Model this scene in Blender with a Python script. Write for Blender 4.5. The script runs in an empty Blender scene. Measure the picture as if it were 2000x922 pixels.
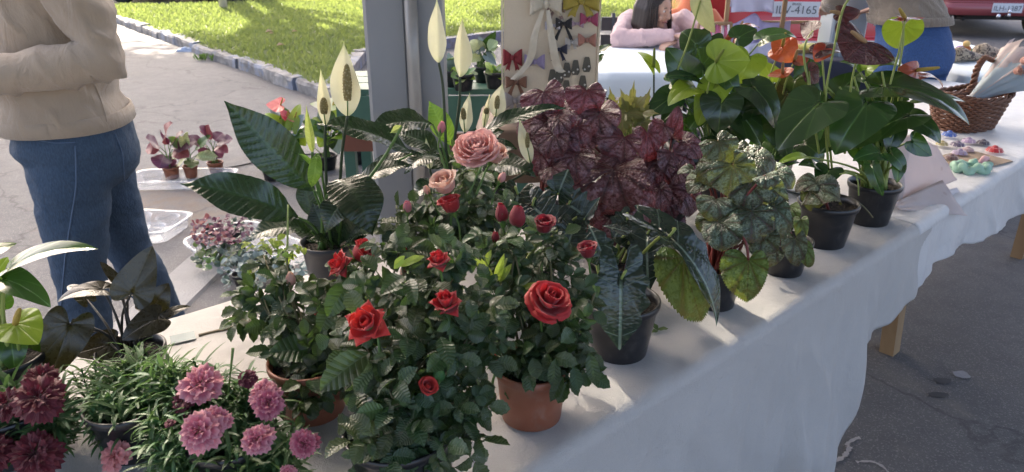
import bpy, bmesh, math, random
import numpy as np
from mathutils import Vector as V, Matrix as M
from mathutils import noise as mnoise
rnd = random.Random(7)
R = math.radians
SC = bpy.context.scene
COL = SC.collection
# ------------------------------------------------------------------ camera
PITCH = R(22.5); FPX = 1450.0; CAMH = 1.5
cam = bpy.data.cameras.new('camera'); camo = bpy.data.objects.new('camera', cam); COL.objects.link(camo)
camo.location = (0, 0, CAMH); camo.rotation_euler = (R(90) - PITCH, 0, 0)
cam.sensor_width = 36; cam.lens = FPX / 2000 * 36; cam.clip_start = .05; cam.clip_end = 400
cam.dof.use_dof = True; cam.dof.focus_distance = 1.6; cam.dof.aperture_fstop = 9.0
SC.camera = camo
# ------------------------------------------------------------------ world, sun, exposure
SUN_EL, SUN_AZ = 40, -27          # degrees above the horizon, degrees from +Y towards +X (sun is behind the stall, to the left)
wd = bpy.data.worlds.new('World'); SC.world = wd; wd.use_nodes = True
nt = wd.node_tree
sky = nt.nodes.new('ShaderNodeTexSky'); sky.sky_type = 'NISHITA'; sky.sun_disc = False
sky.sun_elevation = R(SUN_EL); sky.sun_rotation = R(SUN_AZ); sky.air_density = .6; sky.dust_density = 5.0; sky.ozone_density = .3
bg = nt.nodes['Background']; bg.inputs[1].default_value = 0.15
nt.links.new(sky.outputs[0], bg.inputs[0])
sl = bpy.data.lights.new('sun', 'SUN'); so = bpy.data.objects.new('sun', sl); COL.objects.link(so)
sl.energy = 4.5; sl.angle = R(.53); sl.color = (1, .93, .82)
sdir = V((math.sin(R(SUN_AZ)) * math.cos(R(SUN_EL)), math.cos(R(SUN_AZ)) * math.cos(R(SUN_EL)), math.sin(R(SUN_EL))))
so.rotation_euler = (-sdir).to_track_quat('-Z', 'Y').to_euler(); so.location = (0, 0, 20)
SC.view_settings.view_transform = 'Standard'; SC.view_settings.look = 'None'
SC.view_settings.gamma = 1; SC.view_settings.exposure = 2.25
try: SC.view_settings.use_white_balance = True; SC.view_settings.white_balance_temperature = 6950      # camera balanced for open shade
except Exception: pass
try: SC.view_settings.use_curve_mapping = False
except Exception: pass
SC.cycles.max_bounces = 8; SC.cycles.transparent_max_bounces = 8; SC.cycles.caustics_reflective = False; SC.cycles.caustics_refractive = False
SC.cycles.use_denoising = True
# ------------------------------------------------------------------ geometry helpers
CP, SP = math.cos(PITCH), math.sin(PITCH)
def at(px, py, d):                       # point of the place seen at a pixel of the photograph, d metres deep
    dx = (px - 1000) / FPX; dy = (461 - py) / FPX
    return V((dx * d, (CP + dy * SP) * d, CAMH + (-SP + dy * CP) * d))
def onz(px, py, z):
    dy = (461 - py) / FPX
    return at(px, py, (z - CAMH) / (-SP + dy * CP))
TH = .75                                  # table height
TD = V((.7396, .6730, 0)); TN = V((-.6730, .7396, 0)); TO = V((.015, .889, 0))
def tw(s, w, z=TH): return TO + TD * s + TN * w + V((0, 0, z))
def sw(p): q = p - TO; return q.dot(TD), q.dot(TN)
def lerp(a, b, t): return a + (b - a) * t
def smooth(t): t = max(0, min(1, t)); return t * t * (3 - 2 * t)
def interp(x, pts):
    if x <= pts[0][0]: return pts[0][1]
    for (a, b), (c, d) in zip(pts, pts[1:]):
        if x <= c: return b + (d - b) * (x - a) / (c - a)
    return pts[-1][1]
def catmull(pts, n):
    out = []; m = len(pts)
    for i in range(m - 1):
        p0 = pts[max(i - 1, 0)]; p1 = pts[i]; p2 = pts[i + 1]; p3 = pts[min(i + 2, m - 1)]
        for k in range(n):
            t = k / n
            out.append(.5 * ((2 * p1) + (p2 - p0) * t + (2 * p0 - 5 * p1 + 4 * p2 - p3) * t * t + (3 * p1 - p0 - 3 * p2 + p3) * t ** 3))
    out.append(pts[-1]); return out
class MB:                                  # collects faces, becomes ONE mesh
    def __init__(s): s.v = []; s.f = []; s.uv = []; s.mi = []; s.cur = 0
    def add(s, vs, fs, uvs=None):
        o = len(s.v); s.v += [tuple(p) for p in vs]
        s.uv += ([tuple(u) for u in uvs] if uvs else [(p[0], p[1]) for p in vs])
        s.f += [tuple(i + o for i in f) for f in fs]; s.mi += [s.cur] * len(fs)
    def grid(s, rows, closed=False, uvs=None, capA=False, capB=False):
        n = len(rows[0]); vs = [p for r in rows for p in r]; fs = []
        for i in range(len(rows) - 1):
            for j in range(n if closed else n - 1):
                k = (j + 1) % n; fs.append((i * n + j, i * n + k, (i + 1) * n + k, (i + 1) * n + j))
        if capA: fs.append(tuple(reversed(range(n))))
        if capB: fs.append(tuple(range((len(rows) - 1) * n, len(rows) * n)))
        s.add(vs, fs, [u for r in uvs for u in r] if uvs else None)
    def box(s, c, sx, sy, sz, ax=None):
        X, Y, Z = ax or (V((1, 0, 0)), V((0, 1, 0)), V((0, 0, 1))); c = V(c)
        vs = [c + X * (a * sx / 2) + Y * (b * sy / 2) + Z * (e * sz / 2) for a in (-1, 1) for b in (-1, 1) for e in (-1, 1)]
        s.add(vs, [(0, 1, 3, 2), (4, 6, 7, 5), (0, 4, 5, 1), (2, 3, 7, 6), (0, 2, 6, 4), (1, 5, 7, 3)])
    def tube(s, pts, r, n=6, caps=True):
        pts = [V(p) for p in pts]; m = len(pts)
        rr = r if isinstance(r, (list, tuple)) else [r] * m
        if len(rr) != m: rr = [interp(i / (m - 1) * (len(rr) - 1), list(enumerate(rr))) for i in range(m)]
        rows = []; prev = None
        for i, p in enumerate(pts):
            t = (pts[min(i + 1, m - 1)] - pts[max(i - 1, 0)])
            t = t.normalized() if t.length > 1e-9 else V((0, 0, 1))
            if prev is None: a = t.orthogonal().normalized()
            else:
                a = prev - t * prev.dot(t); a = a.normalized() if a.length > 1e-6 else t.orthogonal().normalized()
            prev = a; b = t.cross(a)
            rows.append([p + (a * math.cos(2 * math.pi * k / n) + b * math.sin(2 * math.pi * k / n)) * rr[i] for k in range(n)])
        s.grid(rows, True, [[(k / n, i / max(m - 1, 1)) for k in range(n)] for i in range(m)], caps, caps)
    def lathe(s, prof, n=32, c=V((0, 0, 0)), capA=False, capB=False):
        s.grid([[c + V((r * math.cos(2 * math.pi * k / n), r * math.sin(2 * math.pi * k / n), z)) for k in range(n)] for r, z in prof], True, None, capA, capB)
    def mesh(s, name, smooth_=True):
        me = bpy.data.meshes.new(name); me.from_pydata(s.v, [], s.f)
        ul = me.uv_layers.new(name='UVMap')
        li = np.empty(len(me.loops), np.int32); me.loops.foreach_get('vertex_index', li)
        ul.data.foreach_set('uv', np.array(s.uv, np.float32)[li].ravel())
        me.polygons.foreach_set('material_index', np.array(s.mi, np.int32))
        me.polygons.foreach_set('use_smooth', [smooth_] * len(me.polygons)); me.update()
        return me
def link(name, data, mat=None, parent=None, mtx=None):
    o = bpy.data.objects.new(name, data); COL.objects.link(o)
    if mat is not None and data is not None:
        if not isinstance(mat, (list, tuple)): mat = [mat]
        if len(data.materials) == 0:
            for m in mat: data.materials.append(m)
        elif data.materials[0] != mat[0]:
            o.material_slots[0].link = 'OBJECT'; o.material_slots[0].material = mat[0]
    W = mtx or M()
    if parent is not None:
        o.parent = parent; o.matrix_basis = WM[parent.name].inverted() @ W
    else: o.matrix_basis = W
    WM[o.name] = W.copy()
    return o
WM = {}
def obj(name, mb, mat, parent=None, mtx=None, sm=True): return link(name, mb.mesh(name, sm), mat, parent, mtx)
def tag(o, label, cat, group=None):
    o['label'] = label; o['category'] = cat
    if group: o['group'] = group
    return o
def thing(name, label, cat, loc=(0, 0, 0), group=None):
    return tag(link(name, None, None, None, M.Translation(V(loc))), label, cat, group)
def struct(name, mb, mat, sm=False):
    o = obj(name, mb, mat, None, None, sm); o['kind'] = 'structure'; return o
def frame(y, n):                            # rotation with local +Y along y and +Z near n
    y = y.normalized(); z = n - y * n.dot(y)
    z = z.normalized() if z.length > 1e-6 else y.orthogonal().normalized()
    x = y.cross(z); return M((x, y, z)).transposed()
def xf(loc, rot3, sx=1, sy=None, sz=None):
    sy = sx if sy is None else sy; sz = sx if sz is None else sz
    return M.Translation(V(loc)) @ rot3.to_4x4() @ M.Diagonal((sx, sy, sz, 1))
def remesh(mb, voxel, smooth_it=6, name='m'):
    me = mb.mesh('tmp'); o = bpy.data.objects.new('tmp', me); COL.objects.link(o)
    m = o.modifiers.new('r', 'REMESH'); m.mode = 'VOXEL'; m.voxel_size = voxel; m.use_smooth_shade = True
    if smooth_it:
        k = o.modifiers.new('s', 'SMOOTH'); k.iterations = smooth_it; k.factor = .5
    dg = bpy.context.evaluated_depsgraph_get(); out = bpy.data.meshes.new_from_object(o.evaluated_get(dg))
    out.name = name; bpy.data.objects.remove(o); bpy.data.meshes.remove(me)
    out.polygons.foreach_set('use_smooth', [True] * len(out.polygons))
    return out
# ------------------------------------------------------------------ materials
class E:                                     # tiny expression builder for shader math
    def __init__(s, T, k): s.T = T; s.k = k
    def _m(s, op, *a):
        n = s.T.nodes.new('ShaderNodeMath'); n.operation = op
        for i, v in enumerate((s,) + a):
            if isinstance(v, E): s.T.links.new(v.k, n.inputs[i])
            else: n.inputs[i].default_value = v
        return E(s.T, n.outputs[0])
    def __add__(s, o): return s._m('ADD', o)
    def __sub__(s, o): return s._m('SUBTRACT', o)
    def __mul__(s, o): return s._m('MULTIPLY', o)
    def __truediv__(s, o): return s._m('DIVIDE', o)
    def abs(s): return s._m('ABSOLUTE')
    def sin(s): return s._m('SINE')
    def fract(s): return s._m('FRACT')
    def pow(s, p): return s._m('POWER', p)
    def max(s, o): return s._m('MAXIMUM', o)
    def min(s, o): return s._m('MINIMUM', o)
    def atan2(s, o): return s._m('ARCTAN2', o)
    def sqrt(s): return s._m('SQRT')
    def step(s, a, b):                       # smoothstep a..b -> 0..1
        n = s.T.nodes.new('ShaderNodeMapRange'); n.interpolation_type = 'SMOOTHSTEP'
        s.T.links.new(s.k, n.inputs[0]); n.inputs[1].default_value = a; n.inputs[2].default_value = b
        n.inputs[3].default_value = 0; n.inputs[4].default_value = 1; return E(s.T, n.outputs[0])
class Mt:
    def __init__(s, name, base=(.5, .5, .5), rough=.5, **kw):
        s.m = bpy.data.materials.new(name); s.m.use_nodes = True; s.T = s.m.node_tree; s.b = s.T.nodes['Principled BSDF']
        s.b.inputs['Base Color'].default_value = (*base, 1); s.b.inputs['Roughness'].default_value = rough
        for k, v in kw.items(): s.set(k.replace('_', ' '), v)
    def set(s, k, v):
        i = s.b.inputs[k]
        if isinstance(v, E): s.T.links.new(v.k, i)
        elif hasattr(v, 'is_output'): s.T.links.new(v, i)
        else: i.default_value = (*v, 1) if isinstance(v, tuple) and len(v) == 3 and len(i.default_value) == 4 else v
    def uv(s):
        n = s.T.nodes.new('ShaderNodeUVMap'); n.uv_map = 'UVMap'
        x = s.T.nodes.new('ShaderNodeSeparateXYZ'); s.T.links.new(n.outputs[0], x.inputs[0]); return E(s.T, x.outputs[0]), E(s.T, x.outputs[1])
    def pos(s, kind='Object'):
        n = s.T.nodes.new('ShaderNodeTexCoord'); return n.outputs[kind]
    def wpos(s): return s.T.nodes.new('ShaderNodeNewGeometry').outputs['Position']
    def rand(s): return E(s.T, s.T.nodes.new('ShaderNodeObjectInfo').outputs['Random'])
    def noise(s, scale, detail=3, vec=None, rough=.55, dist=0, sc3=None):
        n = s.T.nodes.new('ShaderNodeTexNoise'); n.inputs['Scale'].default_value = scale; n.inputs['Detail'].default_value = detail
        n.inputs['Roughness'].default_value = rough; n.inputs['Distortion'].default_value = dist
        vec = vec or s.pos()
        if sc3:
            mp = s.T.nodes.new('ShaderNodeMapping'); mp.inputs['Scale'].default_value = sc3; s.T.links.new(vec, mp.inputs[0]); vec = mp.outputs[0]
        s.T.links.new(vec, n.inputs[0]); return E(s.T, n.outputs[0])
    def voro(s, scale, vec=None, out=0, feat='F1'):
        n = s.T.nodes.new('ShaderNodeTexVoronoi'); n.feature = feat; n.inputs['Scale'].default_value = scale
        s.T.links.new(vec or s.pos(), n.inputs[0]); return E(s.T, n.outputs[out])
    def mix(s, f, a, b):
        n = s.T.nodes.new('ShaderNodeMix'); n.data_type = 'RGBA'
        for i, v in ((0, f), (6, a), (7, b)):
            if isinstance(v, E): s.T.links.new(v.k, n.inputs[i])
            elif hasattr(v, 'is_output'): s.T.links.new(v, n.inputs[i])
            else: n.inputs[i].default_value = (*v, 1) if isinstance(v, tuple) else v
        return n.outputs[2]
    def hsv(s, col, h=.5, sa=1., v=1.):
        n = s.T.nodes.new('ShaderNodeHueSaturation')
        for i, k in ((0, h), (1, sa), (2, v)):
            if isinstance(k, E): s.T.links.new(k.k, n.inputs[i])
            else: n.inputs[i].default_value = k
        if hasattr(col, 'is_output'): s.T.links.new(col, n.inputs[4])
        else: n.inputs[4].default_value = (*col, 1)
        return n.outputs[0]
    def bump(s, h, strength=.3, dist=.005):
        n = s.T.nodes.new('ShaderNodeBump'); n.inputs['Strength'].default_value = strength; n.inputs['Distance'].default_value = dist
        s.T.links.new(h.k, n.inputs['Height']); s.T.links.new(n.outputs[0], s.b.inputs['Normal']); return n
    def transl(s, col, f=.3):                # light passing through a thin blade, petal or sheet
        t = s.T.nodes.new('ShaderNodeBsdfTranslucent'); mx = s.T.nodes.new('ShaderNodeMixShader'); mx.inputs[0].default_value = f
        if hasattr(col, 'is_output'): s.T.links.new(col, t.inputs[0])
        else: t.inputs[0].default_value = (*col, 1)
        out = s.T.nodes['Material Output']; s.T.links.new(s.b.outputs[0], mx.inputs[1]); s.T.links.new(t.outputs[0], mx.inputs[2]); s.T.links.new(mx.outputs[0], out.inputs[0])
    def facing(s): return E(s.T, s.T.nodes.new('ShaderNodeNewGeometry').outputs['Backfacing'])
def plain(name, base, rough=.6, var=.12, scale=30, bump=0, **kw):
    m = Mt(name, base, rough, **kw); n = m.noise(scale, 4)
    m.set('Base Color', m.hsv(base, .5, 1, n * (2 * var) + (1 - var)))
    m.set('Roughness', n * .2 + (rough - .1))
    if bump: m.bump(n, bump, .003)
    return m.m
def leafmat(name, base, vein, pattern, rough=.35, tl=.25, tcol=None, N=16, k=.6, vw=.12, back=None, hv=.03, vv=.3, extra=None, bumpd=.002, coat=0.):
    m = Mt(name, base, rough); x, y = m.uv(); ax = x.abs(); r = m.rand()
    mid = ax.step(.022, .006)
    if pattern == 'pinnate':
        lat = ((y - ax * k + ax * ax * .4) * N).fract(); d = (lat - .5).abs(); ln = d.step(vw, vw * .25) * ax.step(.0, .03)
        relief = d
    elif pattern == 'radial':
        ang = x.atan2(y); rad = (x * x + y * y).sqrt()
        d = ((ang * (N / 6.2832)).fract() - .5).abs(); ln = d.step(vw, vw * .2) * rad.step(0, .1); relief = d
        mid = ax.step(.02, .005) * y.step(-.02, .02)
    else: ln = mid * 0.; relief = ax
    if extra: relief = relief + m.voro(20).step(.7, .1) * .5
    vn = mid.max(ln if extra or pattern != 'radial' else ln * .35)
    nz = m.noise(9, 3)
    col = m.mix(vn * .8, base, vein)
    if extra: col = extra(m, x, y, col, vn, d if pattern != 'none' else ax, nz)
    col = m.hsv(col, r * (2 * hv) + (.5 - hv), 1, nz * vv + (1 - vv / 2) + (r - .5) * .25)
    if back: col = m.mix(m.facing(), col, back)
    m.set('Base Color', col); m.set('Roughness', nz * .16 + (rough - .08))
    m.set('Specular IOR Level', .5)
    if coat: m.set('Coat Weight', coat); m.set('Coat Roughness', .15)
    m.bump((relief * 1. + nz * .4) - vn * .4, .5, bumpd)
    if tl: m.transl(tcol or tuple(min(1, c * 2.2) for c in base), tl)
    return m.m
# ------------------------------------------------------------------ setting materials
def mat_asphalt():
    m = Mt('asphalt', (.1, .1, .1), .85); p = m.wpos()
    fine = m.voro(260, p); sp = m.voro(240, p, 1); big = m.noise(.7, 4, p); mid = m.noise(9, 4, p, .7)
    n = m.T.nodes.new('ShaderNodeSeparateColor'); m.T.links.new(sp.k, n.inputs[0]); rv = E(m.T, n.outputs[0])
    light = rv.step(.82, .95)
    c = m.mix(big.step(.3, .75), (.1, .1, .105), (.145, .14, .14))
    c = m.mix(mid.step(.35, .75) * .5, c, (.085, .085, .09)); c = m.mix(light * .4, c, (.3, .29, .28))
    tar = m.noise(2.2, 2, p).step(.70, .74); c = m.mix(tar * .5, c, (.05, .05, .055))
    dirt = m.noise(1.3, 5, p, .65, 1.).step(.55, .75); c = m.mix(dirt * .5, c, (.2, .17, .14))
    vd = m.T.nodes.new('ShaderNodeVectorMath'); vd.operation = 'DISTANCE'; m.T.links.new(p, vd.inputs[0]); vd.inputs[1].default_value = onz(330, 405, 0); spill = (E(m.T, vd.outputs['Value']) + m.noise(3, 5, p, .7) * 1.4).step(1.45, .95)
    c = m.mix(spill * m.noise(7, 5, p, .7).step(.3, .65) * .7, c, (.17, .12, .085))
    ck = m.T.nodes.new('ShaderNodeTexVoronoi'); ck.feature = 'DISTANCE_TO_EDGE'; ck.inputs['Scale'].default_value = .55; wv = m.T.nodes.new('ShaderNodeVectorMath'); wv.operation = 'ADD'; m.T.links.new(p, wv.inputs[0]); wn = m.T.nodes.new('ShaderNodeTexNoise'); wn.inputs['Scale'].default_value = 2.5; wn.inputs['Detail'].default_value = 5; m.T.links.new(p, wn.inputs[0]); m.T.links.new(wn.outputs[1], wv.inputs[1]); m.T.links.new(wv.outputs[0], ck.inputs[0])
    c = m.mix(E(m.T, ck.outputs[0]).step(.012, .002) * .6, c, (.05, .05, .052))
    m.set('Base Color', c); m.bump(fine * .6 + mid * .6, .7, .006); m.set('Roughness', mid * .3 + .62); return m.m
A_ASPHALT = mat_asphalt()
def mat_lawn():
    m = Mt('lawn_grass', (.08, .15, .03), .8); p = m.wpos(); n = m.noise(1.2, 5, p); f = m.noise(40, 3, p)
    c = m.mix(n.step(.35, .7), (.11, .15, .045), (.19, .21, .075)); c = m.mix(f.step(.5, .8) * .5, c, (.2, .17, .07))
    m.set('Base Color', c); m.bump(f, .8, .02); return m.m
def mat_blade():
    m = Mt('grass_blade', (.1, .2, .03), .6); p = m.wpos(); n = m.noise(1.5, 4, p); f = m.noise(25, 2, p)
    c = m.mix(n.step(.35, .7), (.11, .15, .05), (.22, .24, .09)); c = m.mix(f.step(.62, .8) * .5, c, (.28, .24, .1))
    m.set('Base Color', c); m.transl((.3, .38, .1), .35); return m.m
def mat_concrete(name, base, var=.25):
    m = Mt(name, base, .85); p = m.wpos(); n = m.noise(6, 6, p, .65); f = m.voro(90, p)
    c = m.hsv(base, .5, 1, n * (2 * var) + (1 - var)); m.set('Base Color', c); m.bump(n + f * .3, .6, .01); return m.m
def mat_kerb():
    m = Mt('kerb_concrete', (.3, .3, .3), .85); p = m.wpos(); n = m.noise(6, 6, p, .65); b = m.noise(2.6, 5, p, .7).step(.52, .62)
    c = m.mix(n.step(.25, .8), (.12, .115, .11), (.38, .36, .34)); c = m.mix(b * .5, c, (.22, .28, .4)); m.set('Base Color', c); m.bump(n, .7, .015); return m.m
K_WOOD = None
def mat_wood(name, a, b, scale=1.):
    m = Mt(name, a, .6); n = m.noise(6 * scale, 5, None, .6, .6, (1, 1, .08)); m.set('Base Color', m.mix(n.step(.3, .75), a, b)); m.bump(n, .4, .002); return m.m
M_WOOD = mat_wood('pale_wood', (.36, .23, .12), (.24, .14, .07))
M_POST = plain('grey_painted_steel', (.27, .285, .30), .5, .06, 5, .05)
M_PIPE = plain('worn_steel_pipe', (.36, .345, .32), .42, .18, 14, .1, Metallic=.35)
M_BLUEGREY = plain('blue_grey_steel', (.33, .39, .44), .45, .05, 5)
def fabric(name, base, rough=.85, scale=300, var=.08, bs=.25, tl=0, big=None):
    m = Mt(name, base, rough); n = m.noise(scale, 2); g = m.noise(4, 4)
    m.set('Base Color', m.hsv(base, .5, 1, g * (2 * var) + (1 - var) + (n - .5) * .12)); m.set('Sheen Weight', .15)
    m.bump(n * .5 + g * (big or .2), bs, .004)
    if tl: m.transl(base, tl)
    return m.m
# ------------------------------------------------------------------ ground, lawn, kerb
mb = MB(); G = 120
mb.add([V((-G, -G, 0)), V((G, -G, 0)), V((G, G, 0)), V((-G, G, 0))], [(0, 1, 2, 3)]); struct('asphalt_ground', mb, A_ASPHALT)
KA, KB = V((-1.62, 6.85, 0)), V((-8.2, 15.05, 0))
lawn = [V((-1.75, 7.02, .105)), V((-1.9, 9.2, .1)), V((-.58, 10.7, .1)), V((1.7, 12.8, .1)), V((6, 16, .1)), V((12, 30, .1)), V((2, 34, .1)), V((-4.4, 17.7, .1)), V((-5.7, 15.7, .1)), V((-8.3, 15.2, .1))]
mb = MB(); mb.add(lawn + [V((p.x, p.y, .0)) for p in lawn], [tuple(range(10))] + [(i, i + 10, (i + 1) % 10 + 10, (i + 1) % 10) for i in range(10)]); struct('lawn', mb, mat_lawn())
def inpoly(x, y, poly):
    c = False; j = len(poly) - 1
    for i in range(len(poly)):
        a, b = poly[i], poly[j]
        if (a.y > y) != (b.y > y) and x < (b.x - a.x) * (y - a.y) / (b.y - a.y) + a.x: c = not c
        j = i
    return c
def grass_mesh(n, poly, box, h0, h1, z, seed, dens=None):
    g = np.random.default_rng(seed); vs = []; fs = []
    xs = g.uniform(box[0], box[1], n); ys = box[2] + (box[3] - box[2]) * g.random(n) ** 1.5
    for x, y in zip(xs, ys):
        if not inpoly(x, y, poly): continue
        if dens and mnoise.noise(V((x * 2, y * 2, 0))) < dens: continue
        a = g.uniform(0, 6.28); h = g.uniform(h0, h1); w = h * .13 + .001 * y; l = g.normal(0, h * .45, 2); i = len(vs)
        vs += [(x - w * math.cos(a), y - w * math.sin(a), z), (x + w * math.cos(a), y + w * math.sin(a), z), (x + l[0], y + l[1], z + h)]; fs.append((i, i + 1, i + 2))
    me = bpy.data.meshes.new('grass'); me.from_pydata(vs, [], fs); me.uv_layers.new(name='UVMap'); return me
M_BLADE = mat_blade()
o = link('grass', grass_mesh(150000, lawn, (-8.5, 6, 7, 22), .03, .075, .098, 3), M_BLADE); o['kind'] = 'stuff'; tag(o, 'short green lawn grass, part sunlit and part shaded', 'grass')
kerb = link('kerb', None); kerb['kind'] = 'structure'
M_KERB = mat_kerb(); L = (KB - KA).length; kd = (KB - KA).normalized(); kn = V((kd.y, -kd.x, 0)); nk = 13
for i in range(nk):
    b = MB(); g = random.Random(i); a0 = KA + kd * (L * i / nk + .008) + kn * g.uniform(-.02, .02) + V((0, 0, g.uniform(-.025, .01))); l = L / nk - .016 - g.uniform(0, .03); rows = []
    prof = [(-.075, -.02), (-.078, .085), (-.06, .115), (.05, .122), (.075, .1), (.08, -.02)]
    for k in range(8):
        c = a0 + kd * (l * k / 7); rows.append([c + kn * (u + .03 * mnoise.noise((c + V((u * 9, 0, z))) * 5)) + V((0, 0, z + (.015 * mnoise.noise((c + V((u, 5, 0))) * 4) if z > 0 else 0))) for u, z in prof])
    b.grid(rows, False, None, True, True); obj('kerb_stone', b, M_KERB, kerb, None, False)
kerb2 = link('lawn_edging', None); kerb2['kind'] = 'structure'; ed = [V((-1.9, 9.2, 0)), V((-.58, 10.7, 0)), V((1.7, 12.8, 0)), V((4, 14.5, 0))]
for p, q in [(KA + V((-.1, .05, 0)), V((-1.85, 9.1, 0)))] + list(zip(ed, ed[1:])):
    n_ = max(1, int((q - p).length / .9)); d_ = (q - p).normalized(); 
    for i in range(n_):
        b = MB(); c = p + (q - p) * ((i + .5) / n_); b.box(c + V((0, 0, .06)), .16, (q - p).length / n_ - .014, .14, (V((d_.y, -d_.x, 0)), d_, V((0, 0, 1)))); obj('kerb_stone', b, M_KERB, kerb2, None, False)
# pale concrete strip set in the ground, dirt between plants
cs0, cs1 = onz(255, 655, 0), onz(415, 505, 0); b = MB(); d_ = (cs1 - cs0).normalized(); n_ = V((d_.y, -d_.x, 0)) * .11
b.add([cs0 - d_ * .8 + n_ + V((0, 0, .012)), cs1 + d_ * .1 + n_ + V((0, 0, .012)), cs1 + d_ * .1 - n_ + V((0, 0, .012)), cs0 - d_ * .8 - n_ + V((0, 0, .012)),
       cs0 - d_ * .8 + n_ * 1.1, cs1 + d_ * .1 + n_ * 1.1, cs1 + d_ * .1 - n_ * 1.1, cs0 - d_ * .8 - n_ * 1.1], [(0, 1, 2, 3), (0, 4, 5, 1), (1, 5, 6, 2), (2, 6, 7, 3), (3, 7, 4, 0)])
struct('concrete_strip', b, mat_concrete('pale_concrete', (.27, .265, .26)))
def patch(name, c, rx, ry, z, mat, seed, n=40, rot=0):
    b = MB(); g = random.Random(seed); pts = []
    for i in range(n):
        a = 2 * math.pi * i / n; r = 1 + .3 * mnoise.noise(V((math.cos(a) * 1.5, math.sin(a) * 1.5, seed))); x, y = rx * r * math.cos(a), ry * r * math.sin(a)
        pts.append(V((c[0] + x * math.cos(rot) - y * math.sin(rot), c[1] + x * math.sin(rot) + y * math.cos(rot), z)))
    b.add(pts, [tuple(range(n))]); return struct(name, b, mat)
patch('tar_spot', onz(1840, 745, 0), .03, .02, .004, plain('tar', (.03, .03, .033), .5), 11)
patch('tar_spot', onz(1832, 772, 0), .035, .014, .004, bpy.data.materials['tar'], 12)
patch('ground_stain', onz(1878, 733, 0), .03, .025, .004, mat_concrete('chalk_mark', (.24, .25, .27)), 13)
def streak(pts, w, mat, seed):
    P = catmull([onz(x, y, 0) + V((0, 0, .004)) for x, y in pts], 8); g = random.Random(seed); rows = []
    for i, p in enumerate(P):
        t = (P[min(i + 1, len(P) - 1)] - P[max(i - 1, 0)]).normalized(); s = V((t.y, -t.x, 0)) * w * g.uniform(.4, 1.3); rows.append([p + s, p - s])
    b = MB(); b.grid(rows); return struct('chalk_streak', b, mat)
M_CHALK = mat_concrete('pale_spill', (.36, .34, .33), .4)
streak([(1622, 905), (1645, 895), (1658, 878), (1655, 868), (1672, 858), (1680, 857)], .008, M_CHALK, 1); streak([(1672, 904), (1700, 903), (1722, 912), (1735, 925)], .005, M_CHALK, 2)
# ------------------------------------------------------------------ canopy over the stall and its posts
cn = thing('market_canopy', 'white fabric market canopy roof above the flower stall', 'canopy', (0.3, 1.9, 2.55))
M_CANOPY = fabric('canopy_fabric', (.5, .5, .48), .8, 200, .04, .2)
def roof(x0, x1, y0, y1, z0, z1, parent):
    b = MB(); cx, cy = (x0 + x1) / 2, (y0 + y1) / 2; n = 12; rows = []
    for i in range(n + 1):
        r = []
        for j in range(n + 1):
            x, y = lerp(x0, x1, i / n), lerp(y0, y1, j / n); k = 1 - max(abs(x - cx) / (x1 - x0), abs(y - cy) / (y1 - y0)) * 2
            r.append(tw(x, y, z0 + (z1 - z0) * k - .12 * math.sin(math.pi * k)))
        rows.append(r)
    b.grid(rows); e = [(x0, y0), (x1, y0), (x1, y1), (x0, y1)]
    obj('roof_sheet', b, M_CANOPY, parent)
    for (ax, ay), (bx, by) in zip(e, e[1:] + e[:1]):
        v = MB(); rows = [[tw(lerp(ax, bx, i / 10), lerp(ay, by, i / 10), z0 - .004 - .15 * k) for k in (0, 1)] for i in range(11)]; v.grid(rows); obj('valance', v, M_CANOPY, parent)
roof(-2.6, 4.6, -1.6, 1.45, 2.5, 3.1, cn)
def post(px0, px1, ptop, d, name, label, mat, depth, pipe=None, zt=2.6):
    p0 = at(px0, ptop, d); p1 = at(px1, ptop, d); w = p1.x - p0.x; x = (p0.x + p1.x) / 2; y = p0.y + depth / 2
    t = thing(name, label, 'post', (x, y, 0)); b = MB(); e = .012; h = w / 2; k = depth / 2
    prof = [(-h, k), (-h, -k + e), (-h + e, -k), (h - e, -k), (h, -k + e), (h, k)]
    b.grid([[V((x + a, y + c, z)) for a, c in prof] for z in (0, .6, 1.2, 1.8, zt)], True, None, True, True); obj('column', b, mat, t, None, False)
    f = MB(); f.box((x, y, .01), w + .1, depth + .1, .02); obj('base_plate', f, mat, t, None, False)
    return t, x, y
t, x, y = post(710, 864, 60, 2.32, 'canopy_post', 'wide grey steel canopy post with a pipe down its face', M_POST, .12)
yf = y - .06; b = MB(); px_ = at(805, 60, 2.3).x
b.tube([(px_, yf - .026, z) for z in (.1, .7, 1.1, 1.345)], .0205, 14); pipe = obj('pipe', b, M_PIPE, t)
c = MB(); c.tube([(px_, yf - .026, 1.338), (px_, yf - .026, 1.365)], .0255, 14); c.box((px_ + .014, yf - .034, 1.366), .088, .034, .026); c.tube([(px_ + .02, yf - .03, 1.37), (px_ + .02, yf - .03, 1.45)], .007, 8); obj('pipe_cap', c, M_POST, pipe)
for z in (.45,):
    c = MB(); c.box((px_, yf - .024, z), .062, .052, .02); obj('bracket', c, M_POST, pipe, None, False)
s_ = MB(); s_.box((px_ - .033, yf - .004, 1.3), .01, .006, 2.4); obj('seam', s_, M_POST, t, None, False)
t, x, y = post(1632, 1702, 10, 4.6, 'canopy_post', 'blue-grey steel canopy post beside the red hatchback', M_BLUEGREY, .2)
c = MB(); c.box((x - .03, y - .112, 1.3), .03, .022, 2.5); obj('seam', c, M_BLUEGREY, t, None, False)
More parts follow.
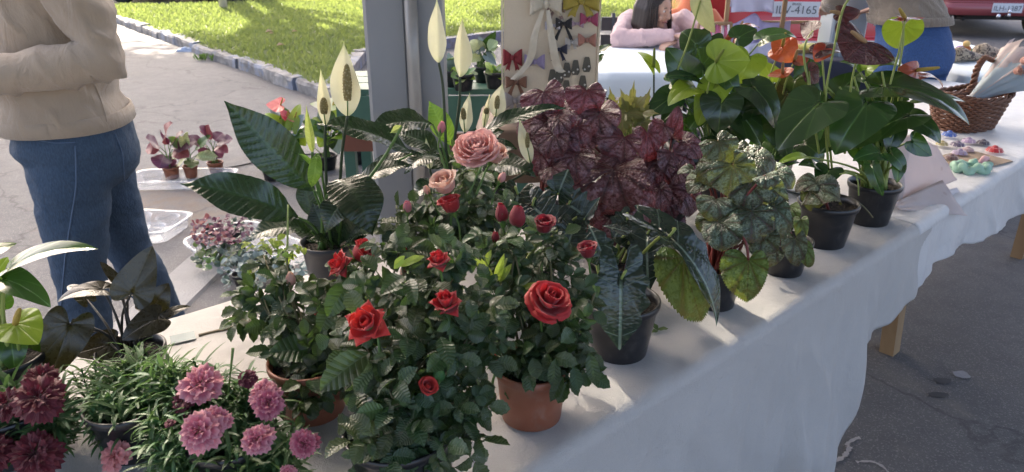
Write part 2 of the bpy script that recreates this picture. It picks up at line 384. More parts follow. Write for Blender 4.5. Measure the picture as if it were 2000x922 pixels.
# ------------------------------------------------------------------ trestle tables and cloths
M_PLY = mat_wood('plywood', (.42, .30, .17), (.33, .22, .12))
def trestle(s0, s1, w0, w1, label, legs):
    c = tw((s0 + s1) / 2, (w0 + w1) / 2, 0); t = thing('trestle_table', label, 'table', c); ax = (TD, TN, V((0, 0, 1)))
    b = MB(); b.box(c + V((0, 0, TH - .022)), s1 - s0, w1 - w0, .03, ax); obj('table_top', b, M_PLY, t, None, False)
    for s, w, ls in legs:
        b = MB(); f = tw(s + ls, w, 0); q = tw(s, w, TH - .037); X, Y = TD * .03, TN * .026
        b.grid([[p + X + Y, p - X + Y, p - X - Y, p + X - Y] for p in (f, lerp(f, q, .5), q)], True, None, True, True); obj('leg', b, M_WOOD, t, None, False)
trestle(-1.55, 1.5, .0, .82, 'cloth covered trestle table that carries the potted plants', [(-1.3, .12, 0), (-1.3, .7, 0), (.5, .15, 0), (.5, .7, 0)])
trestle(1.52, 3.7, .0, .82, 'trestle table with pale wooden leg under the wicker basket', [(1.98, .2, .14), (1.98, .68, .1), (3.5, .15, 0), (3.5, .7, 0)])
def cloth(name, s0, s1, ns, hem, dz, folds, label, mat, backdrop=.22, seed=0, amp=1., end=None):
    b = MB(); rows = []; uvs = []
    for i in range(ns + 1):
        s = lerp(s0, s1, i / ns); r = []; u = []; hz = hem(s); top = TH + dz
        prof = []
        for k in range(9): prof.append((.836 + .01 * (1 - k / 8), top - backdrop * (1 - k / 8) - .005, 0))
        for k in range(36): prof.append((lerp(.828, .014, k / 35), top, 0))
        for k in range(1, 10): a = k / 9 * math.pi / 2; prof.append((.014 - .026 * math.sin(a), top - .026 + .026 * math.cos(a), 0))
        for k in range(1, 34): prof.append((-.012, lerp(top - .026, hz, (k / 33) ** 1.25), k / 33))
        for w, z, f in prof:
            P = tw(s, w, 0); ss = s
            if f > 0:
                drop = top - z; q = V((s * 3.1, drop * .8, seed)); o_ = 0
                for fs, fw, fa in folds:
                    o_ += fa * math.exp(-((s - fs - drop * .1 * (1 if fa > 0 else -1)) / (fw * (1 + drop))) ** 2) * smooth((drop - .03) / .35)
                o_ += amp * (.05 * max(0, drop - .03) + .05 * drop * mnoise.noise(q * 1.5) + .018 * mnoise.noise(V((s * 7 + drop, drop * 1.2, seed + 3))) * smooth(drop * 4) + smooth(drop * 9 - .25) * .007 * mnoise.noise(V((s * 20 + drop * 4, drop * 3, seed))) + .012 * max(0, 1 - 9 * abs(mnoise.noise(V((s * 2.6 - drop * 1.3, drop * .9, seed + 5))))) * smooth(drop * 8 - .3))
                P = tw(ss, w - o_, 0)
            elif w > .82: P = tw(s, w + .012 * mnoise.noise(V((s * 6, z * 3, seed))) + .01, 0)
            else:
                z += .005 * mnoise.noise(V((s * 4, w * 5, seed))) + .0022 * mnoise.noise(V((s * 17, w * 21, seed))) + .012 * max(0, mnoise.noise(V((s * 3 + w * 9, w * 3 - s * 8, seed + 9))) - .25)
            P.z = z; r.append(P); u.append((s, w - (top - z) if f else w))
        rows.append(r); uvs.append(u)
    b.grid(rows, False, uvs); o = tag(obj(name, b, mat), label, 'tablecloth')
    md = o.modifiers.new('t', 'SOLIDIFY'); md.thickness = .0012; md.offset = -1
    return o
def mat_cloth(name, base, rough, sheen, weave, tl):
    m = Mt(name, base, rough); p = m.wpos(); n = m.noise(420, 2, p); g = m.noise(3.5, 5, p, .6); cr = m.noise(5, 2, p, .45, 1.6); st = m.noise(2.1, 4, p, .7).step(.62, .75)
    m.set('Base Color', m.mix(st * .35, m.hsv(base, .5, 1, g * .12 + .94 + (n - .5) * .1), tuple(c * .72 for c in base)))
    m.set('Sheen Weight', sheen); m.bump(n * weave + cr * 1.2 + g * .6 + m.noise(13, 3, p, .5, 2.5) * .5, .6, .009); m.set('Roughness', g * .2 + rough - .1); m.transl(base, tl); return m.m
hem1 = lambda s: interp(s, [(-2, .05), (.8, .06), (1.0, .14), (1.06, .2), (1.2, .385), (1.28, .49), (1.4, .525), (1.6, .56)]) + .008 * math.sin(s * 17)
hem2 = lambda s: interp(s, [(1.4, .5), (1.46, .53), (1.62, .585), (1.8, .594), (2.0, .56), (2.3, .55), (4, .5)]) + .005 * math.sin(s * 5)
cloth('tablecloth', -1.6, 1.56, 230, hem1, 0, [(.8, .025, .035), (.845, .018, -.02), (.9, .04, .025), (.98, .03, .015), (.2, .08, .03), (.34, .03, .018), (.5, .05, .028), (.64, .03, -.015), (1.12, .05, .03), (1.3, .05, -.02), (-.3, .1, .03), (0., .05, .02)],
      'matte white cloth under the potted plants, draped down the front', mat_cloth('nonwoven_cloth', (.52, .5, .475), .55, .2, .35, .12), .2, 2)
cloth('tablecloth', 1.47, 3.74, 170, hem2, .005, [(1.58, .035, .03), (1.66, .03, -.012), (1.74, .03, .02), (1.86, .06, .014), (2.2, .1, .02), (2.5, .12, .016), (2.9, .14, .016)],
      'satiny bluish white cloth under the wicker basket', mat_cloth('satin_cloth', (.66, .65, .64), .42, .3, .1, .1), .2, 5, 1.)
# ------------------------------------------------------------------ leaf shapes (petiole at the origin, tip at +Y 1, upper face +Z)
MW = {}
def fin(name, vs, fs, uv, tip):
    a = math.atan2(tip.z, tip.y); L = math.hypot(tip.z, tip.y); rot = M.Rotation(-a, 3, 'X'); vs = [rot @ v / L for v in vs]
    b = MB(); b.add(vs, fs, uv); me = b.mesh(name); MW[me.name] = max(v.x for v in vs) - min(v.x for v in vs); return me
def bender(B):
    def f(x, y, z):
        if abs(B) < 1e-4: return V((x, y, z))
        th = B * y; rr = 1 / B - z if False else 1 / B; return V((x, math.sin(th) * rr + z * math.sin(th), -(1 - math.cos(th)) * rr + z * math.cos(th)))
    return f
def blade(name, prof, B=.6, fold=.1, wave=0, wf=3, pleat=None, nu=4, nv=16, serr=0, seed=0, twist=0):
    vs = []; fs = []; uv = []; n = 2 * nu + 1; bd = bender(B)
    P = catmull([V((a, b, 0)) for a, b in prof], 8); pts = [(p.x, max(p.y, 0)) for p in P]
    for j in range(nv + 1):
        v = j / nv; h = interp(v, pts)
        if serr: h *= 1 + (serr if j % 2 else -serr * .4)
        for i in range(n):
            u = (i - nu) / nu; x = u * h; z = fold * abs(x) + wave * math.sin(wf * 6.28 * v + seed + (1.3 if u > 0 else 0)) * u * u
            if pleat: N, k, am = pleat; z += am * math.sin(6.283 * (v - k * abs(x)) * N) * min(1, abs(u) * 3) * min(1, h * 20) * (1 - abs(u) ** 4 * .6)
            ta = twist * v; xx, zz = x * math.cos(ta) - z * math.sin(ta), x * math.sin(ta) + z * math.cos(ta)
            vs.append(bd(xx, v, zz)); uv.append((x, v))
    for j in range(nv):
        for i in range(n - 1): a = j * n + i; fs.append((a, a + 1, a + n + 1, a + n))
    return fin(name, vs, fs, uv, bd(0, 1, 0))
def heart(name, half, B=.5, cup=.1, wave=0, wn=5, pleat=None, asym=0, seed=0, rings=(.18, .38, .58, .78, .92, 1), per=7, fold=.12, crisp=0):
    P = catmull([V((a, b, 0)) for a, b in half], per); out = [(p.x, p.y) for p in P] + [(-p.x * (1 - asym), p.y) for p in reversed(P[1:-1] if half[0][0] == 0 else P[:-1])]
    n = len(out); bd = bender(B); vs = [bd(0, 0, 0)]; uv = [(0, 0)]; fs = []
    for r in rings:
        for i, (ox, oy) in enumerate(out):
            x, y = ox * r, oy * r; th = math.atan2(ox, oy); rad = math.hypot(x, y)
            z = fold * abs(x) - cup * rad * rad + wave * math.sin(th * wn + seed) * r ** 3
            if crisp: q = 1 + crisp * math.sin(i * 2.4 + seed) * r ** 6; x *= q; y *= q
            if pleat: N, am = pleat; z += (am * math.cos(th * N) if am > 0 else -am * (abs(math.sin(th * N / 2 + seed)) + .5 * math.sin(th * 17 + r * 9 + seed))) * r * (1 if r < .95 else .5)
            vs.append(bd(x, y, z)); uv.append((x, y))
    for i in range(n): fs.append((0, 1 + i, 1 + (i + 1) % n))
    for k in range(len(rings) - 1):
        for i in range(n): a = 1 + k * n; fs.append((a + i, a + n + i, a + n + (i + 1) % n, a + (i + 1) % n))
    return fin(name, vs, fs, uv, bd(0, 1, 0))
LILY_P = [(0, .012), (.06, .05), (.22, .135), (.45, .185), (.65, .165), (.82, .09), (.93, .03), (1, .002)]
LILY = [blade('lily_leaf', LILY_P, B, .16, wv, 2.3, (15, .75, .009), 6, 64, 0, s) for B, wv, s in ((.45, .012, 0), (.9, .02, 2), (1.5, .022, 4), (.15, .015, 5), (2.2, .02, 1))]
SPATHE = [blade('lily_spathe', [(0, .03), (.08, .12), (.28, .21), (.5, .2), (.72, .12), (.9, .035), (1, .002)], B, f, .015, 2, None, 5, 24, 0, s, .5 - .3 * s) for B, f, s in ((-.5, .45, 0), (-.7, .7, 2), (.3, .25, 3), (-.35, 1.1, 1))]
ANTH_H = [(.0, .02), (.05, -.08), (.13, -.2), (.26, -.25), (.36, -.16), (.41, .02), (.38, .25), (.29, .52), (.16, .8), (.05, .95), (0, 1)]
ANTH_L = [(.0, .02), (.04, -.07), (.1, -.17), (.18, -.2), (.25, -.13), (.29, .05), (.28, .3), (.21, .58), (.11, .83), (.035, .95), (0, 1)]
AN = [heart('anthurium_leaf', ANTH_H, B, c, .012, 5, (6, .006), 0, s) for B, c, s in ((.5, .05, 0), (1.1, .1, 2), (.1, .0, 3), (-.3, .1, 4))]
ANL = [heart('anthurium_leaf', ANTH_L, B, c, .01, 4, (6, .005), 0, s) for B, c, s in ((.5, .05, 0), (1.0, .08, 2), (-.2, .03, 4))]
SP_H = [(.0, .03), (.05, -.1), (.16, -.26), (.33, -.3), (.47, -.16), (.52, .08), (.46, .36), (.32, .64), (.14, .88), (.04, .97), (0, 1)]
ASP = [heart('spathe', SP_H, B, c, .02, 4, (9, .009), 0, s, crisp=.0) for B, c, s in ((.3, .02, 0), (-.5, .12, 2), (1.2, .1, 3))]
BEG_H = [(.0, .03), (.07, -.1), (.2, -.22), (.38, -.2), (.5, -.02), (.53, .2), (.47, .42), (.38, .6), (.24, .8), (.1, .93), (0, 1)]
BEG = [heart('begonia_leaf', BEG_H, B, c, .045, w, (9, -.013), a, s, crisp=.032, per=9) for B, c, w, a, s in ((.9, .12, 5, .25, 0), (1.5, .2, 4, .15, 2), (.5, .0, 6, .3, 4), (2.0, .15, 5, .2, 5))]
STAR_H = [(.0, .03), (.1, -.1), (.2, -.05), (.42, -.06), (.3, .16), (.46, .4), (.26, .4), (.22, .62), (.1, .7), (0, 1)]
STARB = [heart('begonia_leaf', STAR_H, B, .05, .03, 5, (7, .02), .1, s, per=3) for B, s in ((.5, 0), (1., 2))]
ALO_H = [(.0, .03), (.03, -.12), (.08, -.38), (.15, -.44), (.2, -.3), (.2, -.1), (.27, .02), (.22, .16), (.27, .3), (.19, .45), (.2, .58), (.1, .78), (.04, .92), (0, 1)]
ALO = [heart('alocasia_leaf', ALO_H, B, .0, .02, 6, (7, .008), 0, s, fold=f, per=5) for B, s, f in ((.5, 0, .12), (.9, 2, .3), (.2, 4, .05))]
RL_P = [(0, .02), (.1, .16), (.3, .3), (.52, .33), (.75, .24), (.92, .08), (1, .004)]
CAL = [blade('round_leaf', [(0, .02), (.12, .2), (.35, .36), (.6, .36), (.85, .2), (1, .01)], B, .15, .03, 2, (8, .5, .01), 4, 22, 0, s) for B, s in ((.5, 0), (1.1, 2), (.1, 3))]
RLB = [blade('rose_leaflet', RL_P, B, .25, .03, 2, None, 3, 18, .05, s) for B, s in ((.6, 0), (1.1, 2))]
def rose_leaf(seed, k5=5):
    g = random.Random(seed); b = MB(); rows = [V((0, t * .62, -.05 * t * t)) for t in (0, .33, .66, 1)]; b.tube(rows, .012, 3, False)
    spots = [(.62, 0, .42)] + [(y, s * R(g.uniform(50, 75)), g.uniform(.3, .38)) for y in ((.52, .26) if k5 == 5 else (.42,)) for s in (-1, 1)]
    for y, a, l in spots:
        bd = bender(g.uniform(.3, 1.3)); rx = M.Rotation(-a, 3, 'Z') @ M.Rotation(g.uniform(-.35, .25), 3, 'X') @ M.Rotation(g.uniform(-.4, .4), 3, 'Y'); vs = []; fs = []; uv = []; nv, nu = 9, 2; w = g.uniform(.85, 1.15); fo = g.uniform(.1, .5)
        for j in range(nv + 1):
            v = j / nv; h = interp(v, RL_P) * w * (1 + (.1 if j % 2 else -.04))
            for i in range(5):
                u = (i - 2) / 2; vs.append(V((0, y, -.05 * y * y)) + (rx @ bd(u * h, v, fo * abs(u * h) + .015 * math.sin(v * 28) * abs(u))) * l); uv.append((u * h, v))
        for j in range(nv):
            for i in range(4): q = j * 5 + i; fs.append((q, q + 1, q + 6, q + 5))
        b.add(vs, fs, uv)
    me = b.mesh('rose_leaf'); MW[me.name] = .8; return me
ROSEL = [rose_leaf(i, 5 if i % 3 else 3) for i in range(9)]
# ------------------------------------------------------------------ plant materials
def ex_beg(silver, margin):
    def f(m, x, y, col, vn, d, nz):
        rad = (x * x + y * y).sqrt(); blot = (m.noise(13, 3, None, .6).step(.38, .56) * d.step(.1, .26)).max(m.noise(60, 2).step(.62, .7) * .25) * rad.step(.14, .34) * rad.step(1.08, .62)
        c = m.mix(blot * .55, col, silver); edge = rad.step(.45, .8) * .55; return m.mix(edge * (nz.step(.3, .6)), c, margin)
    return f
L_LILY = leafmat('lily_leaf_green', (.017, .038, .017), (.03, .062, .026), 'pinnate', .27, .06, (.1, .22, .03), 15, .75, .1, None, .02, .3, coat=.3)
L_LILYD = L_LILY
L_LILYL = leafmat('young_lily_leaf', (.13, .27, .04), (.2, .35, .08), 'pinnate', .35, .4, (.3, .5, .06), 13, .75, .1)
def spathe_mat():
    m = Mt('cream_spathe', (.72, .70, .5), .45); x, y = m.uv(); n = m.noise(8, 3); c = m.mix(y.step(.75, 1.0), (.74, .72, .55), (.45, .55, .2)); c = m.mix(y.step(.12, .0) * .7, c, (.4, .5, .18))
    m.set('Base Color', m.hsv(c, .5, 1, n * .2 + .9)); m.bump((x * 60).sin() * .3 + n, .3, .002); m.transl((.8, .78, .5), .35); return m.m
L_SPATHE = spathe_mat()
L_SPATHEG = leafmat('green_spathe', (.38, .47, .13), (.5, .6, .25), 'pinnate', .4, .35, (.6, .7, .2), 9, .6)
L_ANTH = leafmat('anthurium_leaf_green', (.036, .078, .022), (.1, .19, .05), 'radial', .22, .15, (.15, .36, .03), 9, .6, .06, (.06, .14, .03), .025, .3, coat=.35)
L_ANTHD = leafmat('anthurium_leaf_dark', (.02, .048, .018), (.07, .13, .035), 'radial', .2, .1, (.1, .25, .02), 9, .6, .06, (.04, .1, .02), .02, .25, coat=.4)
L_ANTHY = leafmat('anthurium_leaf_lime', (.2, .31, .03), (.3, .42, .09), 'radial', .3, .3, (.4, .55, .05), 9, .6, .06, None, .02, .25)
L_BLACK = leafmat('black_anthurium_leaf', (.026, .026, .012), (.05, .045, .025), 'radial', .28, .08, (.12, .1, .02), 9, .6, .05, (.05, .035, .018), .05, .5, coat=.12)
L_BEGB = leafmat('burgundy_begonia_leaf', (.085, .024, .03), (.024, .008, .01), 'radial', .3, .12, (.4, .05, .05), 11, .6, .1, (.13, .02, .025), .012, .35, ex_beg((.38, .22, .25), (.08, .024, .03)), .012, .3)  # silver blotches: leaf marking, with pink sheen painted into their colour
L_BEGG = leafmat('green_rex_begonia_leaf', (.026, .042, .017), (.05, .02, .018), 'radial', .35, .15, (.25, .3, .04), 9, .6, .1, (.16, .12, .03), .03, .3, ex_beg((.23, .32, .22), (.09, .04, .022)), .012, .25)
L_BEGL = leafmat('lime_rex_begonia_leaf', (.055, .1, .018), (.05, .015, .015), 'radial', .4, .2, (.4, .5, .06), 9, .6, .14, (.2, .22, .04), .03, .3, ex_beg((.2, .3, .1), (.12, .04, .02)), .015)
L_OLIVE = leafmat('olive_begonia_leaf', (.16, .17, .055), (.2, .1, .05), 'radial', .4, .25, (.4, .4, .1), 7, .6, .1, (.2, .12, .06), .04, .3)
def ex_al(m, x, y, col, vn, d, nz): return m.mix(x.abs().step(.02, .008) * .8, col, (.2, .26, .19))
L_ALO = leafmat('alocasia_leaf_dark', (.016, .03, .02), (.1, .14, .1), 'pinnate', .18, .06, (.1, .2, .05), 4.5, -.6, .05, (.045, .022, .035), .02, .2, ex_al, .003, .4)
L_ROSE2 = leafmat('highlit_rose_leaf', (.052, .088, .036), (.1, .13, .07), 'pinnate', .27, .2, (.25, .38, .1), 9, .5, .14, (.1, .13, .07), .04, .6, None, .003, .2)  # lighter grey-green copy of the rose leaf, silvery highlights painted into its colour
L_ROSE = leafmat('rose_leaf_green', (.026, .056, .02), (.055, .09, .04), 'pinnate', .3, .2, (.18, .34, .06), 9, .5, .14, (.07, .11, .05), .04, .6, None, .003, .15)
L_ROSEY = leafmat('young_rose_leaf', (.3, .42, .06), (.4, .5, .12), 'pinnate', .4, .4, (.5, .65, .1), 9, .5, .14)
L_PURPLE = leafmat('purple_leaf', (.075, .025, .05), (.2, .08, .13), 'pinnate', .4, .15, (.35, .08, .15), 8, .5, .1, (.12, .03, .06))
L_ROSY = leafmat('rosy_leaf', (.26, .08, .09), (.1, .03, .04), 'pinnate', .4, .2, (.5, .15, .15), 8, .5, .1)
L_CREAM = leafmat('cream_leaf', (.42, .48, .26), (.15, .26, .1), 'pinnate', .4, .3, (.6, .65, .3), 8, .5, .2)
L_DIAN = leafmat('dianthus_leaf', (.07, .15, .055), (.07, .14, .06), 'none', .45, .2, (.2, .36, .1), hv=.03, vv=.35)
L_GEN = leafmat('seedling_leaf', (.05, .11, .03), (.1, .18, .06), 'pinnate', .4, .25, (.25, .42, .08), 8, .5, .12, None, .06, .4)
def potmat(name, base, dust, rough):
    m = Mt(name, base, rough); n = m.noise(22, 5, None, .7, .5); s = m.noise(70, 3, None, .6, 0, (1, 1, .15)); k = n.step(.52, .75) * .5 + s.step(.6, .8) * .25; m.set('Base Color', m.mix(k, base, dust)); m.set('Roughness', k * .4 + rough - .05); m.bump(n + s * .3, .15, .002); return m.m
S_GREEN = plain('green_stem', (.1, .19, .04), .45); S_DARK = plain('dark_stem', (.03, .05, .02), .45); S_RED = plain('red_stem', (.16, .03, .025), .45); S_BLACK = plain('black_stem', (.03, .025, .02), .4); S_WOODY = plain('woody_stem', (.12, .11, .05), .6); S_YG = plain('lime_stem', (.26, .32, .08), .45)
L_TENDER = leafmat('tender_shoot', (.33, .45, .07), (.4, .5, .12), 'none', .4, .4)
M_BLACKPOT = potmat('black_plastic', (.016, .016, .018), (.09, .085, .08), .33); M_TERRA = potmat('terracotta_plastic', (.24, .08, .042), (.3, .2, .15), .5); M_GREYPOT = plain('dark_grey_plastic', (.05, .05, .055), .4, .1)
def soil_mat():
    m = Mt('potting_soil', (.02, .015, .012), .95); v = m.voro(150); n = m.noise(90, 3); m.set('Base Color', m.mix(n.step(.5, .75), (.018, .014, .011), (.07, .05, .035))); m.bump(v + n, 1, .006); return m.m
M_SOIL = soil_mat()
def potmesh(r, h, taper=.76, nb=40):
    b = MB(); rb = r * taper; rim = .009
    b.lathe([(rb - .004, 0), (rb, .003), (lerp(rb, r, .5), h * .5), (lerp(rb, r, .84), h - rim * 1.9), (r + .001, h - rim * 1.7), (r + .003, h - rim), (r + .003, h - .001), (r + .001, h), (r - .002, h - .001), (r - .004, h - rim * 2), (lerp(rb, r, .3) - .003, h * .3)], nb, capA=True); return b.mesh('pot')
def soilmesh(r, z, seed):
    b = MB(); rows = []
    for k in range(6): rows.append([V((r * k / 5 * math.cos(2 * math.pi * j / 24) + 1e-5 * j, r * k / 5 * math.sin(2 * math.pi * j / 24), z + .006 * mnoise.noise(V((k * .7, j * .5, seed))))) for j in range(24)])
    b.grid(rows, True); return b.mesh('soil')
PC = {}
class Plant:
    def __init__(s, name, label, loc, group=None, cat='plant'):
        s.loc = V(loc); s.t = thing(name, label, cat, loc, group); s.Y = s.loc.y
    def P(s, px, py, dy=0):
        d = (s.Y + dy) / (CP + (461 - py) / FPX * SP); return at(px, py, d)
    def pot(s, r, h, mat, taper=.76, soil=True):
        k = (r, h, taper)
        if k not in PC: PC[k] = (potmesh(r, h, taper), soilmesh(r - .0045, h - .016, r))
        T = M.Translation(s.loc); o = link('pot', PC[k][0], mat, s.t, T); s.h = h; s.r = r
        if soil: link('soil', PC[k][1], M_SOIL, o, T)
        return o
    def soilp(s, k=.5): a = rnd.uniform(0, 6.28); q = s.r * k * rnd.random() ** .5; return s.loc + V((q * math.cos(a), q * math.sin(a), s.h - .022))
    def leaf(s, me, mat, base, tip, w, n=(0, .45, 1), name='leaf', parent=None):
        c = (base + tip) / 2; f = (V((0, 0, CAMH)) - c).normalized(); nr = V((1, 0, 0)) * n[0] + V((0, 0, 1)) * n[1] + f * n[2]
        L = (tip - base).length; return link(name, me, mat, parent or s.t, xf(base, frame(tip - base, nr), w / MW[me.name], L, (w / MW[me.name] + L) / 2))
    def pl(s, me, mat, b, t, wpx, y0=0, y1=0, n=(0, .45, 1), name='leaf', parent=None):
        B = s.P(*b, y0); T = s.P(*t, y1); d = B.y * CP - (B.z - CAMH) * SP; return s.leaf(me, mat, B, T, wpx * d / FPX, n, name, parent)
    def stem(s, pts, r, mat, name='stem', parent=None, n=6, k=6):
        b = MB(); b.tube(catmull([V(p) for p in pts], k), r, n); return obj(name, b, mat, parent or s.t)
    def petiole(s, end, mat, r=.0022, lean=.3, base=None, name='petiole'):
        base = base or s.soilp(); m = lerp(base, end, .55); m = V((lerp(base.x, m.x, 1 - lean), lerp(base.y, m.y, 1 - lean), lerp(m.z, end.z, .25))); return s.stem([base, m, end], [r * 1.25, r, r * .8], mat, name)
# ------------------------------------------------------------------ flower shapes
def petalmesh(name, prof, wrap, wtop, edge=0, point=0, seed=0, ruffle=0, nu=4, nv=8):
    b = MB(); rows = []; uvs = []; P = catmull([V((r, h, 0)) for r, h in prof], 6); pr = [p.x for p in P]; ph = [p.y for p in P]; m = len(P) - 1
    for j in range(nv + 1):
        v = j / nv; i = v * m; a = int(min(i, m - 1)); fr = i - a; r = lerp(pr[a], pr[a + 1], fr); h = lerp(ph[a], ph[a + 1], fr)
        ws = math.sin(math.pi * min(.5, .12 + v * .75)) * (1 - point * smooth((v - .45) / .55)) * (1 if v < .99 else wtop); row = []; uu = []
        for q in range(2 * nu + 1):
            u = (q - nu) / nu; al = u * wrap * ws; rr = r + edge * u * u * v * v + ruffle * math.sin(u * 9 + seed) * v ** 3; hh = h - .12 * u * u * v * (1 - point) + ruffle * math.cos(u * 7 + seed * 2) * v ** 3
            row.append(V((rr * math.sin(al) + .015 * math.sin(seed + u), rr * math.cos(al), hh))); uu.append((u, v))
        rows.append(row); uvs.append(uu)
    b.grid(rows, False, uvs); return b.mesh(name)
PETALS = {
    'bud': [(petalmesh('petal', [(.05, 0), (.4, .35), (.46, .8), (.3, 1.25), (.2, 1.45)], 1.5, .8, .05, 0, i), n) for i, n in ((0, 3),)] + [(petalmesh('petal', [(.05, 0), (.32, .4), (.34, .9), (.2, 1.3), (.1, 1.42)], 1.9, .8, .04, 0, 3), 3)],
    'half': [(petalmesh('petal', [(.05, 0), (.25, .5), (.25, .95), (.16, 1.25)], 1.9, .8, .05, 0, 1), 3), (petalmesh('petal', [(.05, 0), (.42, .4), (.5, .85), (.5, 1.25), (.6, 1.32)], 1.25, .7, .1, 0, 2, .02), 4), (petalmesh('petal', [(.05, 0), (.5, .3), (.62, .75), (.66, 1.1), (.82, 1.18)], 1.15, .7, .1, 0, 4, .02), 4)],
    'open': [(petalmesh('petal', [(.03, .2), (.12, .5), (.16, .8), (.1, .98)], 1.9, .8, .02, 0, 1), 3), (petalmesh('petal', [(.05, .1), (.3, .35), (.38, .7), (.36, .98), (.42, 1.04)], 1.15, .75, .05, 0, 2, .015), 4), (petalmesh('petal', [(.05, .05), (.4, .2), (.58, .5), (.66, .78), (.78, .84)], 1., .75, .05, 0, 3, .02), 5), (petalmesh('petal', [(.05, 0), (.5, .08), (.78, .3), (.95, .48), (1.08, .46)], .85, .72, -.05, 0, 4, .025), 5), (petalmesh('petal', [(.05, 0), (.5, .0), (.85, .12), (1.1, .18), (1.26, .1)], .72, .7, -.1, .1, 5, .02), 5)],
    'star': [(petalmesh('petal', [(.03, .1), (.2, .5), (.24, .85), (.16, 1.1)], 1.6, .7, .03, 0, 1), 3), (petalmesh('petal', [(.05, 0), (.38, .4), (.5, .75), (.6, 1.05), (.72, 1.1)], 1.05, .25, -.15, .75, 2, .02), 4), (petalmesh('petal', [(.05, 0), (.5, .2), (.78, .45), (.98, .7), (1.2, .72)], .95, .15, -.3, .85, 3, .02), 5), (petalmesh('petal', [(.05, 0), (.5, .05), (.8, .15), (1.0, .1), (1.2, -.1)], .85, .15, -.3, .8, 4, .02), 4)],
    'cabbage': [(petalmesh('petal', [(.02, .3), (.1, .5), (.16, .72), (.12, .86)], 1.3, .8, .05, 0, 1, .03), 5), (petalmesh('petal', [(.03, .3), (.22, .45), (.32, .72), (.33, .88)], .95, .8, .06, 0, 2, .035), 7), (petalmesh('petal', [(.03, .2), (.35, .4), (.52, .7), (.55, .86)], .75, .8, .06, 0, 3, .03), 8), (petalmesh('petal', [(.03, .15), (.5, .3), (.72, .6), (.76, .8), (.8, .84)], .7, .8, .05, 0, 4, .03), 8), (petalmesh('petal', [(.03, .05), (.6, .12), (.9, .42), (1.0, .62), (1.1, .62)], .62, .8, -.05, 0, 5, .03), 8), (petalmesh('petal', [(.03, 0), (.6, 0), (.95, .15), (1.12, .3), (1.2, .26)], .6, .8, -.08, 0, 6, .03), 7)]}
def petalmat(name, a, b, tl=.22, rough=.55):
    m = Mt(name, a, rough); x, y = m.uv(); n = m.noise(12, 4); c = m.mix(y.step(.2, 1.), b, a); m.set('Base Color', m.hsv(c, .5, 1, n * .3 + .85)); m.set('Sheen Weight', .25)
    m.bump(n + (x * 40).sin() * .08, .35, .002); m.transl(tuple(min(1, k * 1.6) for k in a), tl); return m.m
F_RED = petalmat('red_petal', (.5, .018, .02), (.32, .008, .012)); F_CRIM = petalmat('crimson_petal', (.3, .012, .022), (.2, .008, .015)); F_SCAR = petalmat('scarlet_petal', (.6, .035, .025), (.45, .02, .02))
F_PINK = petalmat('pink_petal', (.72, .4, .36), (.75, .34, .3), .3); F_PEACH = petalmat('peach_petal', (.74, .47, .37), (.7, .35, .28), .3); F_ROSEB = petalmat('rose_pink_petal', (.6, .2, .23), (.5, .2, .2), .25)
b = MB(); b.lathe([(.002, -.42), (.1, -.4), (.17, -.28), (.2, -.14), (.26, .02), (.3, .1), (.2, .16), (.01, .16)], 12); CALYX = b.mesh('calyx')
SEPAL = blade('sepal', [(0, .1), (.2, .16), (.5, .11), (.8, .04), (1, .003)], -.7, .3, .02, 2, None, 2, 8)
def rose(pl, px, py, dy, size, kind, mat, axis=(0, -.3, 1), bottom=None, seed=None, stem=S_GREEN, sep=1., up=None):
    """size: width in photo pixels"""
    g = random.Random(seed if seed is not None else int(px * 7 + py)); c = pl.P(px, py, dy); d = c.y * CP - (c.z - CAMH) * SP
    wid = {'bud': 1.0, 'half': 1.6, 'open': 2.4, 'star': 2.2, 'cabbage': 2.3}[kind]; ctr = {'bud': .7, 'half': .6, 'open': .4, 'star': .4, 'cabbage': .35}[kind]
    s = size * 1.1 * d / FPX / wid; A = V(axis).normalized(); F = frame(A.orthogonal(), A); base = c - A * s * ctr; W = xf(base, F, s)
    fl = link('rose_flower', None, None, pl.t, W); a0 = g.uniform(0, 6.28)
    for li, (me, n) in enumerate(PETALS[kind]):
        for k in range(n):
            a = a0 + li * 1.1 + 2 * math.pi * k / n + g.uniform(-.15, .15); ss = g.uniform(.92, 1.06)
            link('petal', me, mat, fl, W @ M.Rotation(a, 4, 'Z') @ M.Rotation(g.uniform(-.07, .07), 4, 'X') @ M.Diagonal((ss, ss, ss * g.uniform(.93, 1.05), 1)))
    link('calyx', CALYX, S_GREEN, fl, W)
    for k in range(5):
        a = 2 * math.pi * k / 5 + a0; el = {'bud': 1.2, 'half': .5}.get(kind, -.2) + g.uniform(-.3, .2); r = W @ M.Rotation(a, 4, 'Z') @ M.Translation((0, .22, .02)) @ M.Rotation(el, 4, 'X') @ M.Diagonal((.8 * sep, .95 * sep, .8 * sep, 1)); link('sepal', SEPAL, L_GEN, fl, r)
    if bottom is not None:
        q = base - A * s * .38; B = pl.P(*bottom) if len(bottom) == 3 else V(bottom); m = lerp(q, B, .45) - A * .01; pl.stem([q, q - A * .02, m, B], [.0016, .0019, .0023, .0026], stem, 'stem')
    return fl
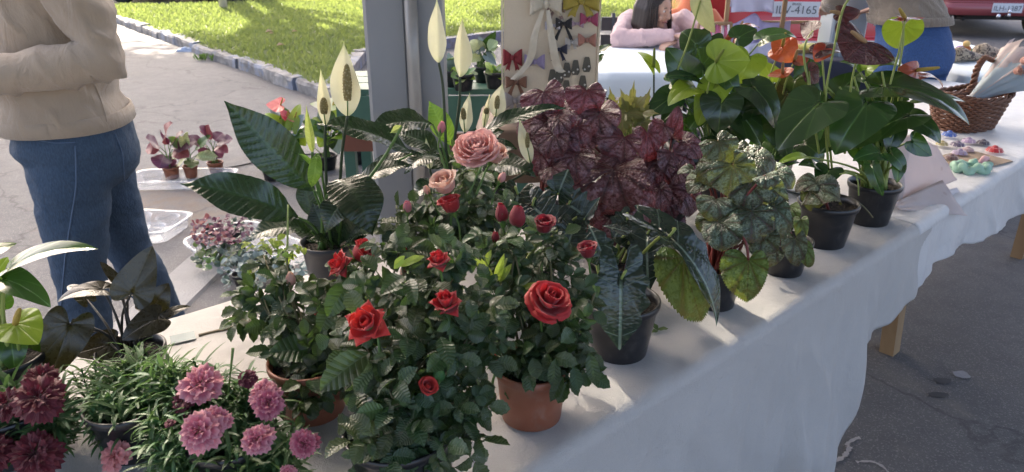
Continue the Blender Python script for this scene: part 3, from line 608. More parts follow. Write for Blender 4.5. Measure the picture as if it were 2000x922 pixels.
def foliage(pl, clusters, mat, size=(.07, .1), hub=None, stems=True, mixmat=None, up=.5):
    if mat is L_ROSE and not mixmat: mixmat = (L_ROSE2, .3)
    for (px, py, rx, ry, dy, n) in clusters:
        c = pl.P(px, py, dy); d = c.y * CP - (c.z - CAMH) * SP; ax, az = rx * d / FPX, ry * d / FPX; ay = (ax + az) / 2 * .8; root = pl.soilp(.3)
        if stems:
            for q in range(2): pl.stem([root, lerp(root, c, .5) + V((rnd.uniform(-.02, .02), rnd.uniform(-.02, .02), .02)), c + V((rnd.uniform(-.5, .5) * ax, 0, az * .3))], [.003, .0022, .0012], S_WOODY, 'stem', n=5, k=4)
        for i in range(int(n * .92)):
            u = V((rnd.gauss(0, 1), rnd.gauss(0, 1), rnd.gauss(0, 1))).normalized(); k = rnd.uniform(.35, 1.18); p = c + V((u.x * ax, u.y * ay, u.z * az)) * k
            L = rnd.uniform(*size) * rnd.choice((.75, 1, 1, 1.15)); dr = (u + V((rnd.uniform(-.5, .5), rnd.uniform(-.5, .5), rnd.uniform(-.3, .35)))); dr.z *= .6; dr.normalize(); b = p - dr * L * .5
            if b.z < TH + .03: b.z = TH + .03 + rnd.uniform(0, .03)
            f = (V((0, 0, CAMH)) - p).normalized(); nr = V((rnd.uniform(-.5, .5), rnd.uniform(-.4, .4), 1)) * up + f * rnd.uniform(.2, .9) + u * .4
            mm = mat if not mixmat or rnd.random() > mixmat[1] else mixmat[0]; me = rnd.choice(ROSEL); link('leaf', me, mm, pl.t, xf(b, frame(dr, nr), L))
# ------------------------------------------------------------------ spadices
b = MB(); rows = []
for j in range(25):
    v = j / 24; r = .115 * math.sin(math.pi * min(1, .16 + v * .84)) ** .45; rows.append([V((r * (1 + .16 * math.sin(k * 2.1 + j * 2.9)) * math.cos(6.283 * k / 14), r * (1 + .16 * math.sin(k * 2.1 + j * 2.9)) * math.sin(6.283 * k / 14), v)) for k in range(14)])
b.grid(rows, True, None, True, True); SPADK = b.mesh('spadix')
b = MB(); b.tube([(0, 0, 0), (0, .01, .3), (0, .03, .7), (0, .05, .95), (0, .05, 1)], [.075, .085, .07, .05, .015], 10); SPADS = b.mesh('spadix')
def bumpy(name, a, c, sc):
    m = Mt(name, a, .6); v = m.voro(sc); m.set('Base Color', m.mix(v.step(.0, .5), c, a)); m.bump(v, .8, .004); return m.m
M_SPL = bumpy('olive_spadix', (.26, .2, .07), (.5, .44, .25), 14); M_SPY = bumpy('yellow_spadix', (.62, .42, .08), (.72, .55, .16), 40); M_SPG = bumpy('green_spadix', (.25, .32, .05), (.3, .38, .1), 40); M_SPB = bumpy('buff_spadix', (.55, .33, .15), (.6, .42, .22), 40)
def lspathe(pl, base, tip, w, var, y0, stem=None, spad=None, mat=None, n=(0, 0, 1), dy1=0):
    e = link('flower', None, None, pl.t, M.Translation(pl.P(*base, y0)))
    pl.pl(SPATHE[var], mat or L_SPATHE, base, tip, w, y0, y0 + dy1, n, 'spathe', e)
    if spad:
        A = pl.P(*spad[0], y0 - .012); B = pl.P(*spad[1], y0 - .012); L = (B - A).length; r = frame((B - A).orthogonal(), B - A); k = spad[2] / 1450 * 1.7 / .23
        link('spadix', SPADK, M_SPL, e, xf(A, r, k, k, L)); pl.stem([pl.P(*base, y0), A], .0014, S_GREEN, 'spadix_stalk', e, 5, 2)
    if stem: pl.stem([pl.P(*base, y0)] + [pl.P(x, y, yy) for x, y, yy in stem], [.0032, .0035, .004], S_DARK if mat is None else S_GREEN, 'flower_stem')
def aspathe(pl, base, tip, w, mat, var=0, y0=0, dy1=0, n=(0, .5, 1), stem=None, sp=None, spm=None, smat=S_YG, spw=1.):
    e = link('flower', None, None, pl.t, M.Translation(pl.P(*base, y0))); pl.pl(ASP[var], mat, base, tip, w, y0, y0 + dy1, n, 'spathe', e)
    if sp:
        A = pl.P(*base, y0 - .004); B = pl.P(*sp, y0 - .03); L = (B - A).length; link('spadix', SPADS, spm or M_SPY, e, xf(A, frame((B - A).orthogonal(), B - A), .06 * spw, .06 * spw, L))
    if stem: pl.stem([pl.P(*base, y0)] + [pl.P(x, y, yy) for x, y, yy in stem], [.0024, .0028, .0032], smat, 'flower_stem')
# ------------------------------------------------------------------ peace lilies
p = Plant('peace_lily', 'peace lily with one tall cream spathe and broad dark leaves, left', tw(.107, .742)); p.pot(.06, .115, M_GREYPOT)
for b_, t_, w, y0, y1, n, v, m in [((612, 372), (438, 197), 90, 0, -.02, (-.2, .3, 1), 0, L_LILY), ((582, 424), (352, 358), 84, -.02, -.1, (0, .5, 1), 1, L_LILY), ((607, 452), (476, 474), 52, -.02, -.08, (0, 1.2, .7), 2, L_LILY),
    ((655, 352), (728, 462), 100, -.03, -.12, (.35, .7, 1), 2, L_LILY), ((690, 385), (636, 455), 62, -.04, -.1, (-.3, .8, 1), 2, L_LILY), ((612, 425), (592, 342), 42, .02, .05, (-.4, .3, 1), 0, L_LILY), ((805, 300), (614, 242), 60, .1, .04, (0, 1.1, .7), 1, L_LILY),
    ((690, 362), (806, 322), 46, .05, .08, (.2, 1.2, .6), 1, L_LILY), ((700, 350), (830, 300), 40, .12, .14, (.2, 1.2, .5), 1, L_LILY), ((650, 440), (700, 378), 50, .0, .02, (.4, .5, 1), 0, L_LILY), ((640, 470), (610, 395), 46, -.01, .02, (-.3, .4, 1), 3, L_LILY),
    ((670, 470), (745, 395), 54, -.02, -.02, (.5, .6, 1), 1, L_LILY), ((660, 480), (665, 400), 48, .0, .02, (0, .3, 1), 0, L_LILY), ((640, 480), (560, 430), 40, .04, .05, (-.3, .9, 1), 1, L_LILY), ((680, 480), (750, 450), 44, -.03, -.07, (.3, 1, .8), 2, L_LILY),
    ((620, 300), (608, 365), 26, -.04, -.06, (.2, .5, 1), 4, L_LILYL), ((610, 330), (582, 300), 12, -.03, -.05, (0, .8, 1), 4, L_LILYL), ((650, 495), (600, 470), 36, -.03, -.08, (-.3, 1, .8), 2, L_LILY), ((668, 492), (722, 482), 40, -.04, -.09, (.3, 1, .8), 2, L_LILY)]:
    p.pl(LILY[v], m, b_, t_, w, y0, y1, n)
    if b_[1] < 465: p.petiole(p.P(*b_, y0), S_GREEN, .0028)
for (x, y, yy) in ((618, 372, 0), (630, 400, 0), (648, 420, .01), (640, 380, -.02)): p.petiole(p.P(x, y, yy), S_GREEN, .004)
lspathe(p, (679, 226), (672, 80), 57, 0, -.02, [(668, 300, -.01), (660, 430, 0)], ((679, 196), (677, 124), 15))
lspathe(p, (636, 244), (626, 134), 26, 1, .02, [(635, 290, .02), (640, 420, .01)], ((633, 222), (632, 190), 14))
lspathe(p, (610, 297), (598, 205), 17, 3, -.01, [(614, 340, 0), (640, 440, 0)], None, L_SPATHEG)
lspathe(p, (785, 247), (762, 260), 16, 1, .06, [(755, 300, .05), (720, 350, .03)], None, L_SPATHEG)
p = Plant('peace_lily', 'peace lily with two tall cream spathes, in front of the grey post', tw(.45, .72)); p.pot(.06, .115, M_BLACKPOT)
for b_, t_, w, y0, y1, n, v, m in [((845, 243), (716, 256), 62, 0, -.06, (0, 1., .8), 1, L_LILY), ((925, 272), (1106, 210), 44, 0, .05, (0, 1.2, .5), 1, L_LILY), ((945, 330), (1048, 345), 70, -.02, -.05, (.2, 1.2, .5), 1, L_LILY), ((886, 285), (838, 197), 44, .02, .05, (-.3, .3, 1), 0, L_LILYL),
    ((860, 300), (770, 262), 56, .04, .05, (-.2, 1, .6), 1, L_LILY), ((860, 310), (790, 340), 50, .0, -.05, (-.2, 1.1, .6), 2, L_LILY), ((930, 300), (1010, 290), 50, .02, .04, (.2, 1.1, .6), 1, L_LILY), ((900, 330), (830, 300), 44, .05, .06, (-.2, .9, .8), 1, L_LILY),
    ((920, 290), (985, 255), 40, .05, .08, (.2, 1, .6), 1, L_LILY), ((900, 340), (975, 330), 60, 0, -.02, (.2, 1.1, .7), 2, L_LILY), ((870, 330), (760, 310), 46, .06, .08, (-.2, 1.1, .6), 1, L_LILY), ((895, 370), (1000, 370), 54, -.03, -.06, (.2, 1.1, .7), 2, L_LILY), ((870, 370), (800, 390), 50, -.02, -.06, (-.2, 1.1, .7), 2, L_LILY), ((900, 310), (930, 250), 40, .03, .05, (.2, .4, 1), 0, L_LILY)]:
    p.pl(LILY[v], m, b_, t_, w, y0, y1, n); p.petiole(p.P(*b_, y0), S_GREEN, .003)
lspathe(p, (857, 122), (853, -8), 39, 0, .02, [(866, 180, .02), (872, 320, .0)], None, None, (-.25, 0, 1)); lspathe(p, (898, 150), (903, 34), 36, 3, .0, [(897, 200, .0), (880, 330, 0)], None, None, (.35, 0, 1))
lspathe(p, (908, 258), (918, 180), 26, 0, .02, [(905, 290, .02), (900, 350, 0)], ((906, 233), (904, 210), 11)); lspathe(p, (968, 228), (982, 162), 34, 0, .05, [(952, 262, .03), (915, 330, 0)], ((970, 212), (972, 186), 11)); lspathe(p, (945, 248), (957, 182), 14, 3, .06, [(946, 275, .04), (915, 330, 0)], ((949, 222), (951, 210), 11))
lspathe(p, (1036, 318), (1014, 230), 26, 0, -.02, [(1030, 335, -.01), (930, 390, 0)], ((1030, 288), (1030, 258), 9)); lspathe(p, (840, 330), (832, 268), 20, 0, .03, [(845, 345, .02), (880, 390, 0)], ((836, 310), (834, 292), 11)); lspathe(p, (868, 245), (866, 205), 10, 3, .08, [(868, 260, .06), (890, 340, 0)], None, L_SPATHEG)
# ------------------------------------------------------------------ roses
p = Plant('rose_bush', 'miniature rose bush with two open pink roses, behind the red roses', tw(.2, .5)); p.pot(.055, .1, M_TERRA)
foliage(p, [(850, 470, 80, 45, 0, 34), (930, 440, 70, 55, .04, 30), (800, 440, 45, 40, .04, 16), (860, 400, 60, 35, .05, 20), (950, 380, 45, 45, .08, 16), (900, 335, 50, 30, .06, 12), (970, 500, 60, 40, .02, 20)], L_ROSE, (.07, .1), None, True, None, .9)
rose(p, 930, 290, 0, 84, 'cabbage', F_PINK, (-.2, -.55, 1), (915, 380, 0)); rose(p, 966, 303, .02, 40, 'half', F_PEACH, (.5, -.4, 1), (930, 380, 0)); rose(p, 868, 360, -.02, 48, 'half', F_PEACH, (-.3, -.5, 1), (880, 440, 0)); rose(p, 882, 402, -.05, 38, 'half', F_RED, (-.3, -.1, 1), (902, 490, -.03))
rose(p, 795, 405, .0, 16, 'bud', F_ROSEB, (0, 0, 1), (800, 460, 0)); rose(p, 862, 250, .05, 15, 'bud', F_ROSEB, (.2, 0, 1), (870, 330, .04)); rose(p, 980, 348, .05, 14, 'bud', F_PINK, (.5, 0, 1), (960, 400, .03)); rose(p, 834, 372, .0, 12, 'bud', F_PEACH, (-.4, 0, 1), (860, 420, 0))
p = Plant('rose_bush', 'rose bush with one big open red rose, front terracotta pot', V((.032, 1.03, TH))); p.pot(.0585, .1, M_TERRA, .84)
foliage(p, [(1040, 690, 80, 45, -.01, 36), (1110, 660, 50, 60, 0, 24), (1000, 600, 70, 55, .04, 30), (1060, 540, 80, 45, .1, 30), (1110, 590, 45, 40, .06, 14), (990, 490, 70, 45, .12, 26), (1080, 480, 45, 45, .14, 16), (1120, 720, 40, 25, -.02, 8), (960, 650, 45, 50, .02, 16)], L_ROSE, (.06, .09))
rose(p, 1075, 584, -.02, 90, 'open', F_RED, (.35, -.45, 1), (1060, 690, .0)); rose(p, 1011, 424, .12, 32, 'bud', F_CRIM, (.05, -.1, 1), (1015, 520, .1)); rose(p, 980, 418, .14, 25, 'bud', F_CRIM, (-.1, 0, 1), (985, 520, .1)); rose(p, 1062, 442, .14, 38, 'half', F_CRIM, (.1, -.2, 1), (1058, 540, .1)); rose(p, 1148, 492, .1, 34, 'half', F_CRIM, (-.15, -.1, 1), (1162, 570, .06))
rose(p, 957, 705, -.04, 28, 'half', F_SCAR, (-.2, -.4, 1), (960, 760, -.02)); rose(p, 968, 465, .12, 15, 'bud', F_CRIM, (0, 0, 1), (975, 530, .1)); p.stem([p.P(1162, 570, .06), p.P(1120, 690, .03), p.soilp()], .0022, S_WOODY)
for b_, t_ in [((965, 560), (940, 505)), ((965, 555), (985, 495)), ((955, 540), (920, 500)), ((975, 550), (1000, 515)), ((1000, 575), (1050, 552)), ((950, 520), (960, 488)), ((960, 530), (935, 525))]:
    p.leaf(CAL[0], L_ROSEY, p.P(*b_, .06), p.P(*t_, .05), .012, (rnd.uniform(-.4, .4), .6, 1))
p.stem([p.P(972, 585, .06), p.P(960, 545, .06), p.P(945, 500, .05)], .0014, S_YG); p.stem([p.P(975, 600, .06), p.P(978, 550, .06), p.P(990, 505, .05)], .0014, S_YG)
for b_, t_, w in [((1085, 700), (1080, 760), 26), ((1100, 735), (1075, 785), 24), ((1150, 690), (1165, 755), 28), ((1120, 715), (1130, 765), 26), ((1040, 700), (1050, 740), 28)]: p.pl(RLB[0], L_ROSE, b_, t_, w, -.06, -.07, (0, .3, 1))
p = Plant('rose_bush', 'red rose bush in the large black pot at the table front', V((-.158, .848, TH))); p.pot(.074, .112, M_BLACKPOT)
foliage(p, [(800, 800, 90, 55, .0, 36), (740, 760, 60, 60, .02, 24), (880, 800, 60, 55, .0, 24), (820, 690, 110, 60, .05, 42), (720, 650, 60, 55, .1, 24), (900, 680, 70, 60, .06, 24), (840, 590, 80, 60, .12, 30), (770, 570, 60, 50, .14, 22), (930, 620, 50, 50, .1, 14), (800, 880, 80, 30, -.01, 16), (870, 520, 60, 40, .17, 16), (770, 500, 40, 30, .18, 10), (760, 870, 90, 40, -.05, 12), (860, 870, 80, 40, -.05, 12), (690, 720, 40, 60, .06, 10)], L_ROSE, (.06, .095))
rose(p, 716, 632, .02, 78, 'star', F_SCAR, (-.2, -.75, .8), (750, 740, .03), up=1); rose(p, 872, 592, .06, 58, 'star', F_RED, (-.1, -.2, 1), (880, 690, .05)); rose(p, 857, 508, .12, 46, 'star', F_RED, (-.1, -.15, 1), (880, 600, .1)); rose(p, 834, 757, -.01, 34, 'half', F_SCAR, (.45, -.5, .8), (800, 790, 0)); rose(p, 858, 732, .0, 22, 'bud', L_GEN, (.2, -.2, 1), (850, 790, 0)); rose(p, 783, 495, .2, 34, 'star', F_SCAR, (-.3, -.2, 1), (800, 570, .15))
for b_, t_, w in [((800, 545), (812, 598), 30), ((790, 540), (745, 575), 34), ((860, 660), (880, 720), 36), ((720, 690), (625, 765), 60), ((700, 770), (740, 830), 34), ((860, 780), (840, 850), 34)]: p.pl(RLB[1], L_ROSE, b_, t_, w, .02, -.02, (rnd.uniform(-.4, .4), .5, 1))
for b_, t_ in [((790, 500), (770, 525)), ((780, 520), (830, 500)), ((690, 580), (700, 660)), ((775, 660), (740, 690))]: p.leaf(CAL[0], L_ROSEY, p.P(*b_, .1), p.P(*t_, .1), .012, (0, .6, 1))
p = Plant('rose_bush', 'rose bush with red roses and yellowing tips in left terracotta pot', V((-.335, 1.045, TH))); p.pot(.062, .1, M_TERRA, .84)
foliage(p, [(590, 690, 75, 45, 0, 30), (640, 640, 60, 60, .04, 24), (570, 620, 60, 40, .06, 18), (500, 590, 45, 35, .08, 9), (560, 560, 50, 35, .1, 10), (680, 580, 60, 50, .12, 20), (700, 540, 50, 45, .14, 14), (480, 630, 35, 25, .08, 6), (540, 510, 50, 40, .14, 8), (640, 740, 60, 35, -.02, 14), (600, 745, 70, 40, -.04, 12), (605, 775, 70, 28, -.055, 13), (650, 560, 50, 50, .1, 12)], L_ROSE, (.055, .085), None, True)
foliage(p, [(510, 490, 45, 30, .15, 6), (565, 480, 25, 45, .15, 5)], L_ROSEY, (.04, .06), None, False)
rose(p, 664, 516, .1, 50, 'star', F_RED, (-.6, -.3, .5), (690, 600, .08)); rose(p, 706, 494, .12, 44, 'half', F_RED, (.6, -.1, .6), (692, 600, .08)); rose(p, 634, 612, .06, 40, 'star', F_SCAR, (-.4, -.4, .6), (650, 680, .04)); rose(p, 568, 546, .1, 18, 'bud', F_PEACH, (.1, 0, 1), (560, 640, .06)); rose(p, 490, 540, .1, 16, 'bud', L_ROSEY, (0, 0, 1), (500, 620, .08))
p.stem([p.P(563, 400, .2), p.P(560, 520, .14), p.P(553, 640, .08), p.soilp()], [.0018, .0025, .003], S_YG)
for b_, t_, w in [((680, 550), (640, 620), 46), ((615, 690), (525, 690), 60), ((650, 600), (625, 650), 40), ((600, 740), (560, 780), 30), ((620, 760), (600, 800), 28)]: p.pl(RLB[1], L_ROSE, b_, t_, w, .0, -.03, (rnd.uniform(-.4, .4), .7, 1))
# ------------------------------------------------------------------ dianthus and carnations
def shoot(seed):
    g = random.Random(seed); b = MB(); H = 1.; b.tube([(0, 0, 0), (.05, 0, .5), (.08, .02, 1)], .018, 4, False)
    for k in range(9):
        z = .08 + k * .105; a = k * 1.57 + g.uniform(-.4, .4)
        for s in (0, math.pi):
            aa = a + s; L = g.uniform(.42, .62) * (1 - .35 * max(0, z - .6)); rows = []; uvs = []; up = g.uniform(.6, 1.2); cu = g.uniform(.5, 1.9)
            for j in range(7):
                v = j / 6; el = up - cu * v; c = V((.08 * z, 0, z)) + V((math.cos(aa), math.sin(aa), 0)) * (L * v * math.cos(el * .6)) + V((0, 0, L * (math.sin(up) * v - cu * .45 * v * v))); w = .034 * math.sin(math.pi * min(1, .2 + v * .8)) ** .7 + .002; sd = V((-math.sin(aa), math.cos(aa), 0)) * w
                rows.append([c - sd, c - V((0, 0, w * .5)), c + sd]); uvs.append([(-w, v), (0, v), (w, v)])
            b.grid(rows, False, uvs)
    return b.mesh('shoot')
SHOOTS = [shoot(i) for i in range(6)]
def bloom(seed, layers, serr):
    g = random.Random(seed); b = MB()
    for li, (n, R0, el, wd) in enumerate(layers):
        for k in range(n):
            a = 2 * math.pi * k / n + li * .7 + g.uniform(-.15, .15); e = el + g.uniform(-.15, .15); rows = []; uvs = []; ph = g.uniform(0, 6); Rk = R0 * g.uniform(.88, 1.08)
            for j in range(6):
                v = j / 5; row = []; uu = []
                for i in range(9):
                    u = (i - 4) / 4; an = u * wd * (v ** .7); rr = Rk * v * (1 - .12 * u * u) * (1 + (serr * (1 if i % 2 else -1) if j == 5 else 0)); z = math.sin(e) * rr - .22 * v ** 3 * math.cos(e) + .1 * v * v * math.sin(u * 5 + ph) + .12
                    row.append(V((math.cos(a + an) * rr * math.cos(e), math.sin(a + an) * rr * math.cos(e), z))); uu.append((u, v))
                rows.append(row); uvs.append(uu)
            b.grid(rows, False, uvs)
    return b.mesh('bloom')
DBL = [bloom(i, [(5, 1, -.05, .62), (5, .97, .22, .66), (5, .82, .5, .7), (4, .62, .85, .8), (3, .4, 1.15, .9)], .07) for i in range(3)]
CBL = [bloom(i + 9, [(7, 1, -.2, .55), (7, 1, .1, .6), (6, .95, .4, .62), (6, .85, .7, .65), (5, .7, 1., .7), (4, .5, 1.25, .8)], .08) for i in range(2)]
def dmat(name, edge, mid, core):
    m = Mt(name, mid, .6); x, y = m.uv(); n = m.noise(10, 3); c = m.mix(y.step(.15, .6), core, mid); c = m.mix(y.step(.72, 1.) * .8, c, edge); m.set('Base Color', m.hsv(c, .5, 1, n * .3 + .85)); m.bump((x * 25).sin() * .2 + n, .4, .002); m.set('Sheen Weight', .2); m.transl(mid, .25); return m.m
D_PINK = dmat('pink_dianthus', (.74, .38, .41), (.5, .12, .18), (.26, .02, .06)); D_DEEP = dmat('deep_pink_dianthus', (.6, .26, .31), (.4, .07, .13), (.2, .015, .04)); D_SALM = dmat('salmon_dianthus', (.72, .33, .32), (.66, .23, .23), (.5, .1, .1)); D_CRIM = dmat('crimson_carnation', (.14, .008, .02), (.11, .006, .016), (.06, .003, .008)); D_WINE = dmat('wine_dianthus', (.2, .03, .06), (.13, .012, .03), (.07, .005, .015))
b = MB(); b.lathe([(.005, -.55), (.1, -.5), (.16, -.2), (.2, .1), (.14, .14)], 10); DCAL = b.mesh('calyx')
def dflower(pl, px, py, dy, size, mesh, mat, axis, bottom=None):
    c = pl.P(px, py, dy); d = c.y * CP - (c.z - CAMH) * SP; s = size * d / FPX / 1.95; A = V(axis).normalized(); g = random.Random(int(px + py)); W = xf(c - A * s * .2, frame(A.orthogonal(), A), s) @ M.Rotation(g.uniform(0, 6), 4, 'Z')
    f = link('bloom', mesh, mat, pl.t, W); link('calyx', DCAL, L_DIAN, f, W); q = c - A * s * .7; B = pl.P(*bottom) if bottom else pl.soilp(); pl.stem([q, lerp(q, B, .5) - A * .006, B], .0015, S_GREEN, 'flower_stem')
def shoots(pl, cl, hs=(.07, .11)):
    for px, py, rx, ry, dy, n in cl:
        for i in range(n):
            a = rnd.uniform(0, 6.28); k = rnd.random() ** .5; t = pl.P(px + rx * k * math.cos(a), py + ry * k * math.sin(a), dy + rnd.uniform(-.03, .03)); L = rnd.uniform(*hs); root = V((lerp(pl.loc.x, t.x, .75), lerp(pl.loc.y, t.y, .75), 0)); dr = V((t.x - root.x, t.y - root.y, 0)) * 1.2 + V((rnd.uniform(-.3, .3) * L, rnd.uniform(-.3, .3) * L, L)); dr.normalize()
            bs = t - dr * L
            if bs.z < TH + .02: bs.z = TH + .02
            link('shoot', rnd.choice(SHOOTS), L_DIAN, pl.t, xf(bs, frame(dr.orthogonal(), dr), L * rnd.uniform(.8, 1.1), None, L) @ M.Rotation(rnd.uniform(0, 6.28), 4, 'Z'))
p = Plant('dianthus_plant', 'pink dianthus plant with frilled two tone blooms', V((-.40, .865, TH))); p.pot(.06, .09, M_BLACKPOT)
shoots(p, [(400, 870, 90, 60, 0, 34), (500, 890, 70, 40, 0, 22), (330, 850, 60, 60, .02, 22), (470, 800, 60, 40, .04, 16), (440, 740, 60, 40, .08, 14), (560, 905, 40, 25, -.01, 9), (350, 780, 60, 40, .06, 18), (400, 905, 120, 20, -.04, 16), (340, 720, 80, 30, .1, 18)], (.06, .095))
dflower(p, 391, 748, 0.010, 85, DBL[0], D_PINK, (.1, -.45, 1), (390, 850, .03)); dflower(p, 388, 840, -0.070, 89, DBL[1], D_PINK, (-.1, -.9, .8), (400, 920, .0)); dflower(p, 423, 818, -0.050, 59, DBL[2], D_PINK, (.4, -.5, 1), (410, 920, .0)); dflower(p, 512, 762, 0.000, 59, DBL[2], D_PINK, (-.2, -.3, 1), (500, 860, .02)); dflower(p, 523, 786, -0.020, 67, DBL[0], D_DEEP, (.1, -.8, .9), (510, 880, .02)); dflower(p, 501, 857, -0.070, 69, DBL[1], D_PINK, (0, -.7, 1), (500, 922, -.01)); dflower(p, 594, 867, -0.060, 59, DBL[2], D_DEEP, (.3, -.9, .6), (560, 922, 0))
dflower(p, 356, 782, 0.020, 59, DBL[1], D_WINE, (-.4, -.5, .8), (370, 860, .04)); dflower(p, 484, 738, 0.040, 40, DBL[0], D_WINE, (.2, -.4, .9), (470, 820, .06)); dflower(p, 330, 826, -0.030, 22, DBL[2], D_WINE, (-.3, -.2, 1), (340, 890, .0)); dflower(p, 560, 925, -0.080, 38, DBL[0], D_PINK, (0, -.6, 1))
for x, y, x2, y2 in [(455, 680, 445, 780), (237, 800, 250, 860), (370, 800, 372, 850), (545, 845, 540, 900)]: p.stem([p.P(x, y, .06), p.P((x + x2) / 2, (y + y2) / 2, .05), p.P(x2, y2, .04)], [.0025, .0013, .0013], S_GREEN, 'bud_stem')
p = Plant('dianthus_plant', 'leafy dianthus plant with one salmon pink bloom', V((-.585, .945, TH))); p.pot(.06, .09, M_BLACKPOT)
shoots(p, [(250, 840, 50, 60, 0, 18), (240, 770, 50, 50, .06, 13), (300, 760, 60, 40, .06, 14), (170, 720, 50, 30, .08, 4), (280, 715, 60, 30, .1, 9), (250, 900, 60, 30, -.02, 11)], (.06, .1))
dflower(p, 222, 890, -.07, 66, DBL[0], D_SALM, (-.2, -.8, .8)); dflower(p, 236, 800, .03, 20, DBL[1], D_WINE, (0, 0, 1)); dflower(p, 122, 920, -.01, 30, DBL[2], D_SALM, (0, -.5, 1))
p = Plant('carnation_plant', 'dark crimson carnations in the near left corner', V((-.76, .93, TH))); p.pot(.06, .09, M_BLACKPOT)
shoots(p, [(60, 870, 80, 40, 0, 18), (20, 900, 60, 30, -.02, 10), (120, 900, 40, 30, -.01, 8), (90, 830, 50, 30, .03, 6)], (.06, .1))
dflower(p, 74, 775, -.06, 92, CBL[0], D_CRIM, (.2, -.6, 1)); dflower(p, 14, 785, -.04, 74, CBL[1], D_CRIM, (-.3, -.5, 1)); dflower(p, 66, 885, -.08, 94, CBL[1], D_CRIM, (.1, -.8, .9)); dflower(p, 78, 735, -.02, 66, CBL[0], D_CRIM, (.2, -.2, 1)); dflower(p, -20, 880, -.08, 80, CBL[0], D_CRIM, (-.2, -.6, 1))
# ------------------------------------------------------------------ anthuriums at the left end
p = Plant('anthurium_plant', 'green anthurium with lime spathe at the left edge', V((-.84, 1.06, TH))); p.pot(.06, .1, M_BLACKPOT)
for b_, t_, w, y0, y1, n, v, m in [((18, 525), (192, 478), 62, 0, .0, (.1, 1.2, .45), 1, L_ANTH), ((5, 545), (103, 598), 72, -.02, -.04, (.2, 1, .7), 1, L_ANTH), ((-30, 500), (34, 472), 40, .05, .1, (0, 1, .5), 0, L_ANTH), ((-10, 600), (-60, 540), 70, 0, .0, (0, .7, 1), 0, L_ANTH), ((20, 650), (30, 730), 60, 0, -.03, (0, .5, 1), 1, L_ANTH), ((40, 700), (75, 640), 50, .05, .06, (.2, .4, 1), 0, L_ANTH), ((-20, 560), (15, 500), 50, .08, .12, (0, .8, .8), 0, L_ANTHY), ((0, 680), (-40, 760), 60, 0, -.05, (0, .5, 1), 1, L_ANTH), ((55, 640), (100, 690), 60, .04, .04, (.3, .5, 1), 0, L_ANTHD)]:
    p.pl((ANL if w < 63 else AN)[v], m, b_, t_, w, y0, y1, n); p.petiole(p.P(*b_, y0), S_YG, .003)
aspathe(p, (30, 632), (75, 672), 90, L_ANTHY, 0, -.03, -.03, (.1, .3, 1), [(38, 700, -.01), (35, 780, 0)], (34, 604), M_SPY)
aspathe(p, (18, 745), (60, 712), 50, L_ANTHY, 0, .02, .02, (0, .5, 1)); 
p = Plant('anthurium_plant', 'black leaved anthurium behind the dianthus', V((-.665, 1.12, TH))); p.pot(.055, .075, M_BLACKPOT)
for b_, t_, w, y0, y1, n, v, m in [((258, 572), (298, 480), 80, .02, .06, (-.1, .2, 1), 2, 0), ((136, 632), (98, 742), 88, -.02, -.06, (.1, .4, 1), 0, 0), ((216, 672), (142, 692), 62, .0, -.02, (0, .4, 1), 2, 0), ((306, 622), (236, 664), 62, -.01, -.04, (0, .6, 1), 0, 1), ((292, 608), (330, 552), 58, .04, .06, (.3, .3, 1), 1, 1), ((318, 622), (374, 596), 28, .03, .05, (.2, 1.2, .4), 1, 1), ((200, 565), (106, 588), 44, .02, .0, (-.2, 1.2, .5), 1, 0), ((238, 555), (165, 572), 30, .05, .06, (0, 1.3, .4), 1, 0), ((250, 575), (205, 548), 26, .07, .09, (0, 1.3, .4), 0, 0), ((225, 545), (195, 510), 20, .05, .06, (0, .8, .8), 0, 0), ((210, 700), (250, 748), 56, .0, -.02, (.2, .6, 1), 0, 0), ((160, 640), (176, 630), 50, .03, .05, (0, .8, 1), 0, 0), ((170, 585), (130, 555), 34, .06, .08, (0, 1, .7), 1, 0), ((300, 575), (230, 580), 30, .07, .09, (.2, 1.2, .5), 1, 1)]:
    p.pl((ANL if w < 60 else AN)[v % 3], L_BLACK, b_, t_, w, y0, y1, n); p.petiole(p.P(*b_, y0), S_BLACK, .0022)
# ------------------------------------------------------------------ begonias
def begonia(label, loc, pot, leaves, mat, smat=S_RED, meshes=BEG, fill=0):
    p = Plant('begonia_plant', label, loc); p.pot(*pot)
    if fill:
        q = list(leaves); leaves = [(cx, cy, w, h, a + rnd.uniform(-15, 15), y, (n[0] + rnd.uniform(-.35, .35), n[1] + rnd.uniform(-.2, .3), n[2])) for cx, cy, w, h, a, y, n in q]
        for i in range(fill): cx, cy, w, h, a, y, n = rnd.choice(q); leaves.append((cx + rnd.uniform(-40, 40), cy + rnd.uniform(-30, 30), rnd.uniform(34, 58), rnd.uniform(38, 62), a + rnd.uniform(-60, 60), y + rnd.uniform(-.04, .04), (n[0] + rnd.uniform(-.7, .7), n[1] + rnd.uniform(-.3, .5), n[2])))
    for i, (cx, cy, w, h, ang, y0, n) in enumerate(leaves):       # centre, width, length, direction of the tip (degrees from down)
        a = R(ang); dx, dy = math.sin(a) * h * .5, math.cos(a) * h * .5; bq, tq = (cx - dx * .7, cy - dy * .7), (cx + dx, cy + dy); m = mat[i % len(mat)] if isinstance(mat, list) else mat
        p.pl(meshes[i % len(meshes)], m, bq, tq, w, y0, y0 - .02, n); p.petiole(p.P(*bq, y0 + .008), smat, .003, .2)
    return p
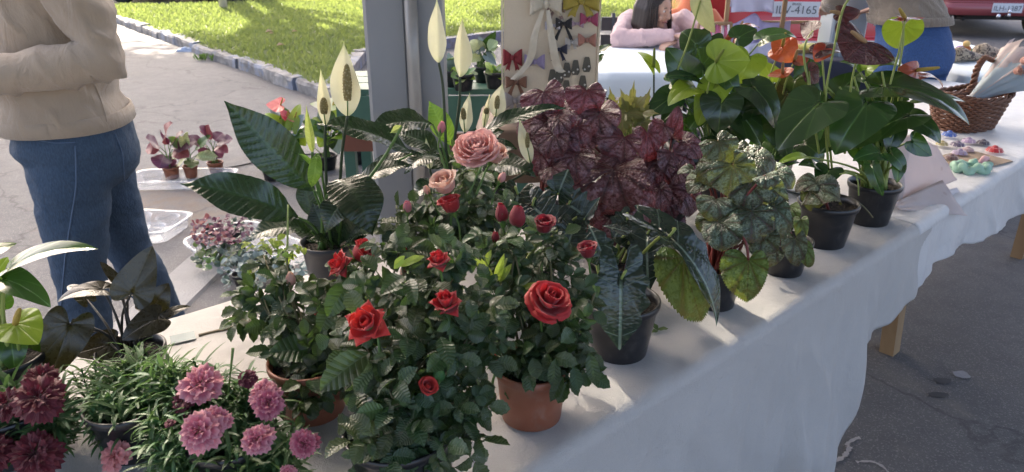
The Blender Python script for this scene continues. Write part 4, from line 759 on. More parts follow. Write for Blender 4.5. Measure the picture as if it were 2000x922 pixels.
begonia('burgundy begonia beside the seated woman and hair bows, leftmost of its row', tw(.64, .6), (.06, .1, M_BLACKPOT), [(1072, 205, 92, 80, 30, .08, (0, .5, 1)), (1060, 260, 60, 60, -40, .04, (0, .8, 1)), (1040, 285, 50, 60, -60, .04, (0, .6, 1)), (1100, 240, 60, 60, 20, .05, (.2, .8, .8)), (1085, 285, 70, 70, 10, .0, (0, .6, 1)), (1120, 330, 90, 80, 0, -.02, (0, .6, 1)), (1050, 320, 60, 60, -20, .0, (0, .6, 1)), (1090, 345, 60, 60, 30, -.03, (0, .6, 1)), (1070, 235, 70, 50, -20, .1, (0, .6, 1)), (1030, 250, 50, 60, -50, .08, (0, .6, 1)), (1110, 275, 50, 60, 50, .03, (.3, .6, 1))], L_BEGB, S_RED, BEG, 5)
begonia('tall burgundy begonia in the middle of the table', tw(.82, .52), (.06, .1, M_BLACKPOT), [(1148, 200, 84, 70, 15, .08, (0, .4, 1)), (1165, 250, 100, 90, 0, .05, (0, .4, 1)), (1210, 290, 96, 70, -10, .0, (0, .7, 1)), (1200, 375, 150, 130, 5, -.06, (0, .3, 1)), (1130, 290, 70, 70, -30, .03, (-.2, .5, 1)), (1160, 330, 90, 80, -15, -.01, (0, .6, 1)), (1230, 330, 80, 80, 30, -.02, (.2, .5, 1)), (1150, 410, 90, 90, -20, -.06, (-.2, .3, 1)), (1250, 400, 90, 100, 25, -.05, (.2, .3, 1)), (1190, 230, 70, 60, 40, .08, (.3, .6, 1)), (1190, 450, 110, 80, 0, -.05, (0, .2, 1)), (1120, 230, 60, 60, -30, .08, (0, .4, 1)), (1140, 365, 80, 80, -30, -.03, (0, .3, 1))], L_BEGB, S_RED, BEG, 5)
begonia('burgundy begonia with rosy leaves right of the tallest one', tw(.98, .47), (.06, .1, M_BLACKPOT), [(1268, 290, 52, 90, 5, .02, (0, .3, 1)), (1318, 240, 40, 80, 160, .06, (.2, .2, 1)), (1322, 325, 70, 80, 30, .0, (.2, .5, 1)), (1290, 340, 70, 80, 0, .0, (0, .4, 1)), (1300, 400, 90, 100, -10, -.04, (0, .3, 1)), (1350, 290, 60, 70, 60, .04, (.3, .6, 1)), (1255, 350, 60, 80, -30, -.01, (0, .4, 1)), (1340, 390, 70, 90, 30, -.03, (.2, .3, 1)), (1290, 265, 50, 60, -20, .05, (0, .6, 1)), (1300, 450, 90, 70, 0, -.03, (0, .3, 1)), (1260, 430, 60, 60, -20, -.03, (0, .3, 1))], L_BEGB, S_RED, BEG, 4)
ol = [(1225 + 42 * math.cos(a) * k, 222 + 28 * math.sin(a) * k, 40, 46, 90 - math.degrees(a), .02 * math.sin(-a), (math.cos(a) * .4, .8, .8)) for a, k in [(i * .9, 1.) for i in range(7)] + [(.4, .45), (2.4, .45), (4.4, .5)]] + [(1195, 195, 24, 55, 190, .05, (0, 0, 1)), (1235, 185, 24, 60, 172, .05, (0, 0, 1)), (1262, 195, 24, 55, 160, .05, (0, 0, 1)), (1215, 245, 50, 40, 0, -.03, (0, .5, 1)), (1260, 250, 50, 40, 30, -.03, (0, .5, 1)), (1185, 240, 44, 40, -30, -.02, (0, .5, 1))]
begonia('small olive green begonia with pointed lobed leaves', tw(1.08, .68), (.05, .09, M_BLACKPOT), ol, [L_OLIVE], S_YG, STARB)
p = begonia('silver green rex begonia with red stalks and one drooping leaf', V((.437, 1.425, TH)), (.05, .095, M_BLACKPOT, .8), [(1412, 298, 90, 72, 20, .1, (.1, .9, .8)), (1485, 328, 104, 86, 65, .06, (.2, 1, .7)), (1440, 350, 100, 84, 20, .0, (0, .8, .9)), (1390, 345, 70, 66, -40, .06, (-.2, .9, .8)), (1365, 362, 66, 54, -70, .06, (-.3, .9, .8)), (1470, 385, 90, 80, 10, -.02, (0, .6, 1)), (1510, 390, 80, 80, 40, .0, (.3, .6, 1)), (1420, 460, 80, 74, 10, -.06, (0, .4, 1)), (1478, 440, 90, 84, 20, -.05, (.1, .3, 1)), (1395, 410, 70, 60, -20, -.02, (0, .6, 1)), (1520, 430, 70, 80, 20, -.03, (.2, .4, 1)), (1495, 480, 70, 60, 10, -.05, (0, .3, 1)), (1450, 310, 66, 60, 10, .12, (0, .9, .8)), (1530, 350, 66, 66, 60, .06, (.3, .9, .8)), (1440, 420, 70, 60, 0, -.03, (0, .5, 1)), (1380, 440, 50, 50, -30, .0, (0, .4, 1))], [L_BEGG], S_RED, BEG, 6)
p.pl(BEG[0], L_BEGL, (1335, 505), (1372, 640), 108, -.1, -.13, (-.1, .1, 1)); p.petiole(p.P(1335, 505, -.09), S_RED, .003); p.pl(BEG[2], L_BEGL, (1462, 508), (1458, 592), 94, -.1, -.12, (0, .1, 1)); p.stem([p.P(1462, 508, -.1), p.P(1455, 470, -.09), p.P(1430, 462, -.06), p.soilp()], .0028, S_RED); p.pl(BEG[1], L_BEGG, (1352, 330), (1318, 340), 22, .06, .06, (0, .9, .8))
for i in range(9): x = 1350 + i * 13; p.petiole(p.P(x, 380 + 12 * (i % 3), .02), S_RED, .0035, .1)
begonia('little begonia with a crumpled drooping leaf at the front edge', V((.64, 1.59, TH)), (.056, .085, M_BLACKPOT), [(1556, 490, 50, 70, 5, -.06, (0, .1, 1)), (1575, 500, 36, 60, 20, -.06, (.3, .1, 1)), (1525, 450, 50, 60, -30, -.02, (-.2, .5, 1)), (1545, 420, 44, 50, 10, .0, (0, .6, 1)), (1510, 500, 50, 50, -20, -.04, (0, .3, 1)), (1565, 450, 30, 60, 0, -.04, (.2, .2, 1))], [L_BEGG, L_BEGL], S_RED)
p = begonia('begonia with one big hairy grey green leaf in a black pot', V((.80, 1.765, TH)), (.072, .115, M_BLACKPOT), [(1590, 392, 54, 46, -20, -.03, (0, .2, 1))], [L_BEGL], S_RED); p.pl(BEG[3], L_BEGG, (1582, 372), (1656, 396), 92, -.05, -.07, (.05, 1.1, .5)); p.petiole(p.P(1582, 372, -.04), S_RED, .003); p.pl(BEG[1], L_BEGG, (1600, 360), (1548, 372), 60, -.04, -.05, (-.2, 1, .5)); p.petiole(p.P(1600, 360, -.04), S_RED, .003)
# ------------------------------------------------------------------ alocasias
def aloc(label, loc, pot, leaves):
    p = Plant('alocasia_plant', label, loc); p.pot(*pot)
    for b_, t_, w, y0, y1, n, v, c in leaves:
        p.pl(ALO[v], L_ALO, b_, t_, w, y0, y1, n); q = p.P(*b_, y0); B = p.soilp(.4); p.stem([q, q + V((c * .02, .01, .012)), lerp(q, B, .5) + V((c * .03, .02, .02)), B], [.0025, .003, .0035, .0045], S_YG, 'petiole')
    return p
aloc('alocasia with one white veined arrow leaf hanging over its black pot', V((.205, 1.232, TH)), (.0685, .115, M_BLACKPOT), [((1213, 545), (1210, 684), 112, -.08, -.1, (.05, .15, 1), 0, .5), ((1180, 500), (1150, 440), 60, .05, .08, (-.3, .6, .8), 1, -.5)])
aloc('dark alocasia with a silver shining folded leaf, before the burgundy begonias', tw(.53, .27), (.062, .1, M_BLACKPOT), [((1306, 462), (1394, 638), 120, -.15, -.2, (.55, 1.1, .35), 1, .6), ((1264, 458), (1268, 570), 80, -.02, -.06, (-.3, .2, 1), 0, .3), ((1250, 462), (1176, 440), 42, .0, -.02, (0, 1, .6), 2, -.3), ((1240, 470), (1300, 520), 70, .02, .03, (.2, .5, .9), 0, .4), ((1225, 430), (1195, 470), 60, .05, .04, (-.2, .4, 1), 2, 0)])
aloc('dark alocasia between the pink roses and burgundy begonias', tw(.42, .42), (.058, .1, M_BLACKPOT), [((1040, 402), (1086, 448), 96, .0, -.03, (-.1, .3, 1), 2, .3), ((1118, 452), (1092, 516), 70, -.02, -.04, (.3, .3, 1), 1, -.3), ((1110, 400), (1150, 430), 84, .04, .04, (.2, .3, 1), 0, .2), ((1012, 380), (1000, 440), 80, .03, .0, (-.2, .3, 1), 2, -.3), ((1090, 380), (1110, 330), 60, .05, .07, (0, .2, 1), 0, 0), ((1140, 430), (1172, 386), 30, 0, .02, (.3, 1, .5), 1, .3)])
# ------------------------------------------------------------------ anthuriums on the right
def filler(p, cx, cy, rx, ry, n, mats, w=(44, 70)):
    for i in range(n):
        a = rnd.uniform(0, 6.28); k = rnd.random() ** .5; b_ = (cx + rx * k * math.cos(a), cy + ry * k * math.sin(a)); th = rnd.uniform(-1.3, 1.3) + (.5 if b_[0] > cx else -.5); L = rnd.uniform(50, 80); t_ = (b_[0] + L * math.sin(th), b_[1] + L * math.cos(th) * .8); y0 = rnd.uniform(-.02, .1)
        p.pl((AN + ANL)[i % 7], mats[i % len(mats)], b_, t_, rnd.uniform(*w), y0, y0 - .03, (rnd.uniform(-.5, .5), rnd.uniform(.4, 1.1), .8)); p.petiole(p.P(*b_, y0 + .004), S_GREEN, .0024)
L_ORANGE = leafmat('orange_spathe', (.45, .085, .035), (.36, .06, .025), 'radial', .3, .25, (.9, .25, .08), 9, .6, .06, (.55, .16, .07), .015, .25, coat=.3); L_BURG = leafmat('burgundy_spathe', (.06, .014, .018), (.1, .025, .03), 'radial', .2, .05, (.3, .03, .03), 9, .6, .06, (.14, .04, .05), .01, .25, lambda m, x, y, col, vn, d, nz: col, .05, .6); L_REDS = leafmat('brick_red_spathe', (.28, .06, .035), (.2, .04, .02), 'radial', .2, .15, (.5, .1, .05), 9, .6, .06, None, .01, .25, coat=.4); L_PALE = leafmat('pale_green_spathe', (.42, .47, .22), (.5, .52, .3), 'radial', .35, .3, (.6, .62, .3), 9, .6, .06)
p = Plant('anthurium_plant', 'anthurium with a round lime green spathe and heart leaves', tw(1.25, .52)); p.pot(.062, .11, M_BLACKPOT)
for b_, t_, w, y0, y1, n, v, m in [((1362, 90), (1330, 60), 66, .06, .1, (0, .3, 1), 0, L_ANTHD), ((1345, 150), (1300, 92), 70, .04, .06, (-.2, .4, 1), 0, L_ANTHD), ((1372, 128), (1400, 92), 70, .05, .07, (.2, .4, 1), 2, L_ANTH), ((1410, 195), (1402, 262), 84, -.04, -.06, (0, .1, 1), 0, L_ANTHD), ((1470, 170), (1520, 252), 80, -.02, -.06, (.3, .9, .7), 1, L_ANTHD), ((1352, 170), (1302, 205), 60, .0, -.03, (-.1, 1, .6), 1, L_ANTHY), ((1400, 165), (1360, 250), 66, .0, -.02, (-.3, .4, 1), 1, L_ANTHY), ((1465, 110), (1440, 170), 70, .04, .02, (.2, .3, 1), 1, L_ANTHY), ((1490, 75), (1560, 70), 48, .06, .07, (0, 1, .5), 1, L_ANTH), ((1440, 215), (1490, 285), 70, -.01, -.04, (.2, .5, 1), 0, L_ANTHD), ((1395, 265), (1440, 310), 60, -.03, -.05, (.2, .7, 1), 1, L_ANTHD), ((1310, 160), (1350, 150), 50, .06, .07, (0, 1, .6), 0, L_ANTH), ((1330, 215), (1290, 240), 50, .03, .0, (-.2, .8, .8), 1, L_ANTHD), ((1440, 75), (1480, 55), 50, .1, .12, (0, .6, 1), 0, L_ANTHD), ((1290, 215), (1310, 170), 40, .06, .06, (-.2, .6, 1), 0, L_ANTH), ((1390, 70), (1370, 120), 50, .09, .08, (0, .5, 1), 0, L_ANTHD), ((1460, 240), (1500, 200), 56, .03, .05, (.2, .4, 1), 0, L_ANTHD)]:
    p.pl((ANL if w < 56 else AN)[v % 3], m, b_, t_, w, y0, y1, n); p.petiole(p.P(*b_, y0 + .004), S_GREEN, .0026)
filler(p, 1400, 190, 90, 80, 13, [L_ANTHD, L_ANTH, L_ANTHD])
aspathe(p, (1398, 120), (1466, 118), 86, L_ANTHY, 0, -.03, -.03, (0, .1, 1), [(1380, 190, -.02), (1385, 280, 0)], (1413, 97), M_SPG, S_YG); aspathe(p, (1368, 2), (1396, 70), 42, L_PALE, 2, .02, .02, (-.5, .1, .9), [(1345, 80, .03), (1310, 190, .04), (1330, 290, .02)], None); aspathe(p, (1277, 130), (1242, 98), 26, L_ANTHY, 2, .06, .06, (0, 1, .3), [(1277, 180, .05), (1275, 300, .03)], (1277, 95), M_SPG, S_DARK)
p = Plant('anthurium_plant', 'anthurium with small orange spathes, between lime and burgundy ones', tw(1.47, .44)); p.pot(.062, .11, M_BLACKPOT)
for b_, t_, w, y0, y1, n, v, m in [((1540, 180), (1500, 240), 66, .0, -.03, (-.2, .5, 1), 0, L_ANTHD), ((1560, 170), (1600, 230), 70, .02, .0, (.2, .5, 1), 1, L_ANTHD), ((1520, 240), (1540, 310), 66, -.02, -.05, (0, .5, 1), 0, L_ANTHD), ((1500, 270), (1460, 320), 50, -.01, -.04, (-.2, .7, 1), 1, L_ANTH), ((1580, 150), (1560, 110), 60, .06, .08, (0, .4, 1), 0, L_ANTHD), ((1510, 160), (1490, 120), 46, .06, .08, (-.2, .4, 1), 0, L_ANTHY), ((1570, 280), (1610, 320), 50, -.03, -.06, (.3, .6, 1), 1, L_ANTHD), ((1545, 310), (1500, 335), 40, -.03, -.06, (-.2, .9, .7), 1, L_ANTH)]:
    p.pl((ANL if w < 56 else AN)[v % 3], m, b_, t_, w, y0, y1, n); p.petiole(p.P(*b_, y0 + .004), S_GREEN, .0024)
filler(p, 1540, 220, 60, 70, 10, [L_ANTHD, L_ANTH])
aspathe(p, (1528, 90), (1508, 78), 54, L_ORANGE, 1, 0, .01, (0, .8, .7), [(1500, 170, .0), (1515, 280, 0)], (1534, 64), M_SPY); aspathe(p, (1526, 92), (1550, 122), 60, L_ORANGE, 2, .01, -.02, (0, .4, 1)); aspathe(p, (1552, 118), (1580, 112), 40, L_REDS, 1, -.01, .0, (0, 1, .6), [(1530, 180, 0), (1520, 290, 0)], (1557, 98), M_SPB); aspathe(p, (1528, 143), (1500, 146), 30, L_ORANGE, 1, -.02, -.02, (0, 1, .4), [(1512, 190, 0), (1520, 290, 0)], (1529, 122), M_SPB); aspathe(p, (1531, 143), (1549, 134), 28, L_ORANGE, 1, -.01, -.02, (0, .8, .7)); aspathe(p, (1545, 78), (1568, 80), 30, L_ORANGE, 1, .03, .03, (0, .9, .6)); aspathe(p, (1440, 66), (1486, 50), 30, L_REDS, 2, .1, .1, (0, 1, .4), [(1445, 130, .08), (1500, 260, 0)], (1450, 42), M_SPB)
p = Plant('anthurium_plant', 'large anthurium with glossy burgundy spathe, beside the pink paper', V((.985, 1.915, TH))); p.pot(.067, .115, M_BLACKPOT)
for b_, t_, w, y0, y1, n, v, m in [((1600, 202), (1516, 292), 118, -.06, -.1, (-.1, .9, .7), 0, L_ANTHD), ((1693, 200), (1628, 304), 116, -.04, -.1, (.2, .75, .8), 1, L_ANTH), ((1722, 168), (1910, 240), 92, .0, -.06, (.1, 1.1, .55), 1, L_ANTHD), ((1795, 190), (1888, 196), 52, .06, .06, (.2, 1.2, .5), 0, L_ANTH), ((1772, 225), (1658, 290), 80, -.06, -.08, (-.2, 1, .7), 0, L_ANTH), ((1775, 232), (1844, 280), 62, -.02, -.06, (.2, .8, .7), 1, L_ANTHD), ((1780, 275), (1822, 304), 44, -.04, -.05, (.2, .4, 1), 2, L_ANTHD), ((1720, 300), (1665, 312), 50, -.07, -.1, (-.2, .7, 1), 1, L_ANTH), ((1750, 250), (1735, 300), 44, -.03, -.05, (.2, .4, 1), 0, L_ANTHD), ((1740, 300), (1770, 340), 34, -.07, -.09, (.4, .4, 1), 1, L_ANTH), ((1702, 322), (1725, 386), 30, -.09, -.12, (-.3, .3, 1), 1, L_ANTH), ((1755, 320), (1752, 358), 26, -.08, -.1, (.2, .3, 1), 0, L_ANTH), ((1600, 330), (1560, 320), 40, -.05, -.08, (-.2, .9, .7), 1, L_ANTHD), ((1620, 330), (1600, 370), 54, -.06, -.1, (-.1, .5, 1), 0, L_ANTHD), ((1680, 140), (1640, 118), 40, .05, .06, (0, 1.2, .4), 1, L_ANTH), ((1690, 136), (1722, 118), 40, .05, .06, (0, 1.2, .4), 1, L_ANTHY), ((1760, 125), (1700, 130), 44, .06, .06, (0, 1.2, .4), 1, L_ANTHD), ((1650, 250), (1600, 300), 60, .02, .0, (-.2, .5, 1), 0, L_ANTHD), ((1700, 240), (1740, 290), 60, .03, .0, (.2, .4, 1), 0, L_ANTHD), ((1640, 180), (1680, 140), 60, .05, .07, (0, .4, 1), 0, L_ANTHD), ((1570, 305), (1515, 322), 26, -.04, -.06, (-.2, 1.2, .5), 1, L_ANTHY)]:
    p.pl((ANL if w < 50 else AN)[v % 3], m, b_, t_, w, y0, y1, n); p.petiole(p.P(*b_, y0 + .004), S_YG, .003)
filler(p, 1680, 220, 70, 70, 9, [L_ANTHD, L_ANTH])
aspathe(p, (1690, 82), (1650, 118), 132, L_BURG, 0, -.02, -.03, (0, .35, 1), [(1665, 150, -.01), (1650, 300, 0)], (1662, 58), M_SPB, S_YG, 1.3); aspathe(p, (1605, 98), (1660, 106), 48, L_BURG, 2, .02, .02, (0, 1, .5), [(1612, 190, 0), (1625, 330, 0)]); aspathe(p, (1642, 26), (1684, 24), 34, L_BURG, 2, .0, .0, (0, -.4, 1), [(1632, 80, -.02), (1612, 200, -.02), (1620, 350, 0)], (1620, 20), M_SPB)
aspathe(p, (1588, 60), (1562, 44), 42, L_BURG, 1, .04, .05, (-.3, .3, 1), [(1570, 110, .03), (1600, 250, 0)]); aspathe(p, (1768, 36), (1808, 30), 26, L_REDS, 1, .0, .02, (0, 1.2, .25), [(1758, 90, 0), (1748, 130, 0), (1700, 300, 0)], (1756, 14), M_SPY); aspathe(p, (1764, 38), (1736, 36), 22, L_REDS, 1, .0, .0, (0, 1.2, .25)); aspathe(p, (1764, 50), (1752, 96), 74, L_ANTHY, 0, .05, .05, (.1, .1, 1), [(1760, 110, .04), (1720, 300, 0)]); aspathe(p, (1790, 137), (1752, 134), 34, L_REDS, 2, .02, .0, (0, .3, 1), [(1772, 160, .02), (1730, 300, 0)], (1836, 134), M_SPY, S_YG, 1.1); aspathe(p, (1794, 148), (1846, 168), 34, L_REDS, 2, .04, .04, (0, 1, .4)); aspathe(p, (1612, 95), (1590, 122), 40, L_ORANGE, 2, .02, .0, (-.2, .4, .9)); aspathe(p, (1580, 140), (1600, 160), 40, L_BURG, 0, .03, .03, (0, .3, 1), [(1585, 200, 0), (1600, 300, 0)])
p.stem([p.P(1632, 82, -.02), p.P(1650, 10, -.03), p.P(1690, -30, -.03)], .003, S_YG, 'flower_stem')
for i, (x, y) in enumerate([(1618, 330), (1608, 320), (1640, 320), (1660, 300), (1690, 310), (1715, 290)]): p.petiole(p.P(x + (i % 2) * 8, y - 150, .0), S_YG, .0032, .15)
p.stem([p.P(1640, 340, -.1), p.P(1665, 338, -.1), p.P(1675, 352, -.11), p.P(1677, 382, -.11)], .002, S_YG, 'stray_root'); p.stem([p.P(1660, 385, -.1), p.P(1685, 402, -.1), p.P(1705, 425, -.1)], .0018, S_WOODY, 'stray_root')
# ------------------------------------------------------------------ people
def knit(name, base, vs=.1):
    m = Mt(name, base, .85); g = m.noise(5, 4); f = m.noise(500, 2); w = m.noise(14, 3, None, .5, 1.5, (1, 1, .35)); m.set('Base Color', m.hsv(base, .5, 1, g * (2 * vs) + (1 - vs) + (f - .5) * .1)); m.set('Sheen Weight', .3); m.bump(f * .2 + w * 1.2, .8, .014); return m.m
def denim(name, base):
    m = Mt(name, base, .8); g = m.noise(4, 4); f = m.noise(260, 2, None, .5, 0, (1, 1, .3)); w = m.noise(8, 3, None, .5, 1.0, (1, 1, 1.6)); m.set('Base Color', m.mix(f.step(.3, .75) * .6, tuple(c * .75 for c in base), tuple(min(1, c * 1.35) for c in base)))
    m.bump(f * .3 + w * 1.2, .7, .012); return m.m
def skinmat(base):
    m = Mt('skin', base, .5); n = m.noise(20, 3); m.set('Base Color', m.hsv(base, .5, 1, n * .16 + .92)); m.set('Subsurface Weight', .15); m.set('Subsurface Radius', (.01, .004, .002)); return m.m
M_SKIN = skinmat((.5, .3, .22))
def hairmat():
    m = Mt('dark_hair', (.018, .013, .012), .4); n = m.noise(60, 3, None, .5, .5, (1, 1, .08)); m.set('Base Color', m.mix(n, (.012, .009, .008), (.05, .035, .03))); m.bump(n, .7, .004); return m.m
M_HAIR = hairmat(); M_EYE = plain('eye', (.03, .02, .018), .15, 0); M_EYEW = plain('eye_white', (.7, .68, .66), .25, 0); M_LIP = plain('lip', (.42, .17, .15), .45, .05); M_SHOE = plain('dark_shoe', (.03, .03, .032), .5); M_STITCH = plain('denim_seam', (.11, .17, .27), .85)
def ring(c, side, fwd, a, b, n=20, sq=2.3): return [c + side * (a * math.copysign(abs(math.cos(t)) ** (2 / sq), math.cos(t))) + fwd * (b * math.copysign(abs(math.sin(t)) ** (2 / sq), math.sin(t))) for t in [2 * math.pi * k / n for k in range(n)]]
def ball(mb, c, r, fr=None, n=14, m=9):
    fr = fr or (V((1, 0, 0)), V((0, 1, 0)), V((0, 0, 1))); rx, ry, rz = r if isinstance(r, tuple) else (r, r, r)
    mb.grid([[c + fr[0] * (rx * math.sin(p) * math.cos(t)) + fr[1] * (ry * math.sin(p) * math.sin(t)) + fr[2] * (rz * math.cos(p)) for t in [2 * math.pi * k / n for k in range(n)]] for p in [.02 + (math.pi - .04) * j / m for j in range(m + 1)]], True, None, True, True)
def hand(mb, wr, d, pn, s=1.):                # wrist, direction, palm normal
    d = d.normalized(); pn = (pn - d * pn.dot(d)).normalized(); sd = d.cross(pn); c = wr + d * .05 * s; ball(mb, c, (.04 * s, .05 * s, .016 * s), (sd, d, pn))
    for k, (o, L) in enumerate(((-.03, .062), (-.01, .075), (.011, .078), (.03, .068))):
        a = wr + d * .085 * s + sd * o * s; q1 = a + d * L * .45 * s + pn * .006; q2 = q1 + (d * .75 + pn * .65) * L * .35 * s; q3 = q2 + (d * .35 + pn * .9) * L * .25 * s; mb.tube([a - d * .02, a, q1, q2, q3], [.009, .0092, .0085, .008, .006], 8)
    a = wr + d * .03 * s - sd * .034 * s; mb.tube([a + sd * .012, a, a + (d * .6 - sd * .5) * .04 * s, a + (d * .85 - sd * .25 + pn * .3) * .065 * s], [.012, .0115, .0105, .008], 8)
def person(label, J, side, fwd, W, cl, mats, hem, hair, face, wrinkle=.006, group=None):
    base = (J['anL'] + J['anR']) / 2; base = V((base.x, base.y, 0)); t = thing('person', label, 'person', base, group); up = (J['neck'] - J['pelvis']).normalized(); f2 = face.normalized(); hs = f2.cross(V((0, 0, 1))).normalized(); hu = hs.cross(f2)
    # body: one continuous figure
    b = MB(); b.tube([J['pelvis'], J['chest'], J['neck']], [.1, .1, .05], 12); b.tube([J['neck'] - up * .04, lerp(J['neck'], J['head'], .6)], .052, 12)
    hc = J['head']; ball(b, hc + hu * .025, (.074, .093, .088), (hs, f2, hu)); ball(b, hc - hu * .035 + f2 * .022, (.056, .066, .082), (hs, f2, hu)); ball(b, hc - hu * .095 + f2 * .05, (.03, .03, .022), (hs, f2, hu))
    b.tube([hc + hu * .02 + f2 * .082, hc - hu * .012 + f2 * .103, hc - hu * .028 + f2 * .104, hc - hu * .033 + f2 * .085], [.008, .012, .016, .01], 8)
    for s in (-1, 1): ball(b, hc + hs * s * .074 - f2 * .005 - hu * .005, (.01, .018, .03), (hs, f2, hu)); ball(b, hc + hs * s * .04 + f2 * .068 - hu * .035, (.026, .022, .024), (hs, f2, hu))
    for k in 'LR':
        b.tube([J['neck'] - up * .05, J['sh' + k], J['el' + k], J['wr' + k]], [.05, .045, .036, .026], 12); d = J['wr' + k] - J['el' + k]; hand(b, J['wr' + k], J.get('hd' + k, d), J.get('pn' + k, V((0, 0, -1))))
        b.tube([J['pelvis'], J['hip' + k], J['kn' + k], J['an' + k]], [.08, .075, .05, .035], 12); a = J['an' + k]; toe = J.get('toe', fwd); b.tube([a + V((0, 0, -.0)), a - V((0, 0, .035)) - toe * .02, a + toe * .08 - V((0, 0, .05)), a + toe * .16 - V((0, 0, .058))], [.034, .036, .033, .02], 10)
    link('body', remesh(b, .0065, 4, 'body'), mats['skin'], t)
    # face
    for s in (-1, 1):
        e = MB(); p = hc + hs * s * .032 + f2 * .079 + hu * .012; ball(e, p, (.013, .008, .007), (hs, f2, hu), 10, 6); o = obj('eye', e, M_EYEW, t); e = MB(); ball(e, p + f2 * .005, (.006, .0045, .006), (hs, f2, hu), 10, 6); obj('iris', e, M_EYE, o)
        e = MB(); e.tube([p + hu * .02 - hs * .017 + f2 * .004, p + hu * .025 + f2 * .008, p + hu * .02 + hs * .017 + f2 * .004], [.002, .0035, .002], 6); obj('eyebrow', e, M_HAIR, t)
    e = MB(); p = hc - hu * .064 + f2 * .084; e.tube([p - hs * .024 - f2 * .009, p - hs * .01 + hu * .003 + f2 * .004, p + hs * .01 + hu * .003 + f2 * .004, p + hs * .024 - f2 * .009], [.003, .0065, .0065, .003], 8); obj('mouth', e, M_LIP, t)
    # trousers
    b = MB(); P = J['pelvis']; wv = J['waist']; rows = [ring(lerp(P, wv, k), side, fwd, a, d) for k, a, d in ((-.35, W['hip'] * .8, W['hipd'] * .75), (0, W['hip'], W['hipd']), (.45, W['hip'] * .94, W['hipd'] * .9), (1., W['waist'] * .85, W['waistd'] * .85))]; rows[2] = [p - fwd * .015 for p in rows[2]]; b.grid(rows, True, None, True, True)
    if W.get('seat'): ball(b, P - fwd * W['seat'][0] + V((0, 0, W['seat'][1])), (W['hip'] * .9, W['hipd'] * .8, .115), (side, fwd, V((0, 0, 1))))
    for k in 'LR':
        h, n, a = J['hip' + k], J['kn' + k], J['an' + k]; th = W['thigh']; b.tube([lerp(P, h, .8) + V((0, 0, .03)), h, lerp(h, n, .5), n, lerp(n, a, .4), a], [th * .9, th, th * .86, th * .68, th * .64, th * .5], 14)
    me = remesh(b, .012, 8, 'trousers'); wrink(me, .006, 7); tr = link('trousers', me, mats['tr'], t)
    # sweater
    b = MB(); C = J['chest']; rows = [ring(wv + (P - wv).normalized() * hem, side, fwd, W['hip'] * 1.03, W['hipd'] * 1.06)] + [ring(lerp(wv, J['neck'], k) , side, fwd, lerp(W['waist'], W['chest'], min(1, k * 2)) * m, lerp(W['waistd'], W['chestd'], min(1, k * 2)) * m) for k, m in ((0, 1.03), (.25, 1.02), (.55, 1.03), (.75, .95), (.9, .62), (1., .36))]; b.grid(rows, True, None, True, True)
    ar = W['arm']
    for k in 'LR': S, e, w = J['sh' + k], J['el' + k], J['wr' + k]; b.tube([lerp(C, S, .55), S, lerp(S, e, .5), e, lerp(e, w, .45), w], [ar * 1.1, ar * 1.12, ar, ar * .95, ar * .88, ar * .66], 14)
    me = remesh(b, .010, 4, 'sweater'); wrink(me, wrinkle, 6, True); sw_ = link('sweater', me, mats['sw'], t)
    c = MB(); q = wv + (P - wv).normalized() * (hem - .012); c.grid([ring(q + (P - wv).normalized() * o, side, fwd, W['hip'] * (1.05 + r), W['hipd'] * (1.09 + r), 40) for o, r in ((-.022, -.03), (-.02, .0), (.0, .006), (.022, .003), (.026, -.03))], True); obj('hem_band', c, mats['sw'], sw_)
    hm = MB(); hair(hm, hc, hs, f2, hu); hr = link('hair', remesh(hm, .009, 4, 'hair'), M_HAIR, t)
    if hair is hair_long:
        g = random.Random(5); sm_ = MB()
        for i in range(240):
            a = g.uniform(.9, 5.4); sd = math.sin(a); bk = -math.cos(a); r0 = V((0, 0, 0)) + hs * sd * .094 * -1 + f2 * bk * -.104; top_ = hc + hu * g.uniform(.11, .135) - f2 * .02 + r0 * .25; m1 = hc + hu * .03 - f2 * .015 + r0 * g.uniform(1.0, 1.08); L = g.uniform(.16, .3); sm_.tube([top_, lerp(top_, m1, .55) + hu * .03 + r0 * .22, m1, m1 - V((0, 0, L * .5)) + r0 * g.uniform(0, .15), m1 - V((0, 0, L)) + r0 * g.uniform(-.1, .25) + f2 * .02], [.0022, .0026, .0026, .0022, .0006], 4)
        s__ = obj('hair_strands', sm_, M_HAIR, hr); s__['kind'] = 'stuff'
    for k in 'LR':
        s_ = MB(); a = J['an' + k]; toe = J.get('toe', fwd); s_.grid([ring(a + toe * o + V((0, 0, -.028)), toe.cross(V((0, 0, 1))), V((0, 0, 1)), w_, h_, 12) for o, w_, h_ in ((-.06, .025, .03), (-.04, .036, .042), (.04, .04, .042), (.12, .042, .032), (.18, .036, .026), (.205, .018, .018))], True, None, True, True); obj('shoe', s_, M_SHOE, t)
    return t, tr, sw_
def wrink(me, a, sc, sleeve=False):
    n = len(me.vertices); co = np.empty(n * 3, np.float32); me.vertices.foreach_get('co', co); no = np.empty(n * 3, np.float32); me.vertex_normals.foreach_get('vector', no); co = co.reshape(-1, 3); no = no.reshape(-1, 3); d = np.empty(n, np.float32)
    for i in range(n):
        x, y, z = co[i]; d[i] = mnoise.noise(V((x * sc + z * 3, y * sc, z * sc * 2.2))) + .6 * (1 - 2 * abs(mnoise.noise(V((x * sc * 2.3 + z * 9, y * sc * 2, z * sc * 3 + x * 14))))) + (.9 * max(0, 1 - 5 * abs(mnoise.noise(V((x * 9 + z * 7, y * 5, z * 5 - x * 3))))) if sleeve else 0)
    me.vertices.foreach_set('co', (co + no * (d * a)[:, None]).ravel()); me.update()
